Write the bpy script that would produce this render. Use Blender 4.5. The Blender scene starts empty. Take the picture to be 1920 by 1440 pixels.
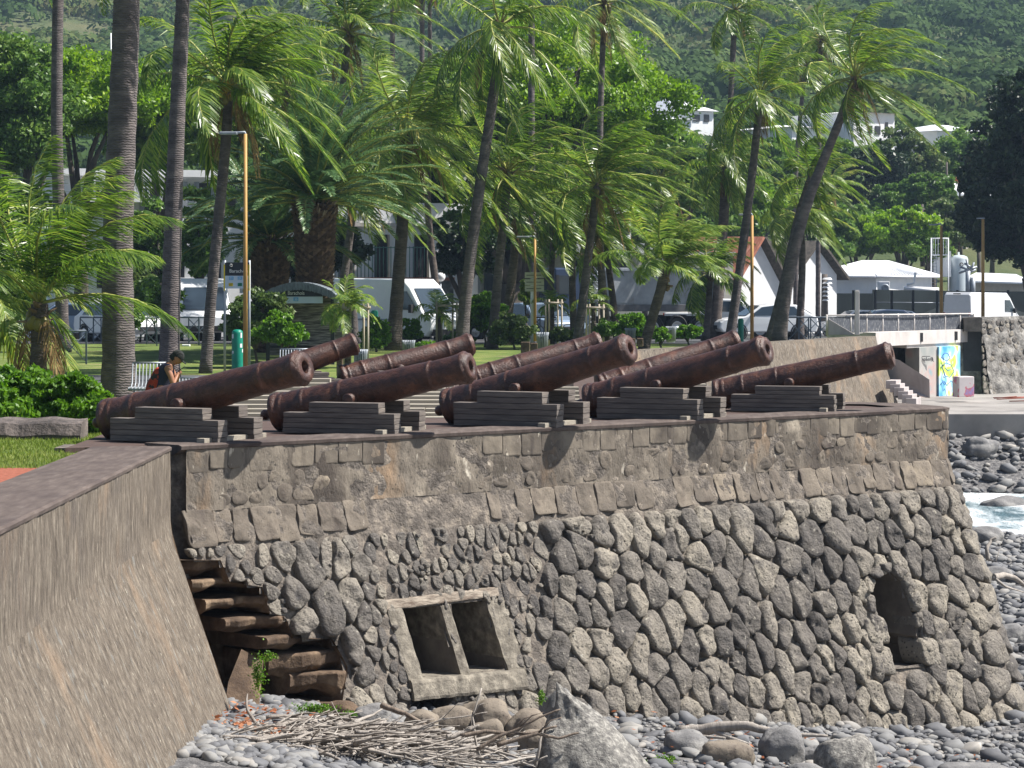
import bpy, math, random
import numpy as np
from mathutils import Vector, Matrix, noise as mnoise
F=5000.0; HE=1.58; YH=530.0
R=math.radians
sc=bpy.context.scene
COL=sc.collection
rng=np.random.default_rng(7)
random.seed(7)
def X(px,D): return (px-960.0)/F*D
def Z(py,D): return HE-(py-YH)/F*D
def at(px,py,D): return np.array([X(px,D),D,Z(py,D)])
def nz(p,s=1.0,o=0.0): return mnoise.noise(Vector((p[0]*s+o,p[1]*s+o*.7,p[2]*s-o)))

# ---------------------------------------------------------------- materials
def nt_new(name):
    m=bpy.data.materials.new(name); m.use_nodes=True
    t=m.node_tree; t.nodes.clear()
    return m,t
def N(t,kind,**kw):
    n=t.nodes.new(kind)
    for k,v in kw.items(): setattr(n,k,v)
    return n
def L(t,a,b): t.links.new(a,b)
def ramp(t,stops):
    r=N(t,'ShaderNodeValToRGB'); cr=r.color_ramp
    while len(cr.elements)<len(stops): cr.elements.new(.5)
    for e,(p,c) in zip(cr.elements,stops):
        e.position=p; e.color=(c[0],c[1],c[2],1)
    return r
def noise_n(t,co,scale,detail=4,stretch=(1,1,1),rough=.6,rot=(0,0,0)):
    mp=N(t,'ShaderNodeMapping'); mp.inputs['Scale'].default_value=stretch; mp.inputs['Rotation'].default_value=rot
    L(t,co,mp.inputs['Vector'])
    n=N(t,'ShaderNodeTexNoise'); n.inputs['Scale'].default_value=scale; n.inputs['Detail'].default_value=detail
    n.inputs['Roughness'].default_value=rough
    L(t,mp.outputs['Vector'],n.inputs['Vector'])
    return n
def mat(name,stops,scale=3,detail=5,rough=.85,bump=.0,bscale=None,stretch=(1,1,1),rot=(0,0,0),island=0.0,spec=.3,metal=0.0,
        stains=(),bdist=.02,coat=0,bstretch=None,bands=None,pits=None,world=False):
    m,t=nt_new(name)
    out=N(t,'ShaderNodeOutputMaterial'); b=N(t,'ShaderNodeBsdfPrincipled'); L(t,b.outputs[0],out.inputs[0])
    if world: co=N(t,'ShaderNodeNewGeometry').outputs['Position']
    else: co=N(t,'ShaderNodeTexCoord').outputs['Object']
    n=noise_n(t,co,scale,detail,stretch,rot=rot)
    fac=n.outputs['Fac']
    mr=N(t,'ShaderNodeMapRange'); mr.inputs[1].default_value=.3; mr.inputs[2].default_value=.7; L(t,fac,mr.inputs[0]); fac=mr.outputs[0]
    if island>0:
        g=N(t,'ShaderNodeNewGeometry'); mx=N(t,'ShaderNodeMix'); mx.inputs[0].default_value=island
        L(t,fac,mx.inputs[2]); L(t,g.outputs['Random Per Island'],mx.inputs[3]); fac=mx.outputs[0]
    rp=ramp(t,stops); L(t,fac,rp.inputs[0]); col=rp.outputs[0]
    for (c,s,lo,hi,st) in stains:
        sn=noise_n(t,co,s,5,st,rot=rot); m2=N(t,'ShaderNodeMapRange'); m2.inputs[1].default_value=lo; m2.inputs[2].default_value=hi
        L(t,sn.outputs['Fac'],m2.inputs[0]); mx=N(t,'ShaderNodeMix',data_type='RGBA')
        L(t,m2.outputs[0],mx.inputs[0]); L(t,col,mx.inputs[6]); mx.inputs[7].default_value=(*c,1); col=mx.outputs[2]
    hsum=None
    if bands:   # horizontal rings (palm trunks)
        w=N(t,'ShaderNodeTexWave',wave_type='BANDS',bands_direction='Z'); w.inputs['Scale'].default_value=bands[0]
        w.inputs['Distortion'].default_value=5.5; w.inputs['Detail'].default_value=4; w.inputs['Detail Scale'].default_value=2
        L(t,co,w.inputs['Vector'])
        mx=N(t,'ShaderNodeMix',data_type='RGBA'); mr3=N(t,'ShaderNodeMapRange'); mr3.inputs[1].default_value=0; mr3.inputs[2].default_value=.35
        mr3.inputs[3].default_value=1; mr3.inputs[4].default_value=0
        L(t,w.outputs['Fac'],mr3.inputs[0]); mf=N(t,'ShaderNodeMath',operation='MULTIPLY'); L(t,mr3.outputs[0],mf.inputs[0]); mf.inputs[1].default_value=bands[1]
        L(t,mf.outputs[0],mx.inputs[0]); L(t,col,mx.inputs[6]); mx.inputs[7].default_value=(*bands[2],1); col=mx.outputs[2]
        hsum=w.outputs['Fac']
    if pits:
        v=N(t,'ShaderNodeTexVoronoi'); v.inputs['Scale'].default_value=pits[0]; L(t,co,v.inputs['Vector'])
        m4=N(t,'ShaderNodeMapRange'); m4.inputs[1].default_value=pits[1]; m4.inputs[2].default_value=pits[1]+.08; m4.inputs[3].default_value=1; m4.inputs[4].default_value=0
        L(t,v.outputs['Distance'],m4.inputs[0]); mf=N(t,'ShaderNodeMath',operation='MULTIPLY'); L(t,m4.outputs[0],mf.inputs[0]); 
        L(t,fac,mf.inputs[1])
        mx=N(t,'ShaderNodeMix',data_type='RGBA'); L(t,mf.outputs[0],mx.inputs[0]); L(t,col,mx.inputs[6]); mx.inputs[7].default_value=(*pits[2],1); col=mx.outputs[2]
    L(t,col,b.inputs['Base Color'])
    b.inputs['Roughness'].default_value=rough; b.inputs['Metallic'].default_value=metal
    b.inputs['Specular IOR Level'].default_value=spec
    if coat: b.inputs['Coat Weight'].default_value=coat; b.inputs['Coat Roughness'].default_value=.12
    if bump>0:
        bn=noise_n(t,co,bscale or scale*3,6,bstretch or stretch,rough=.65,rot=rot); bp=N(t,'ShaderNodeBump'); bp.inputs['Strength'].default_value=bump; bp.inputs['Distance'].default_value=bdist
        h=bn.outputs['Fac']
        if hsum is not None:
            ad=N(t,'ShaderNodeMath',operation='ADD'); L(t,h,ad.inputs[0]); L(t,hsum,ad.inputs[1]); h=ad.outputs[0]
        L(t,h,bp.inputs['Height']); L(t,bp.outputs[0],b.inputs['Normal'])
    return m
def leafmat(name,stops,trans=.35,rough=.45,spec=.4,clump=.45,cs=.7):
    m,t=nt_new(name)
    out=N(t,'ShaderNodeOutputMaterial'); b=N(t,'ShaderNodeBsdfPrincipled'); tr=N(t,'ShaderNodeBsdfTranslucent'); mx=N(t,'ShaderNodeMixShader')
    g=N(t,'ShaderNodeNewGeometry'); co=N(t,'ShaderNodeTexCoord').outputs['Object']
    n=noise_n(t,co,cs,3); mr=N(t,'ShaderNodeMapRange'); mr.inputs[1].default_value=.32; mr.inputs[2].default_value=.68; L(t,n.outputs['Fac'],mr.inputs[0])
    mf=N(t,'ShaderNodeMix'); mf.inputs[0].default_value=clump; L(t,g.outputs['Random Per Island'],mf.inputs[2]); L(t,mr.outputs[0],mf.inputs[3])
    rp=ramp(t,stops); L(t,mf.outputs[0],rp.inputs[0])
    L(t,rp.outputs[0],b.inputs['Base Color']); b.inputs['Roughness'].default_value=rough; b.inputs['Specular IOR Level'].default_value=spec
    hs=N(t,'ShaderNodeHueSaturation'); hs.inputs['Saturation'].default_value=1.05; hs.inputs['Value'].default_value=1.5; L(t,rp.outputs[0],hs.inputs['Color'])
    L(t,hs.outputs[0],tr.inputs[0]); mx.inputs[0].default_value=trans
    L(t,b.outputs[0],mx.inputs[1]); L(t,tr.outputs[0],mx.inputs[2]); L(t,mx.outputs[0],out.inputs[0])
    return m
def plain(name,c,rough=.6,metal=0,spec=.4,coat=0,var=.12,scale=4,bump=0,bscale=20):
    a=[max(0,x*(1-var)) for x in c]; d=[min(1,x*(1+var)) for x in c]
    return mat(name,[(0,a),(1,d)],scale=scale,rough=rough,metal=metal,spec=spec,coat=coat,bump=bump,bscale=bscale)
def glassmat(name,c=(.03,.045,.06)):
    return plain(name,c,rough=.08,spec=.8,var=.2,scale=1)
MT={}
# ---------------------------------------------------------------- mesh builder
class MB:
    def __init__(s): s.V=[]; s.Fc=[]; s.n=0; s.sm=[]
    def add(s,v,f,smooth=False):
        v=np.asarray(v,float).reshape(-1,3); s.V.append(v)
        s.Fc+= [tuple(int(i)+s.n for i in q) for q in f]; s.sm+=[smooth]*len(f); s.n+=len(v)
        return s
    def box(s,c,size,rz=0,taper=1.0,rot=None,bev=0):
        x,y,z=[q/2 for q in size]
        v=np.array([[-x,-y,-z],[x,-y,-z],[x,y,-z],[-x,y,-z],[-x*taper,-y*taper,z],[x*taper,-y*taper,z],[x*taper,y*taper,z],[-x*taper,y*taper,z]])
        if rot is not None: v=v@np.array(rot).T
        if rz: 
            c_,s_=math.cos(rz),math.sin(rz); v=v@np.array([[c_,-s_,0],[s_,c_,0],[0,0,1]]).T
        return s.add(v+np.array(c),[(0,3,2,1),(4,5,6,7),(0,1,5,4),(1,2,6,5),(2,3,7,6),(3,0,4,7)])
    def tube(s,pts,rad,k=8,caps=True,smooth=True,flat=1.0):
        pts=[np.asarray(p,float) for p in pts]; n=len(pts)
        if np.isscalar(rad): rad=[rad]*n
        vs=[]; ref=None
        for i,p in enumerate(pts):
            d=pts[min(i+1,n-1)]-pts[max(i-1,0)]; d=d/(np.linalg.norm(d)+1e-9)
            if ref is None:
                ref=np.array([0,0,1.]) if abs(d[2])<.9 else np.array([1.,0,0])
            a=np.cross(d,ref); a/=np.linalg.norm(a)+1e-9; b=np.cross(a,d); ref=b
            for j in range(k):
                th=2*math.pi*j/k; vs.append(p+rad[i]*(math.cos(th)*a+math.sin(th)*b*flat))
        f=[]
        for i in range(n-1):
            for j in range(k):
                j2=(j+1)%k; f.append((i*k+j,i*k+j2,(i+1)*k+j2,(i+1)*k+j))
        s.add(vs,f,smooth)
        if caps:
            o=s.n-n*k
            s.Fc.append(tuple(o+j for j in range(k))[::-1]); s.Fc.append(tuple(o+(n-1)*k+j for j in range(k))); s.sm+=[False,False]
        return s
    def lathe(s,prof,origin,axis,k=32,smooth=True,jit=None):
        # prof list of (s,r) along axis
        ax=np.asarray(axis,float); ax/=np.linalg.norm(ax)
        ref=np.array([0,0,1.]) if abs(ax[2])<.95 else np.array([1.,0,0])
        a=np.cross(ax,ref); a/=np.linalg.norm(a); b=np.cross(a,ax); o=np.asarray(origin,float)
        vs=[]
        for i,(q,r) in enumerate(prof):
            for j in range(k):
                th=2*math.pi*j/k; rr=r
                p=o+ax*q+rr*(math.cos(th)*a+math.sin(th)*b)
                if jit: p=p+jit(q,th,r)*(math.cos(th)*a+math.sin(th)*b)
                vs.append(p)
        f=[]
        for i in range(len(prof)-1):
            for j in range(k):
                j2=(j+1)%k; f.append((i*k+j,(i+1)*k+j,(i+1)*k+j2,i*k+j2))
        s.add(vs,f,smooth)
        return s
    def prism(s,poly,z0,z1):
        n=len(poly); v=[(p[0],p[1],z0) for p in poly]+[(p[0],p[1],z1) for p in poly]
        f=[tuple(range(n))[::-1],tuple(range(n,2*n))]+[(i,(i+1)%n,n+(i+1)%n,n+i) for i in range(n)]
        return s.add(v,f)
    def slab(s,poly3,thick,nrm):
        # poly3: 3D polygon, extruded by thick along nrm
        n=len(poly3); P=np.array(poly3,float); Q=P+np.array(nrm,float)*thick
        f=[tuple(range(n))[::-1],tuple(range(n,2*n))]+[(i,(i+1)%n,n+(i+1)%n,n+i) for i in range(n)]
        return s.add(np.vstack([P,Q]),f)
    def quads(s,V):  # V (N,4,3) numpy
        V=np.asarray(V,float); n=len(V); base=s.n+np.arange(n)*4
        s.V.append(V.reshape(-1,3)); s.n+=4*n
        s.Fc+=list(map(tuple,(base[:,None]+np.arange(4)[None]).tolist())); s.sm+=[False]*n
        return s
def link(o): COL.objects.link(o); return o
ORG={}
def mesh_of(mb,name,org=(0,0,0)):
    me=bpy.data.meshes.new(name)
    V=np.vstack(mb.V)-np.array(org); Fc=mb.Fc
    me.vertices.add(len(V)); me.vertices.foreach_set('co',V.astype(np.float32).ravel())
    ln=np.fromiter((len(f) for f in Fc),int,len(Fc)); st=np.concatenate([[0],np.cumsum(ln)[:-1]])
    idx=np.fromiter((i for f in Fc for i in f),int,int(ln.sum()))
    me.loops.add(len(idx)); me.loops.foreach_set('vertex_index',idx)
    me.polygons.add(len(Fc)); me.polygons.foreach_set('loop_start',st); me.polygons.foreach_set('loop_total',ln)
    me.polygons.foreach_set('use_smooth',np.array(mb.sm,bool))
    me.update(calc_edges=True); me.validate()
    return me
def thing(name,label,cat,loc=(0,0,0),group=None):
    o=bpy.data.objects.new(name,None); o.empty_display_size=.2; link(o); o.location=Vector([float(q) for q in loc])
    o['label']=label; o['category']=cat
    if group: o['group']=group
    ORG[o.name]=tuple(o.location)
    return o
def part(name,mb,m,parent,label=None,bevel=0,kind=None):
    org=ORG[parent.name]
    o=bpy.data.objects.new(name,mesh_of(mb,name,org)); link(o); o.parent=parent; ORG[o.name]=org
    o.data.materials.append(m)
    if label: o['label']=label
    if kind: o['kind']=kind
    if bevel: bv(o,bevel)
    return o
def bv(o,w,seg=2):
    md=o.modifiers.new('bevel','BEVEL'); md.width=w; md.segments=seg; md.limit_method='ANGLE'; md.angle_limit=R(40)
def single(name,mb,m,label,cat,loc=(0,0,0),group=None,bevel=0):
    o=bpy.data.objects.new(name,mesh_of(mb,name,loc)); link(o); o.location=Vector([float(q) for q in loc]); o.data.materials.append(m)
    o['label']=label; o['category']=cat
    if group: o['group']=group
    if bevel: bv(o,bevel)
    ORG[o.name]=tuple(loc)
    return o
def struct(name,mb,m,kind='structure',label=None,cat=None):
    o=bpy.data.objects.new(name,mesh_of(mb,name)); link(o); o.data.materials.append(m); o['kind']=kind
    if label: o['label']=label
    if cat: o['category']=cat
    return o
def dup(root,loc,rz=0,label=None,scale=1):
    def cp(o,par):
        c=o.copy(); link(c); c.parent=par
        for ch in list(o.children): cp(ch,c)
        return c
    r=cp(root,None); r.location=Vector([float(q) for q in loc]); r.rotation_euler=(0,0,rz); r.scale=(scale,)*3
    if label: r['label']=label
    return r
def text_mb(txt,size,origin,ux,uz,depth=.004,mb=None):
    cu=bpy.data.curves.new('t','FONT'); cu.body=txt; cu.size=1; cu.extrude=0; cu.resolution_u=3
    o=bpy.data.objects.new('t',cu); link(o)
    me=bpy.data.meshes.new_from_object(o); bpy.data.objects.remove(o); 
    mb=mb or MB(); v=np.array([q.co[:] for q in me.vertices])*size
    ux=np.array(ux,float); uz=np.array(uz,float)
    w=v[:,0].max()-v[:,0].min()
    P=np.array(origin)+v[:,0:1]*ux+v[:,1:2]*uz
    mb.add(P,[tuple(p.vertices) for p in me.polygons]); bpy.data.meshes.remove(me); bpy.data.curves.remove(cu)
    return mb
# ---------------------------------------------------------------- shared materials
M=MT
M['cannon']=mat('rusty_iron',[(0,(.024,.010,.007)),(.5,(.060,.023,.014)),(1,(.105,.044,.027))],scale=9,rough=.42,spec=.5,bump=.8,bscale=34,bdist=.016,
   stains=[((.17,.07,.038),3.0,.56,.72,(1,1,1)),((.03,.014,.013),16,.6,.7,(1,1,1))],pits=(22,.13,(.018,.010,.010)),world=True)
M['cannon_edge']=mat('worn_iron',[(0,(.10,.05,.04)),(1,(.22,.13,.10))],scale=14,rough=.5,spec=.5,bump=.6,bscale=40,bdist=.01)
M['bore']=plain('bore_black',(.008,.006,.006),rough=.9)
M['timber']=mat('weathered_timber',[(0,(.075,.065,.059)),(.5,(.145,.125,.112)),(1,(.25,.215,.18))],scale=3,stretch=(1,1,9),rough=.85,bump=.4,bscale=12,island=.3)
M['timber_light']=mat('sunbleached_timber',[(0,(.20,.175,.14)),(.5,(.31,.28,.23)),(1,(.42,.38,.31))],scale=3,stretch=(.5,6,9),rough=.85,bump=.4,bscale=12,island=.55)
M['deckbrown']=mat('dark_deck',[(0,(.05,.032,.028)),(1,(.11,.075,.062))],scale=4,stretch=(1,6,1),rough=.85,bump=.3)
M['concrete_top']=mat('coping_top',[(0,(.07,.053,.046)),(.5,(.098,.076,.066)),(1,(.135,.108,.094))],scale=2.2,rough=.9,bump=.25,bscale=30,stretch=(6,1,1),
   stains=[((.30,.23,.10),30,.74,.77,(1,1,1)),((.06,.045,.042),.9,.5,.7,(1,1,1))])
M['rendered']=mat('stained_render',[(0,(.11,.094,.076)),(.4,(.17,.145,.117)),(.7,(.22,.188,.15)),(1,(.33,.285,.225))],scale=2.6,rough=.92,bump=.7,bscale=16,bdist=.03,stretch=(1,1,.6),
   stains=[((.075,.062,.052),1.1,.48,.64,(1,1,.45)),((.29,.195,.12),1.5,.58,.78,(1,1,.4)),((.07,.058,.05),5,.58,.72,(1.5,1.5,.25)),((.50,.45,.37),7,.64,.72,(1,1,.5))],pits=(16,.16,(.05,.045,.042)))
M['mortar']=mat('rough_mortar',[(0,(.10,.083,.07)),(.5,(.21,.18,.15)),(1,(.38,.33,.27))],scale=7,rough=.95,bump=.9,bscale=22,bdist=.04,pits=(26,.2,(.05,.045,.042)))
M['gap']=mat('deep_joint_rubble',[(0,(.07,.06,.052)),(.5,(.15,.13,.112)),(1,(.30,.255,.205))],scale=8,rough=.95,bump=1,bscale=20,bdist=.04)
M['boulder']=mat('basalt_boulders',[(0,(.07,.065,.062)),(.3,(.135,.122,.11)),(.55,(.20,.18,.155)),(.8,(.28,.25,.205)),(1,(.37,.33,.265))],scale=3.2,rough=.9,bump=1,bscale=17,bdist=.06,island=.58,
   stains=[((.07,.065,.065),5,.58,.72,(1,1,1)),((.40,.37,.31),14,.62,.70,(1,1,1)),((.05,.047,.045),22,.64,.70,(1,1,1))],pits=(17,.17,(.02,.019,.019)))
M['boulder_brown']=mat('brown_block_course',[(0,(.08,.068,.057)),(.4,(.14,.118,.096)),(.75,(.20,.168,.132)),(1,(.30,.25,.185))],scale=3,rough=.9,bump=.7,bscale=16,bdist=.02,island=.5,
   stains=[((.075,.06,.052),3,.55,.7,(1,1,.5)),((.48,.42,.34),9,.67,.75,(1,1,.5))],pits=(28,.14,(.04,.034,.03)))
M['coping_blocks']=mat('coping_blocks',[(0,(.12,.102,.082)),(.5,(.18,.153,.122)),(.85,(.235,.20,.155)),(1,(.38,.33,.25))],scale=4,rough=.9,bump=.45,bscale=22,bdist=.012,island=.62,
   stains=[((.08,.067,.056),1.5,.48,.66,(1,1,.5)),((.07,.058,.05),6,.58,.72,(1.5,1.5,.25)),((.45,.40,.32),12,.64,.72,(1,1,.5))])
M['streak']=mat('streaked_seawall',[(0,(.085,.069,.054)),(.35,(.13,.107,.084)),(.65,(.17,.142,.112)),(1,(.25,.213,.168))],scale=9,detail=3,rough=.93,bump=1,bscale=12,bdist=.04,stretch=(2.2,2.2,.55),rot=(0,0,0),
   stains=[((.30,.21,.14),.8,.55,.72,(1,1,.6)),((.10,.085,.075),.7,.52,.7,(1,1,.7)),((.07,.06,.055),14,.63,.68,(2,2,.6)),((.40,.35,.28),15,.64,.69,(2,2,.35))])
M['streak2']=mat('streaked_seawall_batter',[(0,(.085,.069,.054)),(.35,(.13,.107,.084)),(.65,(.17,.142,.112)),(1,(.25,.213,.168))],scale=9,detail=3,rough=.93,bump=1,bscale=12,bdist=.05,stretch=(1.9,1.9,.6),rot=(R(-10),R(20),0),
   stains=[((.30,.215,.145),.8,.55,.72,(1,1,.5)),((.22,.22,.205),5,.60,.72,(2,2,.6)),((.06,.052,.05),13,.63,.68,(2,2,.6)),((.42,.38,.31),14,.64,.69,(2,2,.35))])
M['slipway']=mat('worn_slipway_concrete',[(0,(.20,.185,.17)),(1,(.33,.31,.29))],scale=.8,rough=.9,bump=.3,stains=[((.14,.13,.125),.5,.5,.7,(1,1,1))])
M['dark_stone']=mat('weathered_step_stone',[(0,(.05,.033,.023)),(.5,(.115,.078,.052)),(1,(.24,.17,.11))],scale=4,rough=.92,bump=.8,bscale=15,bdist=.03)
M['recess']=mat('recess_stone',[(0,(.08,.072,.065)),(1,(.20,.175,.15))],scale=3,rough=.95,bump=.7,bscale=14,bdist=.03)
M['concrete_frame']=mat('rough_cast_frame',[(0,(.09,.078,.064)),(.5,(.18,.16,.13)),(1,(.32,.285,.23))],scale=9,rough=.95,bump=.9,bscale=26,bdist=.02)
M['lintel']=mat('spalled_lintel',[(0,(.12,.085,.065)),(.5,(.24,.20,.16)),(1,(.42,.36,.29))],scale=9,rough=.95,bump=.9,bscale=26,bdist=.02,stretch=(.6,.6,2))
M['pebble']=mat('beach_pebbles',[(0,(.07,.07,.075)),(.4,(.14,.142,.15)),(.75,(.21,.207,.20)),(.95,(.28,.26,.235)),(1,(.40,.37,.33))],scale=4,rough=.75,bump=.2,island=.75)
M['beach']=mat('beach_gravel',[(0,(.06,.058,.06)),(.5,(.14,.137,.138)),(1,(.30,.285,.27))],scale=9,rough=.95,bump=1,bscale=13,bdist=.08,detail=8)
M['beach_rock']=mat('grey_beach_rock',[(0,(.10,.10,.10)),(.5,(.185,.18,.178)),(1,(.30,.29,.27))],scale=3,rough=.9,bump=.7,bscale=18,bdist=.03,pits=(24,.14,(.04,.04,.04)))
M['granular']=mat('speckled_rock',[(0,(.11,.105,.10)),(.45,(.20,.19,.175)),(.6,(.26,.248,.225)),(1,(.42,.40,.36))],scale=18,rough=.95,bump=1,bscale=30,bdist=.03)
M['driftwood']=mat('bleached_driftwood',[(0,(.13,.11,.095)),(.5,(.28,.25,.22)),(1,(.46,.42,.375))],scale=5,stretch=(4,1,1),rough=.85,bump=.5,bscale=20,island=.5)
M['driftwood_dark']=mat('brown_driftwood',[(0,(.09,.07,.055)),(1,(.24,.19,.15))],scale=5,stretch=(4,1,1),rough=.85,bump=.5,bscale=20)
M['grass']=mat('lawn',[(0,(.05,.085,.016)),(.5,(.10,.145,.028)),(1,(.20,.215,.06))],scale=.9,rough=.95,bump=.7,bscale=30,bdist=.04,world=True,detail=8,
   stains=[((.25,.20,.11),.5,.60,.75,(1,1,1))])
M['redsoil']=mat('red_gravel',[(0,(.20,.055,.03)),(1,(.34,.12,.075))],scale=20,rough=.95,bump=.6,bscale=60)
M['asphalt']=mat('asphalt',[(0,(.045,.046,.05)),(1,(.085,.085,.09))],scale=2,rough=.9,bump=.2,bscale=50,world=True)
M['hill']=mat('hill_soil',[(0,(.035,.055,.022)),(.5,(.06,.085,.03)),(1,(.12,.115,.055))],scale=.06,detail=8,rough=.95,bump=.3,bscale=.8,bdist=1.5,world=True)
M['white']=mat('whitewash',[(0,(.70,.71,.73)),(1,(.82,.82,.82))],scale=1.2,rough=.8,stains=[((.60,.60,.58),.8,.62,.8,(1,1,.3))])
M['white_metal']=mat('white_sheet_roof',[(0,(.68,.70,.74)),(1,(.82,.83,.85))],scale=.8,rough=.45,spec=.5)
M['greywall']=plain('grey_plaster',(.33,.33,.33),var=.2,rough=.9)
M['beige']=plain('beige_plaster',(.48,.45,.40),var=.12,rough=.9)
M['stonewall']=mat('grey_rubble',[(0,(.09,.086,.082)),(.5,(.21,.20,.185)),(1,(.38,.36,.33))],scale=3.5,rough=.95,bump=1,bscale=6,bdist=.1,detail=7)
M['rust_roof']=mat('rusted_tin_roof',[(0,(.20,.07,.045)),(.5,(.36,.14,.09)),(1,(.50,.27,.20))],scale=1.5,stretch=(1,4,1),rough=.75)
M['dark_thatch']=mat('dark_shingles',[(0,(.05,.045,.04)),(1,(.15,.13,.11))],scale=5,rough=.95,bump=.8)
M['shelter_roof']=mat('grey_shingle_fringe',[(0,(.07,.085,.10)),(1,(.25,.28,.31))],scale=9,rough=.9,stretch=(5,5,.6),bump=.6,bscale=14)
M['wicker']=mat('slatted_screen',[(0,(.03,.028,.026)),(.5,(.14,.13,.12)),(1,(.42,.39,.36))],scale=3,stretch=(1,1,14),rough=.9,bump=.6,bscale=6,detail=3)
M['darkfence']=mat('dark_green_screen',[(0,(.006,.011,.012)),(1,(.018,.027,.029))],scale=.6,rough=.8,stretch=(2,2,.4))
M['glass']=glassmat('dark_glass')
M['window_dark']=plain('dark_window',(.035,.035,.04),rough=.2,var=.4)
M['tyre']=plain('tyre_rubber',(.018,.018,.018),rough=.9)
M['rim']=plain('alloy_rim',(.45,.46,.48),rough=.35,metal=.6)
M['carwhite']=plain('white_car_paint',(.74,.75,.77),rough=.28,coat=.5,var=.03)
M['carblue']=plain('pale_blue_car_paint',(.22,.29,.40),rough=.28,coat=.5,var=.05)
M['cardark']=plain('dark_car_paint',(.05,.07,.12),rough=.28,coat=.5,var=.05)
M['chassis']=plain('black_chassis',(.02,.02,.022),rough=.7)
M['redlamp']=plain('red_lens',(.42,.02,.02),rough=.2)
M['headlamp']=plain('clear_lens',(.55,.57,.60),rough=.1)
M['truckblue']=plain('dark_blue_cab',(.03,.05,.10),rough=.35,coat=.3)
M['tipper']=mat('grey_tipper_steel',[(0,(.22,.235,.25)),(1,(.36,.38,.40))],scale=1.5,rough=.55,stains=[((.16,.14,.12),1.2,.58,.75,(1,1,1))])
M['tipper_dark']=plain('dark_tipper_steel',(.09,.09,.095),rough=.6,var=.25)
M['galv']=mat('galvanised_steel',[(0,(.22,.24,.27)),(1,(.38,.41,.45))],scale=3,rough=.5,metal=.3)
M['bluegrey']=plain('blue_grey_barrier_paint',(.09,.115,.15),rough=.5,var=.2)
M['yellowpole']=mat('ochre_pole',[(0,(.36,.20,.06)),(1,(.52,.31,.10))],scale=2,rough=.6,stretch=(1,1,.3),stains=[((.30,.13,.05),2,.55,.7,(1,1,.4))])
M['greenplastic']=plain('green_column_paint',(.0,.20,.13),rough=.45,var=.15)
M['paper']=plain('torn_white_sticker',(.65,.68,.68),rough=.7)
M['blackpanel']=plain('dark_sign_panel',(.02,.024,.035),rough=.4)
M['whitepanel']=plain('pale_sign_panel',(.50,.58,.70),rough=.5,var=.06)
M['yellowpaint']=plain('yellow_paint',(.70,.52,.02),rough=.5)
M['textwhite']=plain('white_lettering',(.75,.75,.75),rough=.6,var=.02)
M['blueprint']=plain('blue_line_badge',(.10,.33,.62),rough=.5)
M['wood_stake']=mat('pale_stake_wood',[(0,(.30,.25,.20)),(1,(.48,.42,.35))],scale=3,stretch=(1,1,.3),rough=.9)
M['signboard']=plain('cream_finger_board',(.50,.50,.42),rough=.6)
M['palebridge']=mat('pale_concrete',[(0,(.42,.39,.37)),(1,(.60,.57,.55))],scale=1.2,rough=.9,stains=[((.30,.28,.27),.8,.55,.75,(1,1,.3))],bump=.2)
M['palewall']=mat('pinkish_concrete',[(0,(.34,.30,.29)),(1,(.46,.42,.41))],scale=1.5,rough=.9,bump=.2,stains=[((.25,.22,.21),.9,.55,.75,(1,1,.3))])
M['graf']=mat('graffiti_mural',[(0,(.06,.30,.62)),(.38,(.30,.60,.78)),(.48,(.62,.78,.84)),(.56,(.62,.78,.12)),(.7,(.30,.55,.10)),(.8,(.78,.80,.62)),(1,(.75,.45,.30))],scale=1.15,rough=.7,detail=2)
M['graf2']=mat('faded_mural',[(0,(.26,.28,.27)),(.5,(.38,.36,.34)),(.7,(.42,.30,.28)),(1,(.10,.32,.38))],scale=.9,rough=.8,detail=2)
M['graf3']=mat('pink_tags',[(0,(.60,.55,.54)),(.55,(.66,.60,.60)),(.65,(.62,.18,.20)),(1,(.25,.35,.70))],scale=3,rough=.8,detail=2)
M['tag']=plain('black_spray_paint',(.03,.03,.04),rough=.7)
M['orange']=plain('orange_render',(.62,.22,.09),rough=.85)
M['blueroof']=plain('blue_grey_roof',(.14,.20,.30),rough=.6)
M['tank']=mat('grey_tank_paint',[(0,(.36,.42,.45)),(1,(.48,.53,.56))],scale=.8,rough=.5)
M['pole']=plain('dark_utility_pole',(.10,.085,.075),rough=.9,var=.3)
M['skin']=plain('tanned_skin',(.33,.15,.085),rough=.55,var=.06)
M['navy']=plain('navy_cloth',(.022,.022,.05),rough=.9,var=.2)
M['red_cloth']=mat('red_pack_cloth',[(0,(.26,.02,.010)),(.55,(.36,.04,.015)),(.62,(.03,.02,.02)),(1,(.02,.02,.025))],scale=7,rough=.8)
M['black_cloth']=plain('black_cloth',(.015,.017,.016),rough=.85)
M['bark']=mat('rough_bark',[(0,(.045,.038,.032)),(1,(.13,.11,.09))],scale=5,stretch=(1,1,.25),rough=.95,bump=.8,bscale=12,bdist=.03)
M['trunk_grey']=mat('ringed_grey_palm_bark',[(0,(.065,.055,.056)),(.5,(.11,.094,.092)),(1,(.18,.152,.142))],scale=3,rough=.9,stretch=(1,1,2.5),bump=.6,bscale=9,bdist=.02,bands=(6.5,.22,(.075,.062,.064)),pits=(5,.055,(.025,.02,.02)))
M['trunk_brown']=mat('ringed_brown_palm_bark',[(0,(.055,.043,.037)),(.5,(.095,.076,.066)),(1,(.16,.13,.11))],scale=3,rough=.9,stretch=(1,1,2.5),bump=.6,bscale=9,bdist=.02,bands=(6,.22,(.06,.048,.044)))
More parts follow.
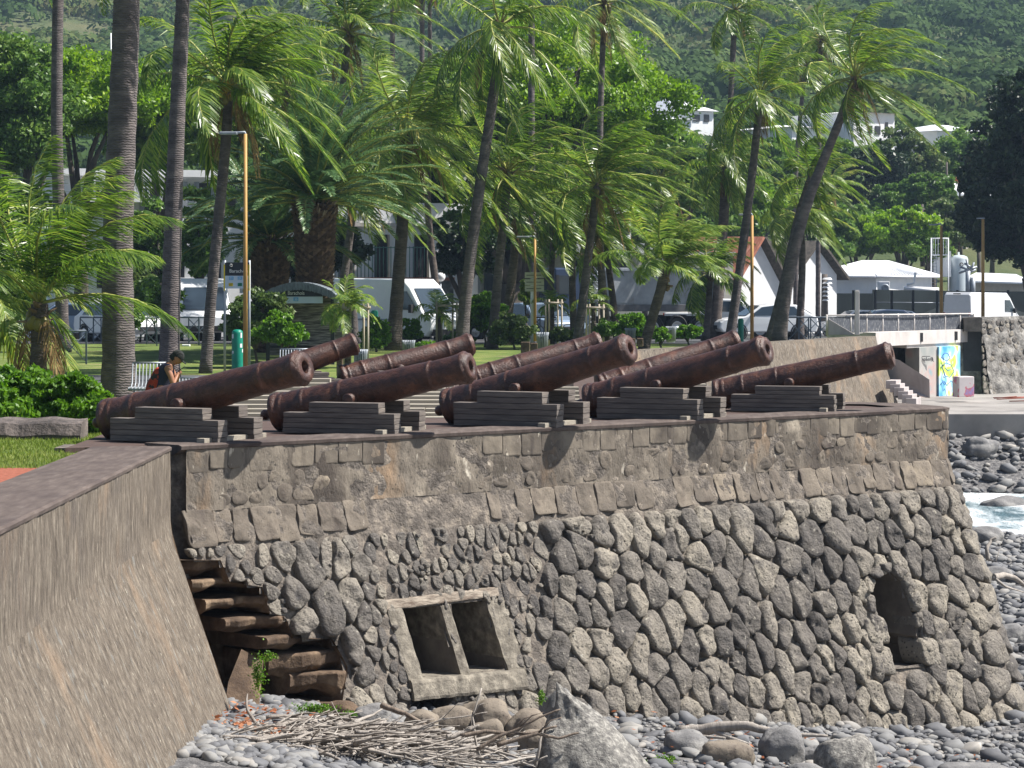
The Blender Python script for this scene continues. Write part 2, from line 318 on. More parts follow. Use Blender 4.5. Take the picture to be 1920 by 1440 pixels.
M['phoenix_trunk']=mat('diamond_boot_bark',[(0,(.03,.018,.012)),(.5,(.085,.05,.033)),(1,(.22,.14,.09))],scale=5,rough=.95,bump=1,bscale=9,bdist=.05,island=.5)
M['fibre']=mat('dry_palm_sheath',[(0,(.07,.045,.03)),(.5,(.18,.12,.08)),(1,(.36,.29,.22))],scale=6,rough=.9,island=.6)
M['flower']=plain('orange_palm_flower',(.50,.30,.04),rough=.8,var=.4)
M['rachis']=plain('yellow_green_midrib',(.26,.27,.06),rough=.5,var=.3)
lf=[(0,(0.0234,0.0650,0.0110)),(.35,(0.0650,0.1300,0.0176)),(.7,(0.1625,0.2470,0.0330)),(.92,(0.2990,0.3510,0.0605)),(1,(0.4940,0.4420,0.0880))]
M['coco']=leafmat('coconut_leaf',lf,trans=.48,rough=.33,spec=.5,clump=.3,cs=.6)
M['coco_y']=leafmat('yellowing_coconut_leaf',[(0,(0.0445,0.1013,0.0202)),(.4,(0.1263,0.2110,0.0338)),(.75,(0.2525,0.3206,0.0591)),(1,(0.5643,0.4556,0.1013))],trans=.4,rough=.4,spec=.5,clump=.4,cs=.5)
M['phoenix']=leafmat('date_palm_leaf',[(0,(0.0307,0.0720,0.0288)),(.5,(0.0769,0.1530,0.0540)),(.85,(0.1540,0.2340,0.0900)),(1,(0.3420,0.3780,0.1800))],trans=.25,rough=.42,spec=.5,clump=.4,cs=.5)
M['leaf_bright']=leafmat('bright_broad_leaf',[(0,(0.0544,0.1210,0.0094)),(.45,(0.1361,0.2554,0.0161)),(.8,(0.2540,0.3898,0.0269)),(1,(0.4355,0.5107,0.0672))],trans=.38,clump=.45,cs=.45)
M['leaf_mid']=leafmat('mid_green_leaf',[(0,(0.0381,0.0920,0.0184)),(.5,(0.0952,0.1840,0.0294)),(1,(0.2328,0.3312,0.0644))],trans=.32,clump=.5,cs=.4)
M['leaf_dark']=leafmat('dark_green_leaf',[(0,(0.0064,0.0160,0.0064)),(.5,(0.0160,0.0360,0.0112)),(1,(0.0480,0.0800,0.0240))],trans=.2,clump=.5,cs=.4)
M['leaf_hedge']=leafmat('hedge_leaf',[(0,(0.0362,0.0945,0.0084)),(.45,(0.0906,0.1995,0.0147)),(.85,(0.1570,0.2940,0.0263)),(1,(0.3019,0.3150,0.0630))],trans=.38,clump=.4,cs=1.2)
M['leaf_olive']=leafmat('olive_shrub_leaf',[(0,(0.0345,0.0690,0.0161)),(.5,(0.0862,0.1380,0.0345)),(.85,(0.1725,0.2070,0.0690)),(1,(0.3220,0.2300,0.1380))],trans=.3,clump=.5,cs=.8)
M['dryfrond']=leafmat('dry_brown_frond',[(0,(.09,.055,.025)),(.5,(.22,.14,.06)),(1,(.42,.31,.15))],trans=.25,rough=.7,spec=.1)
M['coconut']=plain('green_brown_coconut',(.14,.12,.03),rough=.5,var=.5,scale=3)
M['hillveg']=leafmat('hillside_scrub',[(0,(0.0191,0.0416,0.0137)),(.35,(0.0366,0.0713,0.0181)),(.6,(0.0565,0.0990,0.0242)),(.8,(0.0870,0.1188,0.0340)),(1,(0.1481,0.1337,0.0530))],trans=.2,rough=.8,spec=.1,clump=.72,cs=.035)
M['grassblade']=leafmat('grass_blade',[(0,(.11,.16,.028)),(.5,(.16,.22,.04)),(1,(.27,.28,.09))],trans=.35,rough=.8,spec=.1,clump=.5,cs=.8)
M['deadleaf']=leafmat('dry_leaf',[(0,(.20,.06,.02)),(.5,(.36,.13,.06)),(1,(.50,.30,.18))],trans=.2)
# ---------------------------------------------------------------- bastion wall
A0=np.array([-3.20,25.70]); B0=np.array([X(1790,33.6),33.6])
def _poly():
    d1=(B0-A0)/np.linalg.norm(B0-A0); d2=np.array([-.45,1.0]); d2/=np.linalg.norm(d2)
    rr=.30; Lf=np.linalg.norm(B0-A0)
    pts=[];nr=[]
    n1=np.array([d1[1],-d1[0]]); n2=np.array([d2[1],-d2[0]])
    for q in np.linspace(0,Lf-rr,60): pts.append(A0+d1*q); nr.append(n1)
    p0=A0+d1*(Lf-rr); p1=B0; p2=B0+d2*rr
    for t in np.linspace(0,1,9)[1:]:
        p=(1-t)**2*p0+2*t*(1-t)*p1+t*t*p2; n=(1-t)*n1+t*n2; pts.append(p); nr.append(n/np.linalg.norm(n))
    for q in np.linspace(rr,1.5,6)[1:]: pts.append(B0+d2*q); nr.append(n2)
    Cc=B0+d2*1.5; d3=np.array([-.985,.17]); n3=np.array([d3[1],-d3[0]])
    for q in np.linspace(.15,1.6,6): pts.append(Cc+d3*q); nr.append((n2+n3)/np.linalg.norm(n2+n3) if q<.2 else n3)
    P=np.array(pts); S=np.concatenate([[0],np.cumsum(np.linalg.norm(np.diff(P,axis=0),axis=1))])
    P=np.vstack([[A0-d1*1.5],P]); nr=[n1]+nr; S=np.concatenate([[-1.5],S])
    return P,np.array(nr),S
BP,BN,BS=_poly(); SMAX=BS[-1]
def boff(z): return 0.0 if z>-.62 else .305*(-.62-z)
def W(s,z,n=0.0):
    px=np.interp(s,BS,BP[:,0]); py=np.interp(s,BS,BP[:,1]); a=np.interp(s,BS,BN[:,0]); b=np.interp(s,BS,BN[:,1])
    o=boff(z)+n
    return np.array([px+a*o,py+b*o,z])
def proj(p): return (960+p[0]/p[1]*F, YH+(HE-p[2])/p[1]*F)
def unW(px,py):
    s,z=(px-320)/1470*11.5,-1.5
    for _ in range(12):
        a=proj(W(s,z)); b=proj(W(s+.01,z)); c=proj(W(s,z-.01))
        J=np.array([[(b[0]-a[0])/.01,-(c[0]-a[0])/.01],[(b[1]-a[1])/.01,-(c[1]-a[1])/.01]])
        d=np.linalg.solve(J,np.array([px-a[0],py-a[1]])); s=min(max(s+np.clip(d[0],-2,2),-1.3),12.3); z=min(max(z+np.clip(d[1],-1,1),-4.6),-.64)
    return float(s),float(z)
def inpoly(x,y,P):
    c=False; n=len(P)
    for i in range(n):
        x1,y1=P[i]; x2,y2=P[(i+1)%n]
        if (y1>y)!=(y2>y) and x<(x2-x1)*(y-y1)/(y2-y1)+x1: c=not c
    return c
OP={}
OP['win1']=[(741,1138),(826,1130),(862,1274),(784,1279)]
OP['win2']=[(840,1128),(912,1122),(950,1258),(877,1265)]
OP['hole']=[(768,1322),(800,1294),(852,1298),(842,1330),(812,1350),(775,1350)]
OP['arch']=[(1628,1108),(1634,1086),(1648,1073),(1668,1073),(1686,1090),(1700,1125),(1711,1160),(1716,1192),(1738,1215),(1744,1249),(1664,1255),(1650,1195),(1638,1145)]
OP['stair']=[(330,1050),(412,1050),(430,1092),(490,1100),(505,1150),(535,1160),(548,1196),(622,1198),(650,1250),(640,1318),(420,1330),(380,1200),(350,1100)]
OPS={k:[unW(*p) for p in v] for k,v in OP.items()}
def inopen(s,z):
    for P in OPS.values():
        if inpoly(s,z,P): return True
    return False
def backing(mb):
    ss=np.concatenate([np.arange(.07,12.6,.07),np.arange(12.6,SMAX,.12),[SMAX]]); zs=np.concatenate([np.arange(0,-.6,-.1),np.arange(-.62,-4.6,-.07)])
    v=[]
    for z in zs:
        for s in ss:
            n=-.012 if z<-.9 else 0
            d=.035*nz((s,z,0),5)+.02*nz((s,z,3),14)
            if z>-.05: d=0
            v.append(W(s,z,n+d*(1 if z<-.62 else .45)))
    m=len(ss); f=[]
    for i in range(len(zs)-1):
        for j in range(m-1):
            cs=(ss[j]+ss[j+1])/2; cz=(zs[i]+zs[i+1])/2
            if inopen(cs,cz): continue
            f.append((i*m+j,(i+1)*m+j,(i+1)*m+j+1,i*m+j+1))
    mb.add(v,f,True)
def cell_polys(seeds,bounds,ax=1.0,k=22):
    P=np.array(seeds); Q=P*np.array([ax,1]); out=[]
    for i,p in enumerate(Q):
        d=((Q-p)**2).sum(1); idx=np.argsort(d)[1:k]
        x0,x1,y0,y1=bounds; poly=[(x0*ax,y0),(x1*ax,y0),(x1*ax,y1),(x0*ax,y1)]
        for j in idx:
            q=Q[j]; mid=(p+q)/2; nn=q-p; new=[]
            m=len(poly)
            for a in range(m):
                u=np.array(poly[a]); w=np.array(poly[(a+1)%m]); du=np.dot(u-mid,nn); dw=np.dot(w-mid,nn)
                if du<=0: new.append(tuple(u))
                if (du<0)!=(dw<0) and abs(du-dw)>1e-12:
                    t=du/(du-dw); new.append(tuple(u+(w-u)*t))
            poly=new
            if len(poly)<3: break
        if len(poly)>=3: out.append((np.array([p[0]/ax,p[1]]),np.array(poly)/np.array([ax,1])))
    return out
def resample(poly,m):
    P=np.vstack([poly,poly[:1]]); S=np.concatenate([[0],np.cumsum(np.linalg.norm(np.diff(P,axis=0),axis=1))])
    t=np.linspace(0,S[-1],m,endpoint=False); return np.stack([np.interp(t,S,P[:,0]),np.interp(t,S,P[:,1])],1)
def chaikin(P,it=2):
    for _ in range(it):
        Q=np.roll(P,-1,axis=0); P=np.stack([P*.72+Q*.28,P*.28+Q*.72],1).reshape(-1,2)
    return P
def stone(mb,c,poly,h,m=18,gap=.014,rnd=2,flat=.55,seed=0,Wf=None,rough=.02,base=-.06,block=False):
    Wf=Wf or W
    c=poly.mean(0); P=chaikin(poly,rnd) if rnd else poly
    P=resample(P,m)
    # orientation: make CCW irrelevant
    d=P-c; ln=np.linalg.norm(d,axis=1,keepdims=True)+1e-6; P=c+d*np.maximum(.3,(ln-gap)/ln)
    wob=np.array([1+(.0 if block else .07)*nz((p[0]*3,p[1]*3,seed),1.7) for p in P])[:,None]
    P=c+(P-c)*wob
    rings=[(1.0,base),(1.0,h*.36),(.955,h*.70),(.85,h*.90),(.6,h*(.93+.07*flat)),(.3,h)] if not block else [(1.0,base),(1.0,h*.8),(.975,h),(.85,h),(.55,h),(.25,h)]
    vs=[]; tx,ty=random.uniform(-.25,.25),random.uniform(-.25,.25); w=np.ptp(poly[:,0])+1e-3; hh=np.ptp(poly[:,1])+1e-3
    for sc_,n in rings:
        for p in P:
            q=c+(p-c)*sc_
            k=0 if n<0 else 1
            nn=n*(1+k*(tx*(q[0]-c[0])/w+ty*(q[1]-c[1])/hh)*1.6)+k*rough*nz((q[0],q[1],seed),6)+k*rough*.5*nz((q[0],q[1],seed+5),17)
            vs.append(Wf(q[0],q[1],nn))
    vs.append(Wf(c[0],c[1],h*1.01))
    K=len(rings); f=[]
    # winding decided by area sign so that normals face out
    ar=0
    for i in range(m): a=P[i]; b=P[(i+1)%m]; ar+=a[0]*b[1]-a[1]*b[0]
    for i in range(K-1):
        for j in range(m):
            j2=(j+1)%m; q=(i*m+j,i*m+j2,(i+1)*m+j2,(i+1)*m+j); f.append(q if ar>0 else q[::-1])
    for j in range(m):
        q=((K-1)*m+j,(K-1)*m+(j+1)%m,K*m); f.append(q if ar>0 else q[::-1])
    mb.add(vs,f,True)
def poisson(s0,s1,z0,z1,rf,ax,tries=9000):
    pts=[]
    for _ in range(tries):
        s=random.uniform(s0,s1); z=random.uniform(z0,z1); r=rf(s,z)
        ok=True
        for (a,b,rr) in pts:
            q=min(r,rr) if False else (r+rr)/2
            if abs(a-s)>q or abs(b-z)>q*1.3: continue
            if ((a-s)*ax)**2+(b-z)**2<q*q: ok=False;break
        if ok: pts.append((s,z,r))
    return [(a,b) for a,b,_ in pts]
def zoneA(s,z):
    x,y=proj(W(s,z))
    # mortared zone: upper left, and around the windows
    if x<935-(y-980)*.1 and y<1115 and not (500<x<690 and y>1030): return True
    if 700<x<1010 and y<1300: return True
    if x<520: return True
    return False
def build_bastion():
    root=thing('bastion_wall','curving stone bastion wall with boulder face, windows and arch below the cannon row','seawall',W(5,0,0)*np.array([1,1,0]))
    mb=MB(); backing(mb); part('rubble_core',mb,M['gap'],root)
    # smooth render upper parapet behind coping
    mb=MB(); ss=np.arange(.07,12.9,.06); zs=np.arange(-.006,-.64,-.045); v=[]
    for z in zs:
        for s in ss: v.append(W(s,z,.004+.018*nz((s,z,0),3)+.012*nz((s,z,7),9)*(1 if z<-.05 else 0)))
    m=len(ss); mb.add(v,[(i*m+j,(i+1)*m+j,(i+1)*m+j+1,i*m+j+1) for i in range(len(zs)-1) for j in range(m-1)],True)
    part('parapet_face',mb,M['rendered'],root)
    # coping blocks
    mb=MB(); s=.09
    while s<12.8:
        w=random.uniform(.21,.34)
        x,_=proj(W(s,-.1)); 
        if x<700 or x>880:
            h=random.uniform(.006,.012); zb=-.25-random.uniform(-.02,.03)
            j=random.uniform(-.01,.01); poly=np.array([[s+.004,-.012],[s+w-.004,-.012],[s+w-.005+j,zb],[s+.005+j,zb]])
            stone(mb,None,resample(poly,24),h,m=24,gap=.001,rnd=0,seed=s,rough=.008,base=-.02,block=True)
        s+=w
    part('coping_course',mb,M['coping_blocks'],root)
    # rough band of small rubble
    seeds=[p for p in poisson(.1,12.7,-.60,-.29,lambda s,z:.15,.9,2500)]
    mb=MB()
    for c,p in cell_polys(seeds,(.08,12.85,-.61,-.28),.9):
        x,y=proj(W(*c))
        if 640<x<900: continue
        if random.random()<.5: continue
        stone(mb,c,p,random.uniform(.004,.014),m=14,gap=.006,rnd=1,seed=c[0],rough=.022,base=-.03)
    part('rubble_band',mb,M['boulder_brown'],root)
    # slanted block course
    mb=MB(); s=.02
    while s<12.9:
        w=random.uniform(.17,.36); x,_=proj(W(s,-.75))
        if not (668<x<905) and random.random()>.07:
            h=random.uniform(.004,.020); zb=-.94-random.uniform(-.03,.05); zt=-.615-random.uniform(0,.02)
            j=random.uniform(-.03,.03); poly=np.array([[s+.006,zt],[s+w-.006,zt],[s+w-.012+j,zb],[s+.012+j,zb+random.uniform(-.03,.03)]])
            stone(mb,None,resample(poly,28),h,m=28,gap=.001,rnd=1,seed=s,rough=.03,base=-.03,block=True)
        s+=w
    part('slanted_course',mb,M['boulder_brown'],root)
    # boulders
    rf=lambda s,z: (.145 if zoneA(s,z) else .42) if random.random()<.62 else (.10 if zoneA(s,z) else random.uniform(.18,.32))
    seeds=poisson(-.2,14.2,-4.3,-1.0,rf,1.32,18000)
    big=MB(); small=MB()
    for c,p in cell_polys(seeds,(-.3,14.3,-4.4,-.965),1.32):
        if inopen(*c): continue
        q=[]
        for a in p:
            a=a.copy(); k=0
            while inopen(*a) and k<12: a=c+(a-c)*.88; k+=1
            q.append(a)
        p=np.array(q)
        sz=math.sqrt(abs(sum(p[i][0]*p[(i+1)%len(p)][1]-p[(i+1)%len(p)][0]*p[i][1] for i in range(len(p)))/2))
        if zoneA(*c):
            if random.random()<.14: continue
            stone(small,c,p,random.uniform(.008,.032),m=14,gap=random.uniform(.004,.022),rnd=random.choice((1,1,2)),seed=c[0]*3+c[1],rough=.02)
        else:
            stone(big,c,p,min(.12,sz*random.uniform(.17,.32)),m=22,gap=random.uniform(.002,.012),rnd=1,seed=c[0]*3+c[1],rough=.055,flat=random.uniform(.2,.7))
    part('boulder_face',big,M['boulder'],root); part('mortared_rubble',small,M['boulder'],root)
    # pinning stones in joints
    mb=MB()
    for i in range(520):
        s=random.uniform(.3,13.5); z=random.uniform(-4.1,-1.0)
        if inopen(s,z) or inopen(s+.07,z) or inopen(s-.07,z) or inopen(s,z+.07) or inopen(s,z-.07): continue
        r=random.uniform(.02,.05)
        poly=np.array([[s+r*math.cos(t)*random.uniform(.7,1.1),z+r*.8*math.sin(t)*random.uniform(.7,1.1)] for t in np.linspace(0,2*math.pi,7)[:-1]])
        stone(mb,None,poly,random.uniform(.03,.06),m=8,gap=0,rnd=1,seed=s,rough=.01)
    part('pinning_stones',mb,M['boulder'],root)
    mb=MB(); mb.box((-3.78,26.1,-2.2),(1.3,.6,4.36)); part('corner_fill',mb,M['gap'],root)
    # openings: liners
    def liner(key,depth,material,name,pr=.015):
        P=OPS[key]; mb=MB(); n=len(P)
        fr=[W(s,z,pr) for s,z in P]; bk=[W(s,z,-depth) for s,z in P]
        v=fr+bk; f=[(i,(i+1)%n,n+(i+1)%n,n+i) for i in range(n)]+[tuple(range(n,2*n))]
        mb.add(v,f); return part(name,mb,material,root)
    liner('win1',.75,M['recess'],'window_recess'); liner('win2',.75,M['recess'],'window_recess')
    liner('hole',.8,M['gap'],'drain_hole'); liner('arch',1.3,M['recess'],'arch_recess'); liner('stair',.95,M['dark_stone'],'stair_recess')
    # window frame bars
    def bar(mb,pa,pb,wid,h,inner=-.6,seg=10):
        a=np.array(unW(*pa)); b=np.array(unW(*pb)); d=b-a; d/=np.linalg.norm(d); n=np.array([-d[1],d[0]])
        vs=[];f=[]
        for i in range(seg+1):
            c=a+(b-a)*i/seg; w=wid*(1+.14*nz((c[0],c[1],2),9))/2; hh=h*(1+.35*nz((c[0],c[1],5),8))
            for (o,nn) in ((-w,inner),(-w,hh*.8),(-w*.7,hh),(w*.7,hh),(w,hh*.8),(w,inner)): vs.append(W(c[0]+n[0]*o,c[1]+n[1]*o,nn))
        for i in range(seg):
            for j in range(6):
                j2=(j+1)%6; f.append((i*6+j,i*6+j2,(i+1)*6+j2,(i+1)*6+j))
        f+=[tuple(range(6)),tuple(range(seg*6,seg*6+6))[::-1]]; mb.add(vs,f)
    mb=MB()
    bar(mb,(738,1142),(784,1292),.19,.022); bar(mb,(832,1134),(874,1272),.12,.022); bar(mb,(926,1124),(972,1270),.24,.022)
    part('window_frame',mb,M['concrete_frame'],root)
    mb=MB(); bar(mb,(768,1294),(978,1272),.20,.07,-.5,24); part('window_sill',mb,M['concrete_frame'],root)
    mb=MB(); bar(mb,(712,1136),(932,1108),.095,.022,-.1,24); part('lintel',mb,M['lintel'],root)
    # arch voussoirs
    mb=MB(); P=OPS['arch']; c=np.array([np.mean([p[0] for p in P[:7]]),np.mean([p[1] for p in P[:7]])-.05])
    ring=[(1628,1190),(1620,1150),(1616,1112),(1622,1078),(1640,1056),(1668,1052),(1694,1068),(1710,1102),(1722,1140),(1732,1170)]
    inn=[(1654,1190),(1640,1150),(1630,1112),(1637,1086),(1650,1075),(1667,1074),(1685,1088),(1699,1120),(1708,1150),(1714,1180)]
    for i in range(len(ring)-1):
        q=np.array([unW(*ring[i]),unW(*ring[i+1]),unW(*inn[i+1]),unW(*inn[i])]); stone(mb,None,resample(q,14),.09,m=16,gap=.006,rnd=1,seed=i*3.3,rough=.05,base=-.3)
    for (x0,y0,x1,y1) in ((1715,1142,1736,1192),(1716,1194,1750,1248),(1750,1196,1792,1246),(1612,1152,1650,1208),(1622,1208,1664,1266)):
        dx=(y1-y0)*.22
        q=np.array([unW(x0,y0),unW(x1,y0),unW(x1+dx,y1),unW(x0+dx,y1)]); stone(mb,None,resample(q,14),.085,m=16,gap=.005,rnd=1,seed=x0,rough=.04,base=-.3)
    part('arch_stones',mb,M['boulder'],root)
    # stair treads: stone slabs jutting from the recess
    for (xa,ya,xb,th) in ((346,1052,412,.17),(366,1090,496,.12),(392,1128,500,.13),(430,1164,532,.14),(488,1196,628,.15),(520,1232,660,.22),(560,1268,652,.25)):
        a=unW(xa,ya); b=unW(xb,ya); z=a[1]; mb=MB(); vs=[]; f=[]; K=9
        for i in range(K):
            s=a[0]+(b[0]-a[0])*i/(K-1); o=-.04+.22*nz((s*4,z*5,0)); t_=th*(1+.6*nz((s*4,z*3,4)))
            for (n_,dz) in ((-.9,0),(o-.02,0),(o,-.02),(o-.01,-t_*.6),(o-.12,-t_),(-.9,-t_*1.2)): vs.append(W(s,z,0)+np.array([np.interp(s,BS,BN[:,0]),np.interp(s,BS,BN[:,1]),0])*n_+np.array([0,0,dz]))
        for i in range(K-1):
            for j in range(6): f.append((i*6+j,i*6+(j+1)%6,(i+1)*6+(j+1)%6,(i+1)*6+j))
        f+=[tuple(range(6)),tuple(range(6*K-6,6*K))[::-1]]; mb.add(vs,f)
        part('stair_tread',mb,M['dark_stone'],root,bevel=.01)
    # rubble lump in the stairs
    mb=MB(); v=[W(unW(*p)[0],unW(*p)[1],-.15+.1*k) for p,k in (((470,1220),0),((500,1240),1),((485,1320),1.6),((425,1322),1.2),((440,1280),.5))]
    mb.add(v,[(0,1,2,3,4)]); part('rubble_lump',mb,M['dark_stone'],root)
    # coping top with small overhang
    mb=MB(); ss=list(np.arange(0.0,12.9,.2))+list(np.arange(12.9,SMAX,.8)); v=[]
    for s in ss:
        e=.012*nz((s,0,0),4)
        v+=[W(s,-.0,-.6)+np.array([0,0,.012]),W(s,0,-.02)+np.array([0,0,.014]),W(s,0,.028+e)+np.array([0,0,.002+e*.3]),W(s,-.03,.022+e),W(s,-.05,-.02),W(s,-.3,-.6)]
    m=6; mb.add(v,[(i*m+j,i*m+(j+1),(i+1)*m+j+1,(i+1)*m+j) for i in range(len(ss)-1) for j in range(5)]+[tuple(range(6))[::-1]])
    part('coping_top',mb,M['concrete_top'],root)
build_bastion()
# ---------------------------------------------------------------- left sea wall (runs towards the viewer)
XL=-3.28
def build_leftwall():
    root=thing('approach_seawall','smooth streaked concrete seawall with battered face running towards the viewer at the left','seawall',(-3.6,18,0))
    def xo(z):
        k=.16; u=(-.8-z)/k
        return XL+.41*(0 if u<-1 else (k*(u+1)**2/4 if u<1 else k*u))
    def yend(z): return 25.58-(0 if z>-.8 else .43*(-.8-z))
    for (z0,z1,name,m_) in ((0.004,-.78,'parapet_face',M['streak']),(-.78,-4.8,'battered_face',M['streak2'])):
        mb=MB(); zs=np.linspace(z0,z1,20 if z0>-.5 else 76); ts=np.linspace(0,1,260); v=[]
        for z in zs:
            ye=yend(z)
            for t in ts:
                y=6+(ye-6)*t; d=.012*nz((y*2.2,z*.5+y*.3*(z<-.8),0),1.6)+.011*nz((y*6,z*1.2,3),1.5)
                k=1 if abs(z-.004)>.01 else .2
                v.append((xo(z)+d*k,y,z))
        m=len(ts); mb.add(v,[(i*m+j,i*m+j+1,(i+1)*m+j+1,(i+1)*m+j)[::-1] for i in range(len(zs)-1) for j in range(m-1)],True)
        part(name,mb,m_,root)
    # end face
    mb=MB(); zs=np.linspace(0,-4.8,30); v=[]
    for z in zs: v+=[(xo(z)+.002,yend(z),z),(-4.1,yend(z)+.0,z)]
    mb.add(v,[(2*i,2*i+1,2*i+3,2*i+2) for i in range(29)]); part('end_face',mb,M['dark_stone'],root)
    mb=MB(); ys=np.linspace(6,25.62,120)
    v=[]; 
    for y in ys:
        e=.012*nz((y,0,0),3)
        v+=[(-4.03+e,y,-.25),(-4.03+e,y,.006),(-3.7,y,.012),(XL-.01+e,y,.010),(XL+.014+e,y,-.004),(XL+.01,y,-.03)]
    mb.add(v,[(i*6+j,(i+1)*6+j,(i+1)*6+j+1,i*6+j+1)[::-1] for i in range(len(ys)-1) for j in range(5)]); part('coping_top',mb,M['concrete_top'],root)
build_leftwall()
# ---------------------------------------------------------------- platform deck behind the wall
mb=MB(); P=[(-4.3,25.66)]+[tuple(W(s,0,-.5)[:2]) for s in np.linspace(.2,11.3,14)]+[(4.9,34.5),(3.2,35.0),(2.5,39),(1.9,46.5),(-2.6,46.5),(-4.3,33)]
mb.prism(P,-.35,-.012)
o=single('battery_deck',mb,M['deckbrown'],'dark brown timber deck carrying the two rows of cannons','deck',(0,30,0))
# inner brown kerb (right end of the deck)
mb=MB()
mb.slab([at(1455,772,33.2)*[1,1,0]+[0,0,-.012],at(1690,764,35.5)*[1,1,0]+[0,0,-.012],at(1560,758,36.8)*[1,1,0]+[0,0,-.012],at(1300,762,35)*[1,1,0]+[0,0,-.012]],.03,(0,0,1))
# ---------------------------------------------------------------- cannons
def prof(Lc,rb,rm,bore):
    r=lambda a: a
    p=[(0.0,rb*.30),(0.0,rb*.62),(.008,rb*.9),(.012,rb*1.05),(.035,rb*1.05),(.042,rb*.97),(.055,rb*.96),(.06,rb*1.0),(.07,rb*1.0),(.076,rb*.955)]
    def seg(a,b,ra,rb_,n=6):
        for i in range(n): t=i/(n-1); p.append((a+(b-a)*t,ra+(rb_-ra)*t))
    seg(.08*1,.165,rb*.955,rb*.945,4)
    p.extend([(.168,rb*.98),(.180,rb*.98),(.184,rb*.94)])
    seg(.19,.355,rb*.935,rb*.90,6)
    p.extend([(.358,rb*.925),(.370,rb*.925),(.374,rb*.885)])
    seg(.38,.80,rb*.90,rm*.90,16)
    p.extend([(.803,rm*.93),(.811,rm*.93),(.815,rm*.885)])
    seg(.825,.905,rm*.88,rm*.885,5)
    p.extend([(.925,rm*.90),(.945,rm*.94),(.96,rm*.97),(.966,rm*1.0),(.978,rm*1.02),(.982,rm*.95),(.986,rm*.93),(.990,rm*.86),(1.0,rm*.84),(1.0,bore*1.12),(.995,bore),(.80,bore)])
    return [(a*Lc,b) for a,b in p]
def cannon(bpx,bpy,mpx,mpy,Db,rel,rb,rm,label,group,trx=.43,bore=.062,casc=True):
    am=math.atan(((bpx+mpx)/2-960)/F); tw=R(rel)+am
    kb=(bpx-960)/F; km=(mpx-960)/F; s=Db*(km-kb)/(1/math.tan(tw)+km); Dm=Db-s
    b=at(bpx,bpy,Db); m=at(mpx,mpy,Dm); ax=m-b; Lc=np.linalg.norm(ax); ax/=Lc
    root=thing('cannon',label,'cannon',b,group)
    ref=np.cross(ax,[0,0,1.]); ref/=np.linalg.norm(ref)
    def jit(q,th,r):
        e=.0035*nz((q*9,math.cos(th)*2,math.sin(th)*2+kb*50),1)+.0018*nz((q*30,math.cos(th)*6,math.sin(th)*6),1)
        if q>Lc*.93 and r>bore*1.3: e+=.010*nz((q*30,math.cos(th)*5,math.sin(th)*5+kb*90),1)
        return e
    mb=MB(); mb.lathe(prof(Lc,rb,rm,bore),b,ax,k=40,jit=jit); part('barrel',mb,M['cannon'],root)
    mb=MB(); mb.lathe([(Lc*.80,bore*.99),(Lc*.80,0.001)],b,ax,k=24); part('bore',mb,M['bore'],root)
    mb=MB(); mb.lathe([(-.16,.001),(-.155,.03),(-.135,.052),(-.105,.060),(-.075,.050),(-.055,.034),(-.035,.036),(-.02,.07),(.0,.12)],b,ax,k=20); part('cascabel',mb,M['cannon'],root)
    tc=b+ax*Lc*trx+np.array([0,0,-.055]); up=np.cross(ref,ax)
    for sg in (-1,1):
        o=tc+ref*sg*rb*.55
        mb=MB(); mb.lathe([(0,.062),(rb*.30,.062),(rb*.75,.060),(rb*.79,.054),(rb*.79,.001)],o,ref*sg,k=20); part('trunnion',mb,M['cannon'],root)
    # touch hole bump
    return root,b,ax,ref,Lc,tw
G1='front row of rusty cannons aimed over the wall'; G2='rear row of rusty cannons'
CN=[]
for args in (
 (199,788,573,688,27.25,33,.205,.178,'rusty cannon nearest the left end with its round bore facing the viewer','cf',.43),
 (514,774,884,687,28.6,24,.198,.172,'second front cannon from the left with chipped ringed muzzle','cf',.43),
 (839,765,1183,653,30.1,27,.208,.178,'middle front cannon rising over the centre of the wall','cf',.43),
 (1103,753,1440,655,31.6,24,.200,.178,'fourth front cannon from the left with flaking muzzle lip','cf',.43),
 (1340,742,1674,665,33.3,10,.198,.172,'rightmost front cannon seen nearly side on','cf',.44)):
    a=list(args); a[9]=G1; CN.append(cannon(*a))
CB=[]
for args in (
 (462,719,668,643,38.5,-9,.205,.172,'rear cannon behind the leftmost front cannon, only its muzzle half showing'),
 (637,712,886,645,38.8,-12,.205,.175,'rear cannon whose flat breech shows behind the second front cannon'),
 (880,716,1126,642,39.2,-12,.208,.178,'rear cannon lying behind the middle front cannon'),
 (1120,728,1384,638,39.6,-14,.205,.176,'rearmost right cannon with its breech disc behind the fourth front cannon')):
    CB.append(cannon(*args,G2,.43))
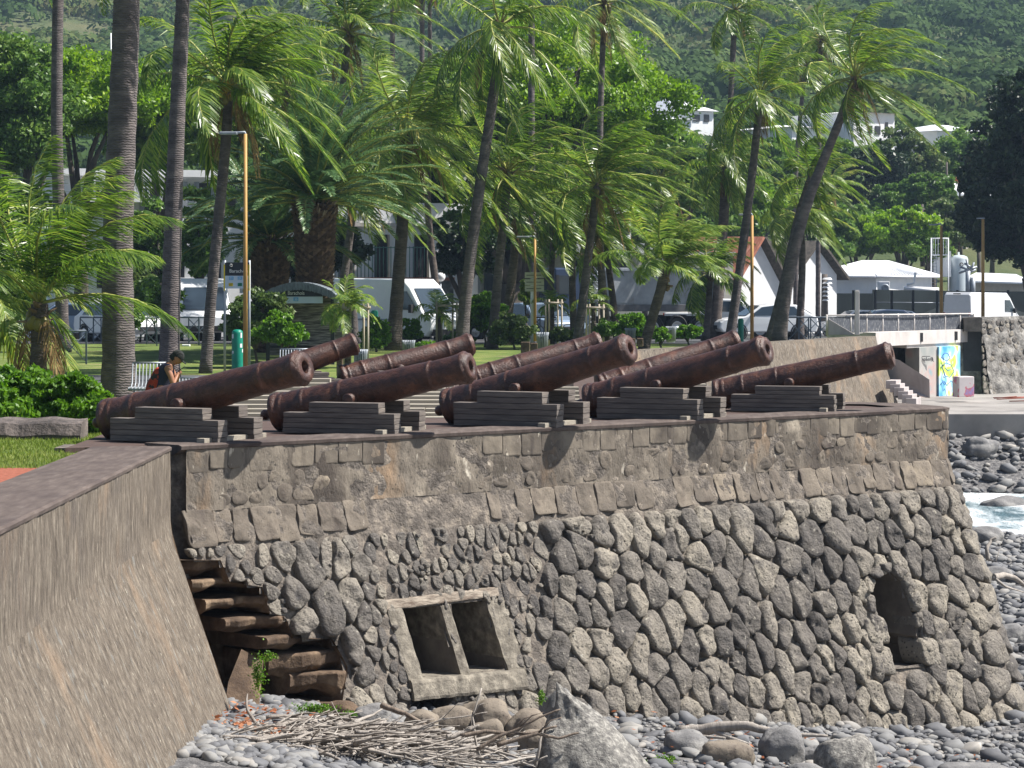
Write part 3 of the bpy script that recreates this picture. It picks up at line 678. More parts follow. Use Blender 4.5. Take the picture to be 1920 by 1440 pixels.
# timber cradles
def cradle(cn,label,group,low=(222,435),base_py=829,D=26.6,htop=.30,widths=(1.30,.78),shift=(-.42,-.30)):
    root_,b,ax,ref,Lc,tw=cn
    tc=b+ax*Lc*.43; hx=np.array([math.cos(tw),-math.sin(tw),0]); nrm=np.array([-math.sin(tw),-math.cos(tw),0])  # towards viewer
    root=thing('timber_cradle',label,'cannon cradle',(tc[0],tc[1],0),group)
    topz=tc[2]-.08
    nb=6; th=topz/nb
    for side,off in ((0,.36),(1,-.30)):
        for i in range(nb):
            lw=widths[0] if i<4 else widths[1]; sh=shift[0] if i<4 else shift[1]
            c=tc*np.array([1,1,0])+nrm*off+hx*(sh+lw/2)+np.array([0,0,th*(i+.5)])
            mb=MB(); mb.box(c,(lw+random.uniform(-.01,.01),.17,th*.93),rz=-tw); part('timber',mb,M['timber'],root,bevel=.004)
    # low sleeper under the barrel
    c=tc*np.array([1,1,0])+hx*.5+np.array([0,0,.03]); mb=MB(); mb.box(c,(.09,1.15,.055),rz=-tw); part('timber',mb,M['timber_light'],root,bevel=.004)
    return root
GC='stacked timber cradles under the front cannons'
lbl=['stepped stack of dark timbers under the leftmost cannon','stepped timber stack under the second front cannon','stepped timber stack under the middle front cannon','stepped timber stack under the fourth front cannon','stepped timber stack under the rightmost cannon']
for cn,l in zip(CN,lbl): cradle(cn,l,GC,widths=(1.28,.80),shift=(-.66,-.36))
lbl=['timber stack under the rear cannon at the far left','timber stack under the rear cannon behind the second front one','timber stack under the rear cannon behind the middle front one','timber stack under the rearmost right cannon']
for cn,l in zip(CB,lbl): cradle(cn,l,'timber cradles under the rear cannons',widths=(1.28,.80),shift=(-.66,-.36))
# stepped plank seating decks between the rows
def plankdeck(px0,px1,D0,D1,ytop,ybot,label,n=9):
    z0=Z(ybot,D0); z1=Z(ytop,D1)
    xa,xb=X(px0,(D0+D1)/2),X(px1,(D0+D1)/2)
    root=thing('plank_terrace',label,'deck',((xa+xb)/2,D0,0),'sloping plank terraces between the cannon rows')
    for i in range(n):
        t=i/n; y=D0+(D1-D0)*(i+.5)/n; z=z0+(z1-z0)*(i+.5)/n; w=(D1-D0)/n
        # each course split into boards
        x=xa
        mb=MB()
        while x<xb-.02:
            l=min(random.uniform(1.2,2.2),xb-x)
            mb.box((x+l/2,y+random.uniform(-.006,.006),z-.05+random.uniform(-.003,.003)),(l-.012,w*1.02,(z1-z0)/n*.93+.06)); x+=l
        part('board',mb,M['timber_light'],root)
    return root
plankdeck(438,606,30.2,33.2,706,806,'sloping plank terrace behind the muzzle of the leftmost cannon',12)
plankdeck(612,848,30.8,33.8,716,802,'sloping plank terrace between the second and middle cannons',11)
plankdeck(1000,1089,33.2,35.4,722,792,'sloping plank terrace beside the breech of the fourth cannon',9)
plankdeck(1250,1332,34.6,36.4,716,770,'small plank terrace left of the rightmost cannon',7)
# ---------------------------------------------------------------- terrain
ZG=[(4,-.06),(27,-.06),(33,-.12),(45,-.70),(67,-.70),(80,-.50),(90,-.52),(125,-.97),(150,-1.45),(215,-1.5),(235,3.5),(250,12.0),(300,19.5),(450,44),(700,96),(1200,215)]
def zg(y,x=0):
    z=float(np.interp(y,[a for a,_ in ZG],[b for _,b in ZG]))
    if y>240: 
        k=min(1,(y-240)/150); z+=k*(7*nz((x,y,0),.011)+3*nz((x,y,4),.035))
    return z
def xshore(y):
    return float(np.interp(y,[4,25.6,25.61,33,46.4,46.6,61,79,92,92.1,140,200,210],[-4.03,-4.03,-4.28,-4.3,-2.6,1.85,2.5,10.65,10.9,16,26,40,400]))
mb=MB(); ys=np.concatenate([np.arange(4,45,1.5),[45,46.3,46.7],np.arange(47.5,91,1.5),[91.9,92.2],np.arange(93.5,140,1.5),np.arange(140,260,5),np.arange(260,801,10)]); K=46; v=[]
for y in ys:
    x1=xshore(y) if y<205 else max(60,.34*y+30); x0=-max(25,.32*y+20)
    for j in range(K):
        x=x0+(x1-x0)*j/(K-1); v.append((x,y,zg(y,x)))
f=[];fh=[]
for i in range(len(ys)-1):
    for j in range(K-1):
        (f if ys[i]<205 else fh).append((i*K+j,i*K+j+1,(i+1)*K+j+1,(i+1)*K+j))
mb.add(v,f,True); struct('ground_lawn',mb,M['grass'])
mb2=MB(); mb2.add(v,fh,True); struct('hillside',mb2,M['hill'])
# red gravel path beside wall, asphalt paths and road
def sheet(name,pts,m,dz=.004,sub=1):
    mb=MB(); n=len(pts)//2; v=[]
    for a,b in zip(pts[:n],pts[n:][::-1]): v+=[a,b]
    mb.add([(x,y,zg(y,x)+dz) for x,y in v],[(2*i,2*i+1,2*i+3,2*i+2) for i in range(n-1)]); return struct(name,mb,m)
def band(name,ya,yb,m,xa=-60,xb=None,dz=.006):
    mb=MB(); ys=np.arange(ya,yb+.01,1.5); v=[]
    for y in ys:
        r=xb(y) if callable(xb) else (xb if xb is not None else xshore(y)-.5)
        l=xa(y) if callable(xa) else xa
        v+=[(l,y,zg(y)+dz),(r,y,zg(y)+dz)]
    mb.add(v,[(2*i,2*i+1,2*i+3,2*i+2) for i in range(len(ys)-1)]); return struct(name,mb,m)
band('gravel_path',10,23.5,M['redsoil'],-9,-4.04,.008)
band('footpath',52,66,M['asphalt'],-30,lambda y:-4.0-(y-60)*.15,.01)
band('road',93,124,M['asphalt'],-70,lambda y:xshore(y)-1.0,.012)
band('car_park',126,205,M['asphalt'],-70,lambda y:min(xshore(y),40),.012)
# grass tufts on the near lawn
mb=MB(); n=22000; xs=rng.uniform(-6.2,-4.1,n); ys_=rng.uniform(20,32,n); a=rng.uniform(0,2*np.pi,n); h=rng.uniform(.015,.04,n); w_=.006
zz=np.array([zg(y) for y in ys_]); p=np.stack([xs,ys_,zz],1); d=np.stack([np.cos(a),np.sin(a),0*a],1)*w_; u=np.stack([rng.normal(0,.01,n),rng.normal(0,.01,n),h],1)
k=((xs>-4.28)&(ys_>25.5))|(ys_<23.4); V=np.stack([p-d,p+d,p+d*.3+u,p-d*.3+u],1)[~k]; mb.quads(V); struct('lawn_grass',mb,M['grassblade'],'stuff','short sunlit lawn grass beside the seawall','grass')
# ---------------------------------------------------------------- beach
def zb(x,y):
    near=-2.42-.135*(x+2.7)-.045*(y-25)
    z=max(near,-3.78-.004*(y-33)) if y<60 else near
    if x<0: z=near
    z=max(z,-3.85)
    if y>69.3: z=min(-3.85+(y-69.3)*.36,-2.5)
    g=math.exp(-((x-13.5)/3.8)**2-((y-65)/7)**2); z-=.52*g
    if x>14 and 45<y<76: z-=.25*(x-14)*.2
    return z+.05*nz((x,y,0),1.1)+.03*nz((x,y,3),3.1)
mb=MB(); xs=np.concatenate([np.arange(-3.4,9,.14),np.arange(9,26,.6)]); ys=np.concatenate([np.arange(16,34,.14),np.arange(34,93,.5)]); v=[(x,y,zb(x,y)) for y in ys for x in xs]; m=len(xs)
mb.add(v,[(i*m+j,i*m+j+1,(i+1)*m+j+1,(i+1)*m+j) for i in range(len(ys)-1) for j in range(m-1)],True); struct('beach',mb,M['beach'])
# sea
m_,t=nt_new('surf_water'); out=N(t,'ShaderNodeOutputMaterial'); b=N(t,'ShaderNodeBsdfPrincipled'); L(t,b.outputs[0],out.inputs[0]); co=N(t,'ShaderNodeTexCoord').outputs['Object']
n1=noise_n(t,co,.55,9,(1,.35,1),.72); rp=ramp(t,[(.40,(.07,.13,.15)),(.47,(.45,.52,.54)),(.53,(.88,.90,.90))]); L(t,n1.outputs['Fac'],rp.inputs[0]); L(t,rp.outputs[0],b.inputs['Base Color']); b.inputs['Roughness'].default_value=.35
bp=N(t,'ShaderNodeBump'); bp.inputs['Distance'].default_value=.5; L(t,n1.outputs['Fac'],bp.inputs['Height']); L(t,bp.outputs[0],b.inputs['Normal'])
mb=MB(); xs=np.arange(7,60,.7); ys=np.arange(50,78,.7); v=[(x,y,-3.93+.10*nz((x,y,0),.45)+.05*nz((x,y,0),1.5)) for y in ys for x in xs]; m=len(xs)
mb.add(v,[(i*m+j,i*m+j+1,(i+1)*m+j+1,(i+1)*m+j) for i in range(len(ys)-1) for j in range(m-1)],True); struct('sea',mb,m_)
mb=MB(); mb.add([(60,-50,-3.95),(900,-50,-3.95),(900,400,-3.95),(60,400,-3.95),(7,50,-3.97),(60,50,-3.97),(60,-50,-3.97),(7,-50,-4.6)],[(0,1,2,3),(4,5,6,7)]); struct('open_sea',mb,m_)
# pebbles
def ico(sub):
    bm_=__import__('bmesh').new(); __import__('bmesh').ops.create_icosphere(bm_,subdivisions=sub,radius=1); bm_.verts.ensure_lookup_table()
    v=np.array([q.co[:] for q in bm_.verts]); f=np.array([[a.index for a in q.verts] for q in bm_.faces]); bm_.free(); return v,f
IV1,IF1=ico(1); IV2,IF2=ico(2); IV4,IF4=ico(4); IV5,IF5=ico(5)
def pebbles(mb,P,R_,IV,IF):
    n=len(P); sc_=np.stack([rng.uniform(.75,1.35,n),rng.uniform(.7,1.1,n),rng.uniform(.4,.75,n)],1)*R_[:,None]
    a=rng.uniform(0,2*np.pi,n); tl=rng.uniform(-.35,.35,n)
    V=IV[None]*sc_[:,None]; V=V*(1+.09*rng.normal(size=(n,len(IV),1)))
    c,s=np.cos(a)[:,None],np.sin(a)[:,None]; x=V[...,0]*c-V[...,1]*s; y=V[...,0]*s+V[...,1]*c; z=V[...,2]+x*tl[:,None]
    V=np.stack([x,y,z],-1)+P[:,None]
    Fi=(IF[None]+(np.arange(n)*len(IV))[:,None,None]).reshape(-1,3)
    mb.V.append(V.reshape(-1,3)); mb.Fc+=list(map(tuple,(Fi+mb.n).tolist())); mb.sm+=[True]*len(Fi); mb.n+=n*len(IV)
mb=MB()
def scatter(n,x0,x1,y0,y1,r0,r1,IV,IF,pw=2.2,flt=None):
    xs=rng.uniform(x0,x1,n); ys=rng.uniform(y0,y1,n)
    if flt is not None: k=np.array([flt(a,b) for a,b in zip(xs,ys)]); xs=xs[k]; ys=ys[k]
    r=r0+(r1-r0)*rng.uniform(0,1,len(xs))**pw
    P=np.array([(a,b,zb(a,b)+c*.25) for a,b,c in zip(xs,ys,r)]); pebbles(mb,P,r,IV,IF)
def inview(x,y,m=120):
    z=zb(x,y); px,py=proj((x,y,z)); return -m<px<1920+m and py<1440+m
scatter(4200,-2.9,0,21.5,26,.02,.085,IV2,IF2,1.6,lambda x,y:inview(x,y))
scatter(9000,-1,7.6,24,33.5,.018,.075,IV2,IF2,2.6,lambda x,y:inview(x,y))
scatter(700,-1,8.5,24,34,.06,.16,IV2,IF2,1.8,lambda x,y:inview(x,y))
scatter(6500,5.8,12,33,60,.05,.17,IV1,IF1,2.4,lambda x,y:inview(x,y))
scatter(5200,9,19,60,88,.07,.24,IV1,IF1,2.2,lambda x,y:inview(x,y) and zb(x,y)>-3.95)
struct('pebbles',mb,M['pebble'],'stuff','grey rounded pebbles covering the beach','pebbles')
def rock(px,py,D,w,h,dpt,label,m='beach_rock',group=None,name='boulder',seed=0,shape=None,rz=0,sub=4,rough=.18,sink=.25,lean=0):
    IV,IF=(IV5,IF5) if sub==5 else (IV4,IF4)
    x=X(px,D); y=D; zbase=zb(x,y); V=IV.copy()
    out=[]
    for p in V:
        q=p.copy(); d=1+rough*nz(p+seed,1.2)*2+rough*.5*nz(p+seed,2.9)+rough*.18*nz(p+seed,8)
        q=q*d
        # facet flattening
        q=np.sign(q)*np.abs(q)**.85
        if shape: q=shape(q)
        out.append(q)
    V=np.array(out)*np.array([w/2,dpt/2,h/2]); 
    c,s=math.cos(rz),math.sin(rz); V=np.stack([V[:,0]*c-V[:,1]*s,V[:,0]*s+V[:,1]*c,V[:,2]+V[:,0]*lean],1)
    V+=np.array([x,y,zbase+h*(.5-sink)])
    mb=MB(); mb.add(V,IF,True)
    return single(name,mb,M[m],label,'boulder',(x,y,zbase),group)
GR='loose boulders at the foot of the bastion'
def cone(q):
    t=(q[2]+1)/2; k=max(.10,1-.90*max(0,min(1,t))**1.15)
    return np.array([q[0]*k-.72*t+.12,q[1]*k,q[2]])
rock(1150,1400,23.6,1.62,1.22,1.1,'tall pointed speckled boulder standing at the bottom centre of the beach','granular',seed=3.1,shape=cone,sub=5,rough=.19,sink=.30)
rl=[(1465,1392,26.8,.46,.46,.45,'smooth dark grey boulder beside the bleached log','beach_rock',1.3),
(1288,1400,26.3,.46,.34,.4,'rounded grey boulder just right of the pointed rock','beach_rock',5.2),
(1362,1425,25.9,.55,.30,.45,'low reddish brown boulder near the bottom edge','boulder_brown',2.7),
(1588,1405,26.3,.58,.50,.5,'pitted rough grey boulder right of the dark one','granular',9.4),
(1830,1425,26.4,.80,.38,.6,'broad smooth grey boulder in the bottom right corner','beach_rock',7.7),
(1722,1432,25.6,.32,.36,.3,'angular brown rock with a pointed top','boulder_brown',8.2),
(1530,1400,27.2,.34,.24,.3,'small flat grey boulder behind the pitted one','beach_rock',6.1),
(1510,1440,25.5,.36,.24,.3,'small round grey boulder at the bottom edge','beach_rock',4.4),
(925,1352,25.6,.42,.44,.4,'egg shaped tan boulder under the window sill','boulder_brown',11.2),
(990,1368,25.4,.42,.42,.4,'tan pitted boulder left of the tall pointed rock','boulder_brown',12.6),
(850,1335,25.7,.44,.34,.4,'brown boulder below the drain hole','boulder_brown',13.3),
(895,1312,26.0,.40,.40,.35,'wedge shaped brown stone leaning under the sill','boulder_brown',14.9),
(1045,1350,26.2,.40,.62,.4,'tall grey brown boulder against the wall foot','beach_rock',15.1),
(790,1385,25.2,.34,.28,.34,'brown boulder half hidden by driftwood','boulder_brown',16.4),
(915,1420,24.8,.36,.34,.34,'round brown boulder behind the upright white stick','boulder_brown',17.6),
(1010,1425,24.7,.42,.34,.36,'dull brown boulder at the left foot of the pointed rock','boulder_brown',18.8),
(700,1350,25.2,.36,.26,.34,'grey boulder at the left end of the driftwood pile','beach_rock',19.2),
(640,1320,25.4,.40,.24,.34,'flat weathered slab at the foot of the broken stairs','dark_stone',20.2),
]
for a in rl: rock(a[0],a[1],a[2],a[3],a[4],a[5],a[6],a[7],GR,seed=a[8],rough=.14)
GF='boulders on the far beach beside the ramp'
for (px,D,w,h,l,s) in ((1838,72,.95,.6,'grey boulder just below the concrete slab edge',1.),(1882,66,1.2,.8,'large brown boulder near the right edge of the far beach',2.),(1815,74,.8,.5,'small pale boulder next to the bastion corner',3.),(1868,48,.55,.45,'dark round boulder on the pebbles right of the bastion',4.),(1905,76,.8,.6,'boulder by the frame edge under the slab',5.),(1850,56,.8,.5,'low boulder at the edge of the surf',6.),(1895,40,.5,.35,'grey boulder beside the bleached branch',7.7),(1806,79,.7,.6,'broken block where the slab meets the bastion corner',8.)):
    rock(px,0,D,w,h,w*.8,l,'beach_rock',GF,seed=s*3.3,rough=.16)
# ---------------------------------------------------------------- driftwood
def stick(mb,p,d,L_,r,bend=.25,k=6,n=7,seed=0):
    pts=[];rad=[]; d=np.array(d,float); d/=np.linalg.norm(d); q=np.array(p,float)
    for i in range(n):
        t=i/(n-1); pts.append(q.copy()); rad.append(r*(1-.75*t)+.0012)
        d=d+np.array([nz((seed,i*.9,1),1),nz((seed,i*.9,5),1),nz((seed,i*.9,9),1)*.6])*bend; d/=np.linalg.norm(d); q=q+d*L_/(n-1)
    mb.tube(pts,rad,k)
    return pts
mb=MB()
for i in range(800):
    px=random.gauss(680,150); 
    if not 415<px<1000: continue
    D=random.uniform(22.6,24.3); x=X(px,D); h=max(0,1-abs(px-690)/290)*.20*random.random()**.8
    a=random.gauss(-.25,.9); dz=random.gauss(0,.25)
    stick(mb,(x,D,zb(x,D)+.02+h),(math.cos(a),math.sin(a)*.6,dz*.5),random.uniform(.12,.6),random.choice((.005,.007,.01,.012,.022)),.5,4,7,i*1.7)
struct('driftwood_twigs',mb,M['driftwood'],'stuff','tangled heap of bleached twigs at the foot of the wall','driftwood twigs')
GD='bleached driftwood logs and branches'
def logp(pts,r,label,m='driftwood',forks=(),D0=None):
    P=[at(px,py,D) for px,py,D in pts]; mb=MB(); n=len(P); rr=[r*(1-.55*i/(n-1)) for i in range(n)]
    # refine
    Q=[];RR=[]
    for i in range(n-1):
        for k in range(4):
            t=k/4; Q.append(P[i]*(1-t)+P[i+1]*t+np.array([nz((i+t,r,1),2),0,nz((i+t,r,4),2)])*r*.5); RR.append(rr[i]*(1-t)+rr[i+1]*t)
    Q.append(P[-1]); RR.append(rr[-1]); mb.tube(Q,RR,9)
    for fk in forks:
        mb.tube([at(*p) for p in fk],[r*.45,r*.3,r*.12][:len(fk)],7)
    return single('driftwood_log',mb,M[m],label,'driftwood',tuple(P[0]),GD)
logp([(632,1440,24.0),(665,1400,24.1),(722,1350,24.3)],.05,'thick pale log slanting up out of the twig heap')
logp([(715,1322,24.6),(760,1338,24.5),(800,1362,24.4),(822,1385,24.3)],.028,'curved brown branch lying over the heap','driftwood_dark')
logp([(905,1440,23.4),(893,1395,23.4),(886,1345,23.5),(903,1290,23.6)],.014,'upright forked white branch in front of the window sill',forks=[((886,1345,23.5),(898,1322,23.5),(908,1318,23.5)),((893,1395,23.4),(884,1360,23.4),(882,1330,23.4))])
logp([(1003,1440,23.3),(1012,1400,23.3),(1018,1362,23.4)],.017,'short thick white stick standing left of the pointed boulder')
logp([(860,1398,23.6),(910,1402,23.6),(975,1422,23.5)],.022,'grey log lying behind the upright stick')
logp([(1275,1372,27.2),(1330,1366,27.1),(1400,1360,27.0),(1450,1374,26.9)],.075,'long bleached log lying against the foot of the wall',forks=[((1330,1366,27.1),(1360,1380,27),(1405,1395,26.9))])
logp([(1250,1375,27.2),(1300,1380,27.0),(1360,1384,26.9)],.03,'thin grey branch under the long bleached log')
logp([(1450,1376,26.9),(1500,1378,26.8),(1552,1380,26.8)],.03,'bleached branch tip passing behind the dark boulder')
logp([(1862,1082,38),(1880,1078,38.4),(1905,1085,38.6),(1935,1108,39)],.055,'white branch reaching in from the right on the far beach',forks=[((1862,1082,38),(1885,1100,38),(1925,1112,38.5))])
logp([(1853,1050,38.5),(1850,1030,38.5),(1858,1012,38.6),(1868,1008,38.6)],.035,'white curled root standing on the beach right of the bastion',forks=[((1853,1050,38.5),(1868,1052,38.5),(1874,1030,38.5))])
for i in range(16):
    x0=random.uniform(430,960); y0=random.uniform(1350,1436); a_=random.gauss(.1,.5); ln=random.uniform(60,190); pp=[]; yy=y0
    for k_ in range(5):
        pp.append((x0+ln*k_/4,yy,23.6-(y0-1350)/120+.02*k_)); yy+=math.sin(a_)*ln/4+random.gauss(0,ln*.05)
    logp(pp,random.uniform(.010,.026),['forked pale branch','twisted grey branch','split bleached branch','bark stripped branch'][i%4]+' in the heap, '+['left end','left side, low down','near its left middle','just left of its centre','at its centre, lowest','at its centre, upper side','just right of its centre','right middle, upper side','right middle, low down','right side','right end','far right tip','beneath the thick slanting log','over the thick slanting log','under the curved brown branch','beside the fibrous sheath'][i],random.choice(('driftwood','driftwood','driftwood_dark')),forks=[(pp[2],(pp[2][0]+ln*.16,pp[2][1]-ln*.16,pp[2][2]),(pp[2][0]+ln*.3,pp[2][1]-ln*.2,pp[2][2]))])
logp([(400,1420,23.3),(440,1428,23.3),(480,1440,23.2)],.022,'grey stick at the foot of the approach wall','driftwood_dark')
# fibrous palm stump
mb=MB()
for i in range(160):
    a=random.uniform(0,2*math.pi); t0=random.random(); b0=at(515,1405,23.7)+np.array([0,random.uniform(-.1,.15),random.uniform(-.12,.10)])
    pts=[b0+np.array([u*1.02*.42,-.05*u,-.55*u*u*.45+.1*u*(1-u)])+np.array([0,.04*math.cos(a),.06*math.sin(a)])*(1+u) for u in np.linspace(0,1,6)]
    mb.tube(pts,[.006,.006,.006,.005,.004,.002],4)
single('palm_stump',mb,M['driftwood'],'frayed fibrous bleached palm sheath drooping over the twig heap','driftwood',tuple(at(520,1400,23.7)))
# little litter
mb=MB(); p=at(425,1381,23.6); mb.tube([p+[-.055,0,0],p+[-.02,.01,.0]],[.024,.026],10); bt=thing('plastic_cup','small white and maroon cup lying on pebbles near the approach wall','litter',p)
part('cup_base',mb,plain('maroon_plastic',(.18,.02,.05)),bt); mb=MB(); mb.tube([p+[-.02,.01,.0],p+[.06,.02,.01]],[.026,.034],12); part('cup_body',mb,M['white'],bt)
mb=MB()
n=420; P=[]
for i in range(n):
    if random.random()<.45: px,D=random.gauss(480,60),random.uniform(23.3,25)
    else: px,D=random.uniform(900,1900),random.uniform(25,29)
    x=X(px,D); P.append((x,D,zb(x,D)+random.uniform(.04,.12)))
P=np.array(P); a=rng.uniform(0,6.28,n); s_=rng.uniform(.015,.045,n)[:,None]; u=np.stack([np.cos(a),np.sin(a),rng.uniform(-.5,.5,n)],1)*s_; v_=np.stack([-np.sin(a),np.cos(a),rng.uniform(-.5,.9,n)],1)*s_*.6
mb.quads(np.stack([P-u,P-v_,P+u,P+v_],1)); struct('fallen_leaves',mb,M['deadleaf'],'stuff','scattered dry orange brown leaves on the pebbles','fallen leaves')
# ---------------------------------------------------------------- far seawall, bridge, steps, ramp
def wallstrip(mb,a,b,za0,za1,zb0,zb1,bat=0,th=.5,n=40,m=10,amp=.04):
    # a,b 2D ends; z top at a/b ; z bottom at a/b ; outward normal to viewer side (right hand of a->b)
    a=np.array(a);b=np.array(b); d=(b-a)/np.linalg.norm(b-a); nn=np.array([d[1],-d[0]]); v=[]
    for j in range(m):
        t=j/(m-1)
        for i in range(n):
            u=i/(n-1); p=a+(b-a)*u; zt=za0+(zb0-za0)*u; zl=za1+(zb1-za1)*u; z=zt+(zl-zt)*t; o=bat*t+amp*nz((p[0],p[1],z),2.5)*(1 if j else .2)
            v.append((p[0]+nn[0]*o,p[1]+nn[1]*o,z))
    mb.add(v,[(j*n+i,(j+1)*n+i,(j+1)*n+i+1,j*n+i+1) for j in range(m-1) for i in range(n-1)],True)
    mb.slab([(*a,za0),(*b,zb0),(*(b-nn*th),zb0),(*(a-nn*th),za0)],-.3,(0,0,1))
mb=MB(); a=(X(1165,61),61); b=(X(1642,79),79); wallstrip(mb,a,b,0,-3.9,0,-2.6,bat=.9,n=120,m=24,amp=.07)
wallstrip(mb,(1.85,46),a,0,-3.9,0,-3.9,bat=.9,n=60,m=10,amp=.05)
single('far_seawall',mb,M['streak2'],'long stained seawall with patchy stones behind the right hand cannons','seawall',(6,70,0))
# beach apron fill (stones at the toe)
br=thing('footbridge','pale concrete bridge deck with a mesh railing across the inlet','bridge',(X(1730,86),86,0))
yb_=lambda px: np.interp(px,[1550,1640,1830],[80,80.5,87.5])
def bp(px,z): y=float(yb_(px)); return np.array([X(px,y),y,z])
zt=Z(621,83); mb=MB(); mb.slab([bp(1642,zt),bp(1832,zt),bp(1832,zt-.42),bp(1642,zt-.42)],3.2,(-.35,.93,0)); part('bridge_beam',mb,M['palebridge'],br)
mb=MB()
for px in (1724,1789): p=bp(px,zt-.2); mb.box(p+[0,-.06,0],(.16,.14,.28),rz=.35)
part('bearing_box',mb,M['chassis'],br)
mb=MB(); mb.slab([bp(1700,zt-.42),bp(1800,zt-.42),bp(1800,zt-.52),bp(1700,zt-.52)],1.2,(-.35,.93,0)); part('pier_cap',mb,M['palebridge'],br)
def pier(pxa,pxb,m,nm,yo=0,zt_=None):
    mb=MB(); a=bp(pxa,zt-.52);b_=bp(pxb,zt-.52); mb.slab([a+[0,yo,0],b_+[0,yo,0],b_+[0,yo,-1.6],a+[0,yo,-1.6]],.9,(-.35,.93,0)); return part(nm,mb,m,br)
pier(1722,1757,M['graf2'],'faded_pier_side',-.2); pier(1757.5,1797,M['graf'],'painted_pier_face',-.35)
# scribble on the faded side
mb=MB(); base=bp(1727,-.75)+[0,-.24,0]; e=np.array([X(1757,84)-X(1727,84),.45,0])/30*1.0
def scrib(pts): mb.tube([base+e*px+np.array([0,0,-py*.0165]) for px,py in pts],.011,5)
scrib([(0,3),(1.5,7),(3,3)]); scrib([(5,3),(4,5),(5,7),(6.5,7),(7.2,5),(6.2,3),(5,3)]); scrib([(9,0),(9,7),(11,7),(12,5),(10.5,4),(9,4.5)]); scrib([(14,3),(13,5),(14,7),(15.5,7),(16,5),(15,3),(14,3)])
scrib([(19,1),(17.8,4),(19,8),(22,8),(23.5,5),(22,1),(19,1)]); scrib([(20,3),(20,6),(22,6),(22,3),(20,3)]); scrib([(22,6),(25,9)]) ; scrib([(0,-1),(8,-1.4),(17,-1)])
part('black_tag',mb,M['tag'],br)
mb=MB(); base=bp(1757.5,-.6)+[-.02,-.37,0]
for q in (((8,5),(12,2),(18,3),(22,8),(16,12),(10,10),(8,5)),((6,18),(14,14),(24,17),(30,25),(22,32),(12,30),(6,18)),((12,20),(18,24),(24,22)),((4,40),(10,36),(16,42),(24,36),(32,42))): mb.tube([base+e*1.15*a_+np.array([0,0,-b2*.026]) for a_,b2 in q],.014,5)
part('mural_outline',mb,plain('blue_spray',(.05,.14,.40)),br)
mb=MB()
for q in (((5,60),(8,54),(12,60),(15,54),(18,60)),((20,55),(24,60),(28,54),(31,60))): mb.tube([base+e*1.15*a_+np.array([0,0,-b2*.026]) for a_,b2 in q],.012,5)
part('mural_tags',mb,plain('blue_tag_paint',(.12,.16,.55)),br)
# railing: posts + mesh panels
rail=thing('bridge_railing','grey mesh railing with nine pale framed panels on the bridge','railing',(X(1690,82),82,zt))
pxs=[1550,1595,1625,1655,1684,1714,1743,1772,1800,1826]
rt=lambda px: np.interp(px,[1550,1826],[Z(591,80),Z(588,87.3)]); rb_=lambda px: np.interp(px,[1550,1826],[Z(626,80),Z(619,87.3)])
def rp_(px,z): y=float(np.interp(px,[1550,1826],[79.6,87.2])); return np.array([X(px,y),y,z])
for px in pxs:
    mb=MB(); mb.tube([rp_(px,rb_(px)-.05),rp_(px,rt(px)+.03)],.03,6); part('railing_post',mb,M['palebridge'],rail)
mb=MB(); mb.tube([rp_(1550,rt(1550)),rp_(1826,rt(1826))],.025,6); mb.tube([rp_(1550,rb_(1550)),rp_(1826,rb_(1826))],.02,6); part('railing_rail',mb,M['palebridge'],rail)
meshm=mat('perforated_mesh',[(0,(.04,.045,.055)),(.6,(.07,.075,.09)),(.85,(.13,.14,.15)),(1,(.32,.32,.30))],scale=26,stretch=(1,1,.35),rough=.7,detail=2)
for a_,b_ in zip(pxs[:-1],pxs[1:]):
    mb=MB(); mb.slab([rp_(a_+.8,rt(a_)-.04),rp_(b_-.8,rt(b_)-.04),rp_(b_-.8,rb_(b_)+.03),rp_(a_+.8,rb_(a_)+.03)],.012,(0,1,0)); part('mesh_panel',mb,meshm,rail)
# triangular ramp parapet
mb=MB(); D=79.2; mb.slab([(X(1551,D),D,Z(601,D)),(X(1553,D),D,Z(598,D)),(X(1600,D),D,Z(626,D)),(X(1600,D),D,Z(628,D)),(X(1551,D),D,Z(628,D))],.25,(0,-1,0)); single('ramp_parapet',mb,M['palewall'],'sloping triangular concrete parapet at the left end of the mesh railing','wall',(X(1575,D),D,-.1),bevel=.01)
mb=MB(); D=78.9; p=at(1607,627,D); mb.box((p[0],p[1],Z(587,D)),(.13,.10,1.3)); mb.box((p[0],p[1],Z(552,D)),(.12,.09,.25)); single('white_post',mb,M['palebridge'],'pale concrete post standing in front of the mesh railing','post',(p[0],p[1],Z(627,D)),bevel=.01)
# rock revetment wall on the right
mb=MB(); wallstrip(mb,(X(1838,86.5),86.5),(X(2080,91.5),91.5),Z(595,86),-2.5,Z(594,86),-2.6,bat=.5,n=140,m=36,amp=.10); 
a_=np.array([X(1838,86.5),86.5]);
rw=thing('rubble_retaining_wall','tall grey rubble retaining wall at the right edge beyond the bridge','wall',(a_[0],a_[1],0))
part('wall_face',mb,M['stonewall'],rw)
def Wr(s,z,n):
    t=(Z(595,86)-z)/3.0; return np.array([a_[0]+s,86.5+s*5.0/(X(2080,91.5)-a_[0])-.55*t-n,z])
seeds=[(random.uniform(0,4.2),random.uniform(-2.6,.35)) for _ in range(10)]
seeds=poisson(0.02,2.2,-2.75,.36,lambda s,z:.17,1,3000); mb=MB()
for c,p in cell_polys(seeds,(0,2.3,-2.8,.38),1): stone(mb,c,p,random.uniform(.03,.09),m=10,gap=.02,seed=c[0],rough=.02,Wf=Wr)
part('facing_stones',mb,M['boulder'],rw)
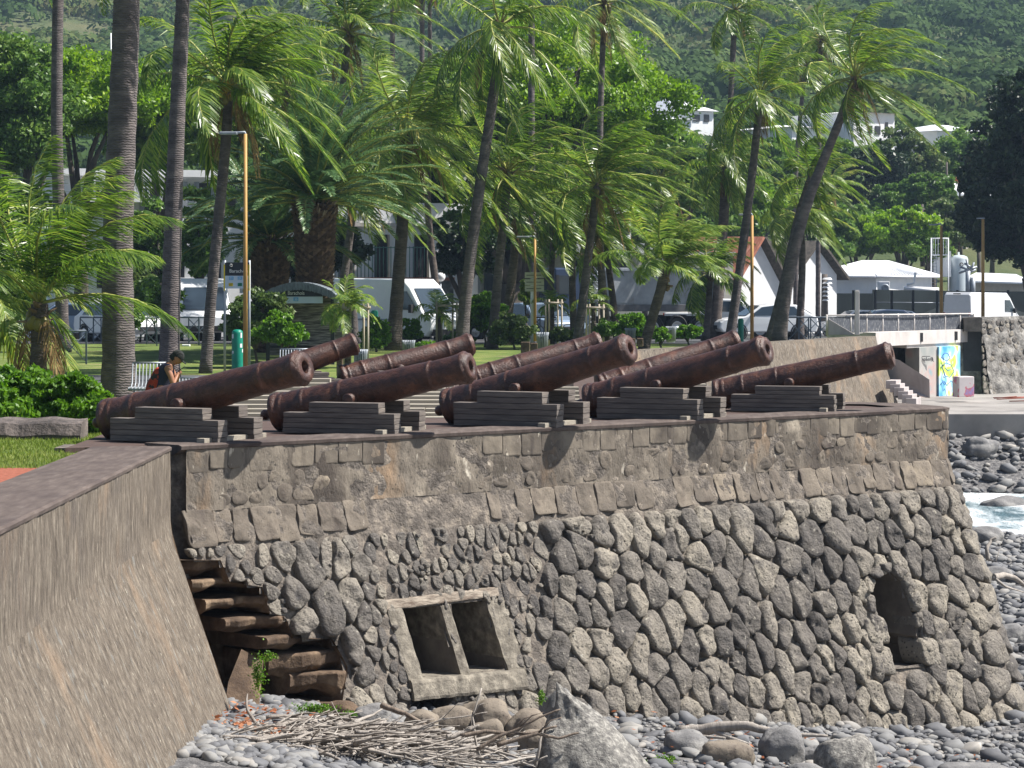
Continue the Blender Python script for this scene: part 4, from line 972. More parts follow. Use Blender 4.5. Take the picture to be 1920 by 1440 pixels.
mb=MB(); mb.slab([(a_[0]-.55,86.3,Z(596,86)),(a_[0]+.02,86.3,Z(596,86)),(a_[0]+.02,86.3,Z(622,86)),(a_[0]-.55,86.3,Z(622,86))],2,(0,1,0)); part('abutment_block',mb,M['recess'],rw)
mb=MB(); mb.slab([(a_[0]-.9,86.9,Z(622,86)),(a_[0]+.0,86.9,Z(622,86)),(a_[0]+.12,86.7,-2.6),(a_[0]-.9,86.7,-2.6)],4,(0,1,0)); part('abutment_side',mb,M['stonewall'],rw)
mb=MB(); mb.prism([(a_[0]-.5,86.8),(a_[0]+.1,86.8),(a_[0]+6,92.4),(a_[0]+14,93),(a_[0]+14,94),(a_[0]-.5,94)],-1.5,.3); struct('embankment_ground',mb,M['asphalt'])
# wall behind the pier (rubble)
mb=MB(); wallstrip(mb,(X(1640,85),85),(X(1840,92),92),Z(640,88),-2.5,Z(640,88),-2.5,bat=.1,n=60,m=16,amp=.08); single('inlet_back_wall',mb,M['stonewall'],'shaded rubble wall under the bridge behind the painted pier','wall',(X(1740,88),88,-1))
# stairs at the ramp
st=thing('beach_steps','pale concrete beach steps with a sloping side wall below the bridge','steps',(X(1690,79),79,-2.4))
D=78.6; mb=MB(); mb.slab([at(1640,662,D+1.2),at(1681,676,D+.5),at(1735,711,D-.3),at(1736,746,D-.3),at(1717,741,D-.2),at(1640,700,D+1.2)],.25,(.35,-.93,0)); part('side_wall',mb,M['palewall'],st,bevel=.01)
for i in range(6):
    p=at(1676+i*7.5,712+i*6.6,D-.9-i*.12); mb=MB(); mb.box(p+[-.05,-.25,-.12],(.30,.9,.24),rz=-.3); part('step',mb,M['palewall'],st,bevel=.01)
mb=MB(); D=80.5; p=at(1806,741,D); mb.box(p+[0,0,.26],(.5,.5,.62),rz=.25); single('painted_block',mb,M['graf3'],'short concrete block with red tags at the foot of the painted pier','concrete block',p,bevel=.02)
# concrete slab / slipway
mb=MB(); pts=[(X(1560,73.5),73.5),(X(1700,73),73),(X(1960,73),73),(X(2200,73),73),(X(2200,87),87),(X(1640,87),87),(X(1600,79),79)]
mb.prism(pts,-2.75,-2.02); struct('slipway',mb,M['slipway'])
mb=MB()
for i in range(12):
    x0=X(random.uniform(1875,2000),80); y0=random.uniform(76,83); mb.tube([(x0,y0,-1.98),(x0+random.uniform(.6,1.6),y0+random.uniform(-.5,1.2),-1.97+random.uniform(0,.06))],.016,5)
struct('rusty_rebar',mb,plain('rusty_bars',(.30,.09,.06)),'stuff','loose rusty reinforcing bars scattered on the slipway','rusty bars')
for (px,py,l) in ((1672,754,'small dark stone lying on the slipway edge'),(1655,742,'grey stone at the foot of the far seawall')):
    pass
# rubble at the toe of the far wall
mb=MB(); P=[];rr=[]
for i in range(700):
    px=random.uniform(1280,1720); D=random.uniform(70,78); P.append((X(px,D),D-random.uniform(0,3),-2.08+random.uniform(-.1,.12))); rr.append(random.uniform(.05,.16))
pebbles(mb,np.array(P),np.array(rr),IV1,IF1); struct('toe_rubble',mb,M['pebble'],'stuff','broken stones along the foot of the far seawall','rubble')
mb=MB(); mb.add([(X(1250,60),60,-2.62),(X(1750,66),66,-2.12),(X(1760,80),80,-2.08),(X(1250,80),80,-2.08)],[(0,1,2,3)]); struct('inlet_gravel',mb,M['beach'])
# ---------------------------------------------------------------- buildings
def quadbox(mb,px0,px1,D,ytop,ybot,dep): 
    x0,x1=X(px0,D),X(px1,D); z0,z1=Z(ybot,D),Z(ytop,D); mb.box(((x0+x1)/2,D+dep/2,(z0+z1)/2),(x1-x0,dep,z1-z0))
def bld(name,label,px,D,cat='building',group=None): return thing(name,label,cat,(X(px,D),D,zg(D)),group)
def pbox(name,m,root,px0,px1,D,yt,yb,dep,bevel=0,label=None):
    if name=='wall' and D>200: yb=YH+(HE-(zg(D)-1.5))/D*F
    mb=MB(); quadbox(mb,px0,px1,D,yt,yb,dep); return part(name,mb,m,root,label=label,bevel=bevel)
# A: white colonial house far left
D=128; b=bld('colonial_house','white colonial house with grey shutters behind the left palms',300,D); b.rotation_euler=(0,0,R(20))
pbox('wall',M['white'],b,120,560,D,330,640,8); pbox('roof',M['white'],b,110,570,D-.4,318,331,9)
pbox('balcony',M['white'],b,150,300,D-1.2,372,379,1.2)
for i,px in enumerate(range(165,540,52)):
    fr=pbox('window',M['window_dark'],b,px,px+20,D-.06,342,400,.1)
    for dx in (-9,20.5): 
        mb=MB(); quadbox(mb,px+dx,px+dx+9,D-.14,340,402,.08); part('shutter',mb,M['galv'],fr)
for px in range(150,300,8):
    mb=MB(); quadbox(mb,px,px+1,D-1.15,352,373,.04); 
pbox('veranda_rail',M['white'],b,150,300,D-1.15,350,353,.06)
for px in (160,205,262): pbox('veranda_post',M['white'],b,px,px+3,D-1.1,330,372,.12)
for px in range(180,520,70): pbox('ground_floor_window',M['window_dark'],b,px,px+26,D-.06,455,540,.1)
# B: white building with tall dark windows + stone plinth wall
D=122; b=bld('white_townhouse','white townhouse with tall dark windows behind the date palm',740,D); b.rotation_euler=(0,0,R(20))
pbox('wall',M['white'],b,600,905,D,380,640,8); pbox('cornice',M['palebridge'],b,598,907,D-.25,418,425,.3)
for px in (632,700,778): 
    w_=pbox('window',M['window_dark'],b,px,px+24,D-.08,440,523,.12); mb=MB(); quadbox(mb,px+24.5,px+28,D-.14,440,523,.1); part('shutter',mb,M['wood_stake'],w_)
for px in (650,742,845): pbox('upper_window',M['galv'],b,px,px+24,D-.08,350 if 0 else 392,414,.12)
D=119; mb=MB(); quadbox(mb,560,850,D,526,600,.6); mb2=MB(); quadbox(mb2,558,852,D-.05,520,526,.7)
g=thing('garden_wall','long grey rubble garden wall with a tiled cap in front of the white townhouse','wall',(X(700,D),D,zg(D))); part('wall_face',mb,M['stonewall'],g); part('cap',mb2,M['rust_roof'],g)
mb=MB()
for px in range(565,850,7): mb.tube([at(px,520,D+.2),at(px,462,D+.2)],.02,4)
mb.tube([at(560,464,D+.2),at(850,464,D+.2)],.02,4); part('iron_fence',mb,plain('green_iron',(.10,.22,.18)),g)
# C: modern white building with slab
D=126; b=bld('modern_office','long white modern building with a flat canopy behind the middle palms',1010,D); b.rotation_euler=(0,0,R(14))
pbox('wall',M['greywall'],b,840,1215,D,478,640,8); pbox('canopy',M['white'],b,832,1225,D-2.5,455,474,4)
pbox('upper_storey',M['white'],b,850,1210,D+2,380,455,6)
for px in (858,905,1100,1160): pbox('window',M['glass'],b,px,px+30,D-.06,488,545,.1)
for px in (870,930,990,1060,1130,1180): pbox('upper_window',M['window_dark'],b,px,px+26,D+1.94,400,440,.1)
pbox('stone_panel',M['stonewall'],b,985,1040,D-.1,480,560,.15); pbox('stair_flank',M['galv'],b,872,892,D-.5,500,600,.6)
for px in (850,980,1100,1205): pbox('column',M['white'],b,px,px+4,D-2.3,474,620,.3)
# D: beige block behind truck end
D=140; b=bld('beige_warehouse','plain beige warehouse behind the dump truck',1290,D); b.rotation_euler=(0,0,R(16))
pbox('wall',M['beige'],b,1190,1380,D,480,650,9); pbox('parapet',M['palebridge'],b,1186,1384,D-.1,472,480,9)
# E/F: gabled houses
def gable(label,pxl,pxr,pxa,ya,ye,yb,D,roofm,dep=11,over=.5,rdir=(-.55,.83)):
    b=bld('gabled_house',label,(pxl+pxr)/2,D,'house','pair of white gabled houses')
    P=[(X(pxl,D),Z(yb,D)),(X(pxr,D),Z(yb,D)),(X(pxr,D),Z(ye,D)),(X(pxa,D),Z(ya,D)),(X(pxl,D),Z(ye,D))]
    mb=MB(); mb.slab([(x,D,z) for x,z in P],dep,(rdir[0],rdir[1],0)); part('wall',mb,M['white'],b)
    dv=np.array([rdir[0],rdir[1],0])
    for (xa,za,xb_,zb_) in ((P[4][0],P[4][1],P[3][0],P[3][1]),(P[3][0],P[3][1],P[2][0],P[2][1])):
        sl=np.array([xb_-xa,0,zb_-za]); sl/=np.linalg.norm(sl); nr=np.array([-sl[2],0,sl[0]]); 
        a=np.array([xa,D,za])-dv*over; c=np.array([xb_,D,zb_])-dv*over
        if xa==P[4][0]: a=a-sl*.5
        else: c=c+sl*.5
        q=[a+nr*.03,c+nr*.03,c+dv*(dep+2*over)+nr*.03,a+dv*(dep+2*over)+nr*.03]
        mb=MB(); mb.slab(q,.14,nr); part('roof_slope',mb,roofm if xa==P[4][0] else M['dark_thatch'],b)
    b.rotation_euler=(0,0,R(38)); return b
e=gable('white gabled house with a rusty red tin roof slope',1356,1478,1420,447,528,625,152,M['rust_roof'])
g=gable('white gabled house with a grey thatch coloured roof, right of the rusty one',1466,1586,1524,455,515,625,160,M['dark_thatch'])
# G: hip roof pavilion
D=176; b=bld('hip_roofed_pavilion','low white pavilion with a ribbed white metal hip roof','pavilion' and 1635,D)
fx=[at(1512,517,D+3),at(1642,518,D),at(1762,518,D+6)]
back=[fx[0]+[4.5,9,0],fx[2]+[-1,7,0]]
rz_=Z(490,D+6); r0=at(1618,490,D+7); r1=at(1668,491,D+8)
mb=MB(); ze=fx[0][2]
def flat(p,z): return np.array([p[0],p[1],z])
A_,B_,C_,=[flat(p,ze) for p in fx]; E_=A_+np.array([5.5,9.5,0]); G_=C_+np.array([-.5,8,0])
faces=[[A_,B_,r1,r0],[B_,C_,r1],[C_,G_,r1],[G_,E_,r0,r1],[E_,A_,r0]]
vv=[];ff=[]
for q in faces:
    ff.append(tuple(range(len(vv),len(vv)+len(q)))); vv+=list(q)
mb.add(vv,ff); ribs=mb
for (p,q,ra,rb2) in ((A_,B_,r0,r1),(B_,C_,r1,r1)):
    for i in range(22):
        t=(i+.5)/22; s_=p+(q-p)*t; e_=ra+(rb2-ra)*t if ra is not rb2 else rb2
        mb.tube([s_+[0,0,.03],s_+(e_-s_)*.98+[0,0,.04]],.045,4)
for a1,b1 in ((A_,r0),(B_,r1),(C_,r1),(r0,r1)): mb.tube([a1,b1],.09,5)
part('hip_roof',mb,M['white_metal'],b)
mb=MB(); ins=.5
A2,B2,C2=[p+(np.mean([A_,B_,C_,E_,G_],axis=0)-p)/np.linalg.norm(np.mean([A_,B_,C_,E_,G_],axis=0)-p)*.6 for p in (A_,B_,C_)]
zb_=zg(D)
for p,q in ((A2,B2),(B2,C2)):
    mb.add([flat(p,zb_),flat(q,zb_),flat(q,ze-.02),flat(p,ze-.02)],[(0,1,2,3)])
part('wall',mb,M['white'],b)
mb=MB()
for p,q in ((A_,B_),(B_,C_)): mb.tube([p+[0,0,-.06],q+[0,0,-.06]],.09,6)
part('gutter',mb,M['white_metal'],b)
mb=MB(); mb.tube([at(1516,523,D+1.9),at(1522,528,D+1.9),at(1522,552,D+1.9)],.06,6); part('downpipe',mb,M['galv'],b)
D=172; mb=MB(); quadbox(mb,1648,1668,D,528,552,.8); 
ac=thing('air_conditioner','white boxy air conditioner unit against the pavilion wall','air conditioner',(X(1660,D),D,Z(552,D))); part('casing',mb,M['white'],ac,bevel=.03)
mb=MB(); p=at(1660,540,D-.03); mb.lathe([(0,.22),(.03,.26),(.03,.2),(0,.001)],p,(0,-1,0),k=16); part('fan_grille',mb,M['galv'],ac)
mb=MB(); mb.tube([at(1694,541,D),at(1760,544,D)],.16,8); mb.tube([at(1700,534,D),at(1714,532,D),at(1716,512,D),at(1720,510,D)],.09,6); single('duct_pipe',mb,M['white'],'pale horizontal duct with an upright vent pipe beside the air conditioner','pipe',tuple(at(1720,540,D)))
# fences
D=168; mb=MB(); 
f_=thing('dark_screen_fence','long dark green screen fence in front of the pavilion and houses','fence',(X(1650,D),D,zg(D)))
mb=MB(); mb.slab([at(1385,550,D-4),at(1636,550,D),at(1636,622,D),at(1385,622,D-4)],.1,(0,1,0)); part('left_screen',mb,M['darkfence'],f_)
mb=MB(); mb.slab([at(1636,543,D-3),at(1815,546,D+1),at(2050,547,D+4),at(2050,618,D+4),at(1815,618,D+1),at(1636,618,D-3)],.1,(0,1,0)); part('right_screen',mb,M['darkfence'],f_)
for px in (1400,1440,1480,1520,1560,1600,1641,1672,1712,1757,1795,1840,1890): mb=MB(); mb.box(at(px,582,D-3.6),(.14,.14,2.5)); part('fence_post',mb,M['chassis'],f_)
mb=MB(); mb.tube([at(1641,567,D-3.3),at(1800,568,D-3)],.03,4); part('rail',mb,M['galv'],f_)
# tank + cage
D=186; p=at(1797,545,D); mb=MB(); z0=zg(D); zt_=Z(486,D); r_=.68
mb.lathe([(0,r_),(zt_-z0,r_),(zt_-z0+.16,r_*.9),(zt_-z0+.26,r_*.6),(zt_-z0+.30,.08),(zt_-z0+.5,.07),(zt_-z0+.5,.001)],(p[0],p[1],z0),(0,0,1),k=24)
tk=thing('storage_tank','tall pale grey cylindrical storage tank beside the caged platform','tank',(p[0],p[1],z0)); part('vessel',mb,M['tank'],tk)
mb=MB(); mb.lathe([(0,.14),(.05,.14),(.05,.09),(0,.09)],(X(1797,D)+.1,D-r_-.01,Z(496,D)),(0,-1,0),k=14); part('gauge_ring',mb,M['pole'],tk)
D=184; cg=thing('caged_platform','white steel ladder tower with a railed cage on top','ladder tower',(X(1762,D),D,zg(D))); mb=MB()
for px in (1746,1778): mb.tube([at(px,618,D),at(px,446,D)],.05,5)
for px in (1746,1778): mb.tube([at(px,600,D+1),at(px,446,D+1)],.05,5)
part('legs',mb,M['white'],cg); mb=MB()
for py in (447,478): 
    mb.tube([at(1745,py,D),at(1779,py,D)],.045,5); mb.tube([at(1745,py,D+1),at(1779,py,D+1)],.045,5)
for px in range(1749,1778,5): mb.tube([at(px,447,D),at(px,478,D)],.022,4)
for px in range(1749,1757,2): pass
part('cage_rail',mb,M['white'],cg); mb=MB()
for py in range(482,600,6): mb.tube([at(1746,py,D),at(1756,py,D)],.02,4)
mb.tube([at(1756,478,D),at(1756,610,D)],.03,4); part('ladder',mb,M['galv'],cg)
mb=MB(); mb.box(at(1765,495,D+1.8),(1.2,1,.9*2)); single('pump_box',mb,M['white'],'white boxed unit behind the ladder tower','equipment box',tuple(at(1765,520,D+1.8)))
# right low building
D=190; b=bld('low_shed','long low pale shed behind the dark fence at the right edge',1880,D)
pbox('wall',M['beige'],b,1805,2010,D,524,600,6)
mb=MB(); mb.slab([at(1800,526,D-1),at(1830,511,D+2),at(1905,514,D+2),at(1940,530,D-1)],-.12,(0,0,1)); part('roof',mb,M['white_metal'],b)
mb=MB(); D=165
for dx in (0,9): mb.tube([at(1815+dx,560,D),at(1815+dx,508 if dx==0 else 520,D)],.16,8)
for (a1,a2) in (((1800,500),(1820,508)),((1808,494),(1826,504)),((1798,512),(1832,500)),((1812,486),(1816,510)),((1826,492),(1820,510)),((1830,505),(1812,514))): mb.tube([at(*a1,D),at(*a2,D)],.07,5)
single('pipe_manifold',mb,M['galv'],'cluster of pale vertical pipes with a tangled top beside the parked van','pipes',tuple(at(1818,560,D)))
# hillside houses
def house(label,px0,px1,D,yr,ye,yb,dep=9,rm='white_metal',wm='white',wins=(),pxr=None,group='white houses on the hillside'):
    b=bld('hillside_house',label,(px0+px1)/2,D,'house',group); pbox('wall',M[wm],b,px0,px1,D,ye,yb,dep)
    x0,x1=X(px0,D)-.4,X(px1,D)+.4; y0,y1=D-.4,D+dep+.4; ze=Z(ye,D)+.01; zr=Z(yr,D); 
    r0_,r1_=(X(q,D) for q in (pxr or (px0+(px1-px0)*.3,px0+(px1-px0)*.7)))
    mb=MB(); mb.add([(x0,y0,ze),(x1,y0,ze),(x1,y1,ze),(x0,y1,ze),(r0_,(y0+y1)/2,zr),(r1_,(y0+y1)/2,zr)],[(0,1,5,4),(1,2,5),(2,3,4,5),(3,0,4),(3,2,1,0)]); part('roof',mb,M[rm],b)
    for (a,c,d,e_) in wins: pbox('window',M['window_dark'],b,a,c,D-.08,d,e_,.1)
    b.rotation_euler=(0,0,R(34)); return b
house('white hip roofed house partly behind the palm at upper centre right',1276,1345,262,181,208,262,wins=((1296,1312,215,228),(1322,1334,214,228)))
house('lower white roof terrace beside the hip roofed house',1262,1300,255,214,224,262,rm='white')
b=house('long low white house with curved scalloped wall, left half of the pair',1470,1600,250,231,240,290,rm='white',wins=((1535,1550,243,250),(1488,1500,250,260)))
b=house('two storey white house with a dark square window above the palms',1588,1690,251,207,212,262,rm='white',wins=((1641,1654,236,252),(1624,1634,236,250),(1667,1673,228,250)))
house('white low pitched roof house between scrub and dark tree',1742,1860,256,229,247,275,pxr=(1815,1850),wm='white')
house('white house below with steep white roof beside the orange building',1800,1885,238,338,368,384,rm='white_metal',wm='beige',pxr=(1822,1862))
b=bld('orange_building','orange rendered building with a flat slab roof on the slope',1758,244)
pbox('roof_slab',M['orange'],b,1718,1805,244,322,330,6); pbox('side_wall',M['orange'],b,1785,1801,244,330,396,6); pbox('left_wall',M['orange'],b,1722,1732,244,330,396,6); pbox('back_wall',M['darkfence'],b,1732,1785,247,330,396,2); pbox('roof_tank',M['white'],b,1768,1786,245,317,322,1)
b=bld('blue_roofed_building','blue grey roofed building right of the orange one',1850,250); pbox('wall',M['blueroof'],b,1800,1880,250,332,372,6); pbox('eave',M['white'],b,1798,1882,249.8,329,332,6)
b=bld('distant_white_block','small white block glimpsed under the far palm at centre right',1335,215); pbox('wall',M['white'],b,1318,1346,215,325,358,5); pbox('window',M['window_dark'],b,1326,1338,214.9,332,345,.1)
b=bld('distant_pale_house','pale house seen through gaps above the upper left trees',165,405); pbox('wall',M['orange'],b,150,186,405,92,116,6); pbox('roof',M['white_metal'],b,148,188,404.5,88,92,7)
# balustrade
bl=thing('white_balustrade','row of white balustrade posts and blue tinted panels below the dark tree','balustrade',(X(1650,212),212,-1)); mb=MB()
for px in list(range(1572,1722,13)): mb.box(at(px,394,212),(.22,.2,1.1)); mb.box(at(px,380,212),(.34,.3,.18))
part('posts',mb,M['white'],bl); mb=MB(); mb.box(at(1648,396,212.4),(6.6,.1,.8)); part('panels',mb,plain('blue_grey_panel',(.22,.33,.40)),bl); mb=MB(); mb.box(at(1650,408,212.2),(6.8,.3,.15)); part('base_rail',mb,M['white'],bl)
# mast sign, poles
def pole(label,px,D,yt,yb,r,m,name='utility_pole',arms=(),cat='pole',group=None):
    mb=MB(); p=at(px,yb,D); mb.tube([p,at(px,yt,D)],[r,r*.75],8)
    o=thing(name,label,cat,p,group); part('pole',mb,M[m],o)
    for (dx,dy,kind) in arms:
        mb=MB()
        if kind=='arm': mb.tube([at(px,yt+2,D),at(px+dx,yt+dy,D)],r*.5,5); part('arm',mb,M['galv'],o)
        if kind=='head': mb.box(at(px+dx,yt+dy,D)+[0,-.1,.03],(abs(dx)/F*D*1.2+.35,.3,.09)); part('lamp_head',mb,M['galv'],o)
        if kind=='bar': mb.tube([at(px-dx,yt+dy,D),at(px+dx,yt+dy,D)],r*.5,5); part('crossbar',mb,M[m],o)
    return o
pole('dark utility pole with two crossbars at the edge of the dark tree',1729,200,383,500,.14,'pole',arms=((9,10,'bar'),(9,24,'bar')))
pole('slim dark utility pole in front of the orange building',1775,214,304,376,.11,'pole')
pole('second leg of the twin utility pole under the slope',1752,200,384,430,.09,'pole',arms=((5,20,'bar'),))
pole('dark post with stacked pale louvres before the pavilion',1546,150,514,618,.22,'pole',name='louvred_post')
mb=MB()
for i in range(6): mb.lathe([(0,.30),(.10,.20)],at(1551,524+i*8,149.8)-[0,0,0],(0,0,1),k=10)
single('pale_louvre_stack',mb,M['white'],'stack of small pale cones fixed on the dark post before the pavilion','louvres',tuple(at(1551,545,149.8)))
GL='ochre lamp posts'
def lamp(label,px,D,yt,yb,r=.055,head=(-22,0),m='yellowpole',arm=True):
    o=pole(label,px,D,yt,yb,r,m,'street_lamp',(), 'street lamp',GL)
    mb=MB(); h=at(px+head[0],yt-2,D)
    if arm: mb.tube([at(px,yt+10,D),at(px,yt,D),at(px-1,yt-3,D),h],r*.6,6); part('lamp_arm',mb,M['galv'],o)
    mb=MB(); mb.box(h+[-.12,0,-.01],(.42,.2,.07)); part('lamp_head',mb,M['galv'],o,bevel=.02)
    return o
lamp('ochre lamp post with a thin grey arm beside the green column',460,62,251,712,.055,(-22,0))
lamp('brown lamp post rising between the middle palms',1003,88,446,640,.05,(-16,0))
lamp('slim brown lamp post in front of the rusty roofed house',1410,98,404,640,.07,(-8,2))
lamp('short ochre lamp post in front of the storage tank',1765,150,423,620,.10,(-12,0))
lamp('tall ochre lamp post beside the white van at the right',1843,140,411,620,.10,(0,0))
pole('thin white mast leaning above the upper left trees',208,140,62,160,.04,'white',name='mast'); 
mb=MB(); mb.box(at(1408,442,160),(.8,.3,.12)); 
# ---------------------------------------------------------------- palms
def nrm_(a): return a/(np.linalg.norm(a,axis=-1,keepdims=True)+1e-9)
def fronds(leaf,rib,heart,nf,Lf,r,nl=44,wind=.5,grav=.9,el=(80,-35),ll=.55,lw=.032,spread=.8,hang=.3,az0=0,stiff=0,azs=None,vee=0):
    heart=np.array(heart,float)
    for k in range(nf):
        az=az0+k*2.39996+r.uniform(-.25,.25)
        t=(k+.5)/nf; e=math.radians(el[0]+(el[1]-el[0])*t**1.15+r.uniform(-7,7)); Lk=Lf*r.uniform(.82,1.08)*(1-.25*max(0,.25-t)*4*.6)
        if azs is not None: az,e,Lk=azs[k][0],math.radians(azs[k][1]),Lf*azs[k][2]
        d=np.array([math.cos(az)*math.cos(e),math.sin(az)*math.cos(e),math.sin(e)]); n=15; P=[heart+d*.05]; T=[]
        g=grav*r.uniform(.8,1.2); st=Lk/n
        for i in range(n):
            u=i/n; d=d+(np.array([0,0,-1.])*g*(.35+u)*.16+np.array([1.,-.15,-.05])*wind*(.3+u)*.17); d/=np.linalg.norm(d); T.append(d.copy()); P.append(P[-1]+d*st)
        T.append(T[-1]); P=np.array(P); T=np.array(T)
        rib.tube(P[::3],[.032*(1-.8*i/5)*Lf/3.6+.003 for i in range(len(P[::3]))],4,caps=False)
        ts=np.linspace(.13,.995,nl)+r.uniform(-.004,.004,nl); idx=ts*n; i0=np.clip(idx.astype(int),0,n-1); fr=(idx-i0)[:,None]
        p=P[i0]*(1-fr)+P[i0+1]*fr; tg=nrm_(T[i0]*(1-fr)+T[np.minimum(i0+1,n)]*fr)
        side=nrm_(np.cross(tg,np.array([0,0,1.])+1e-3)); up=np.cross(side,tg)
        length=ll*(np.sin(np.clip(ts*1.02,0,1)**.75*math.pi)**.55*.85+.22)*r.uniform(.85,1.1,nl)
        for sg in (-1,1):
            dr=nrm_(tg*(.55+.35*ts[:,None])+side*sg*spread+up*vee-np.array([0,0,1.])*hang*r.uniform(.6,1.4,(nl,1))+np.array([1.,-.1,0])*wind*.75+r.normal(0,.10,(nl,3)))
            dr2=nrm_(dr-np.array([0,0,1.])*(.30+hang*.5)+np.array([1.,0,0])*wind*.35)
            wv=nrm_(np.cross(dr,up)+r.normal(0,.25,(nl,3)))*lw*.5
            l=length[:,None]; m=p+dr*l*.5; tp=m+dr2*l*.5
            leaf.quads(np.stack([p-wv*.6,p+wv*.6,m+wv,m-wv],1)); leaf.quads(np.stack([m-wv,m+wv,tp+wv*.12,tp-wv*.12],1))
def trunk_mb(pts,D,w0,w1,flare=1.5,wob=.02,k=14,groundz=None):
    P=[at(px,py,d) for px,py,d in [(p[0],p[1],p[2] if len(p)>2 else D) for p in pts]]
    # smooth spline resample
    P=np.array(P); S=np.concatenate([[0],np.cumsum(np.linalg.norm(np.diff(P,axis=0),axis=1))]); n=max(12,int(S[-1]/.35)); t=np.linspace(0,S[-1],n)
    Q=np.stack([np.interp(t,S,P[:,i]) for i in range(3)],1)
    for _ in range(6): Q[1:-1]=(Q[:-2]+Q[2:]+2*Q[1:-1])/4
    r0=w0/F*D/2; r1=w1/F*D/2; rad=[]
    for i in range(n):
        u=i/(n-1); h=t[i]; rr=r0+(r1-r0)*u; rr*=1+(flare-1)*math.exp(-h/.45)+.035*math.sin(h*9.3)+wob*nz((h,D,0),2); rad.append(rr)
    mb=MB(); mb.tube(Q,rad,k); return mb,Q,rad
GP='coconut palms in the seaside park'
PC=[0]
def palm(label,pts,D,w0,w1,nf=24,Lf=3.6,heart=None,leafm='coco',trunkm='trunk_grey',wind=.5,grav=.9,el=(80,-35),ll=.62,lw=.04,spread=.8,hang=.3,nl=46,crown=True,sheath=True,name='coconut_palm',group=GP,flare=1.45,base=True,r=None,flower=False,azs=None,stiff=0,cat='palm',vee=0):
    PC[0]+=1; nl=int(nl*1.45); lw*=.92; ll*=1.0; wind=wind*1.25; nf=int(nf*.88); Lf*=.95; el=(el[0],max(el[1],-48)); r=np.random.default_rng(100+PC[0]); k_=.95 if D<64 else .78; w0*=k_; w1*=k_+.05
    # pts from base to heart
    b=at(pts[0][0],pts[0][1],pts[0][2] if len(pts[0])>2 else D); gz=zg(D)
    pts=list(pts)
    if b[2]>gz+.05: # extend trunk down to the ground
        pyg=YH+(HE-gz)/D*F; dx=(pts[0][0]-pts[1][0])/max(1,abs(pts[0][1]-pts[1][1]))*.4; pts=[(pts[0][0]+dx*min(60,(pyg-pts[0][1])),pyg)]+pts
    mb,Q,rad=trunk_mb(pts,D,w0,w1,flare)
    root=thing(name,label,cat,Q[0],group); part('trunk',mb,M[trunkm],root)
    if not crown: return root
    h=Q[-1] if heart is None else at(heart[0],heart[1],D)
    leaf=MB(); rib=MB(); fronds(leaf,rib,h,nf,Lf,r,nl=nl,wind=wind,grav=grav,el=el,ll=ll,lw=lw,spread=spread,hang=hang,az0=r.uniform(0,6),azs=azs,vee=vee)
    c=part('crown',leaf,M[leafm],root); part('midribs',rib,M['rachis'],c)
    if sheath:
        mb=MB()
        for i in range(16):
            a=i*2.4; e=r.uniform(.2,1.2); d=np.array([math.cos(a)*math.cos(e),math.sin(a)*math.cos(e),math.sin(e)]); o=h-np.array([0,0,.55*rad[-1]/.12*r.uniform(.1,1)])
            ln=r.uniform(.25,.5)*Lf/3.6; mb.tube([o,o+d*ln*.5+[0,0,.06],o+d*ln+[0,0,.02]],[rad[-1]*.75,rad[-1]*.42,rad[-1]*.18],5,flat=.5)
        part('leaf_bases',mb,M['fibre'],root)
    if Lf>3.0 and sheath:
        dl=MB(); dr_=MB(); kk=3+int(r.integers(0,3)); fronds(dl,dr_,h-np.array([0,0,.15]),kk,Lf*.62,r,nl=26,wind=wind*.5,grav=2.2,ll=ll*.6,lw=lw*.8,hang=1.1,azs=[(r.uniform(0,6.28),r.uniform(-45,-10),r.uniform(.6,1)) for _ in range(kk)])
        part('dead_fronds',dl,M['dryfrond'],root)
        mb=MB()
        for i in range(9):
            a=r.uniform(0,6.28); q=h+np.array([math.cos(a)*.17,math.sin(a)*.17,-.2-r.uniform(0,.16)]); mb.add(IV2*np.array([.095,.095,.125])+q,IF2,True)
        part('coconuts',mb,M['coconut'],root)
    if flower:
        mb=MB()
        for i in range(60):
            a=r.uniform(2.0,5.2); d=np.array([math.cos(a)*.5,math.sin(a)*.5,r.uniform(-.2,1)]); o=h+np.array([0,-.15,-.15]); mb.tube([o,o+d*.28+[0,0,.05],o+d*.5+[.02,0,-.05]],[.012,.012,.008],4)
        part('flower_spray',mb,M['flower'],root)
    return root
# far-left giant trunks (their crowns are above the picture)
hi=dict(Lf=4.2,nf=20)
palm('massive grey palm trunk right behind the breech of the leftmost cannon',[(224,776),(223,700),(222,620),(219,480),(226,300),(235,100),(240,-120),(243,-300)],50,66,44,**hi,flare=1.35)
palm('tall grey palm trunk just behind the seated person',[(317,690),(320,560),(325,400),(333,200),(341,50),(346,-90),(349,-190)],62,40,23,**hi,flare=1.25)
palm('tall straight palm trunk farthest left above the bushes',[(118,640),(112,450),(106,250),(107,100),(110,-60),(113,-200)],80,30,24,**hi)
palm('coconut palm with torn leaf sheath and orange flower spray beside the ochre lamp post',[(385,704),(392,600),(403,480),(418,330),(427,230),(430,165)],67,27,23,nf=30,Lf=4.1,wind=.42,flower=True,flare=1.3,el=(80,-20),lw=.05,ll=.8)
palm('slender curved coconut palm rising over the second rear cannon',[(866,642),(872,560),(886,450),(902,330),(918,230),(932,130),(938,50)],80,30,22,nf=20,Lf=4.0,wind=.38,el=(70,-62),ll=.85,hang=.55)
palm('sturdy brown trunked coconut palm left of the curved one',[(738,652),(744,560),(753,450),(758,360),(765,255)],82,34,24,nf=28,Lf=4.4,wind=.5,trunkm='trunk_brown',leafm='coco_y',lw=.05,ll=.85)
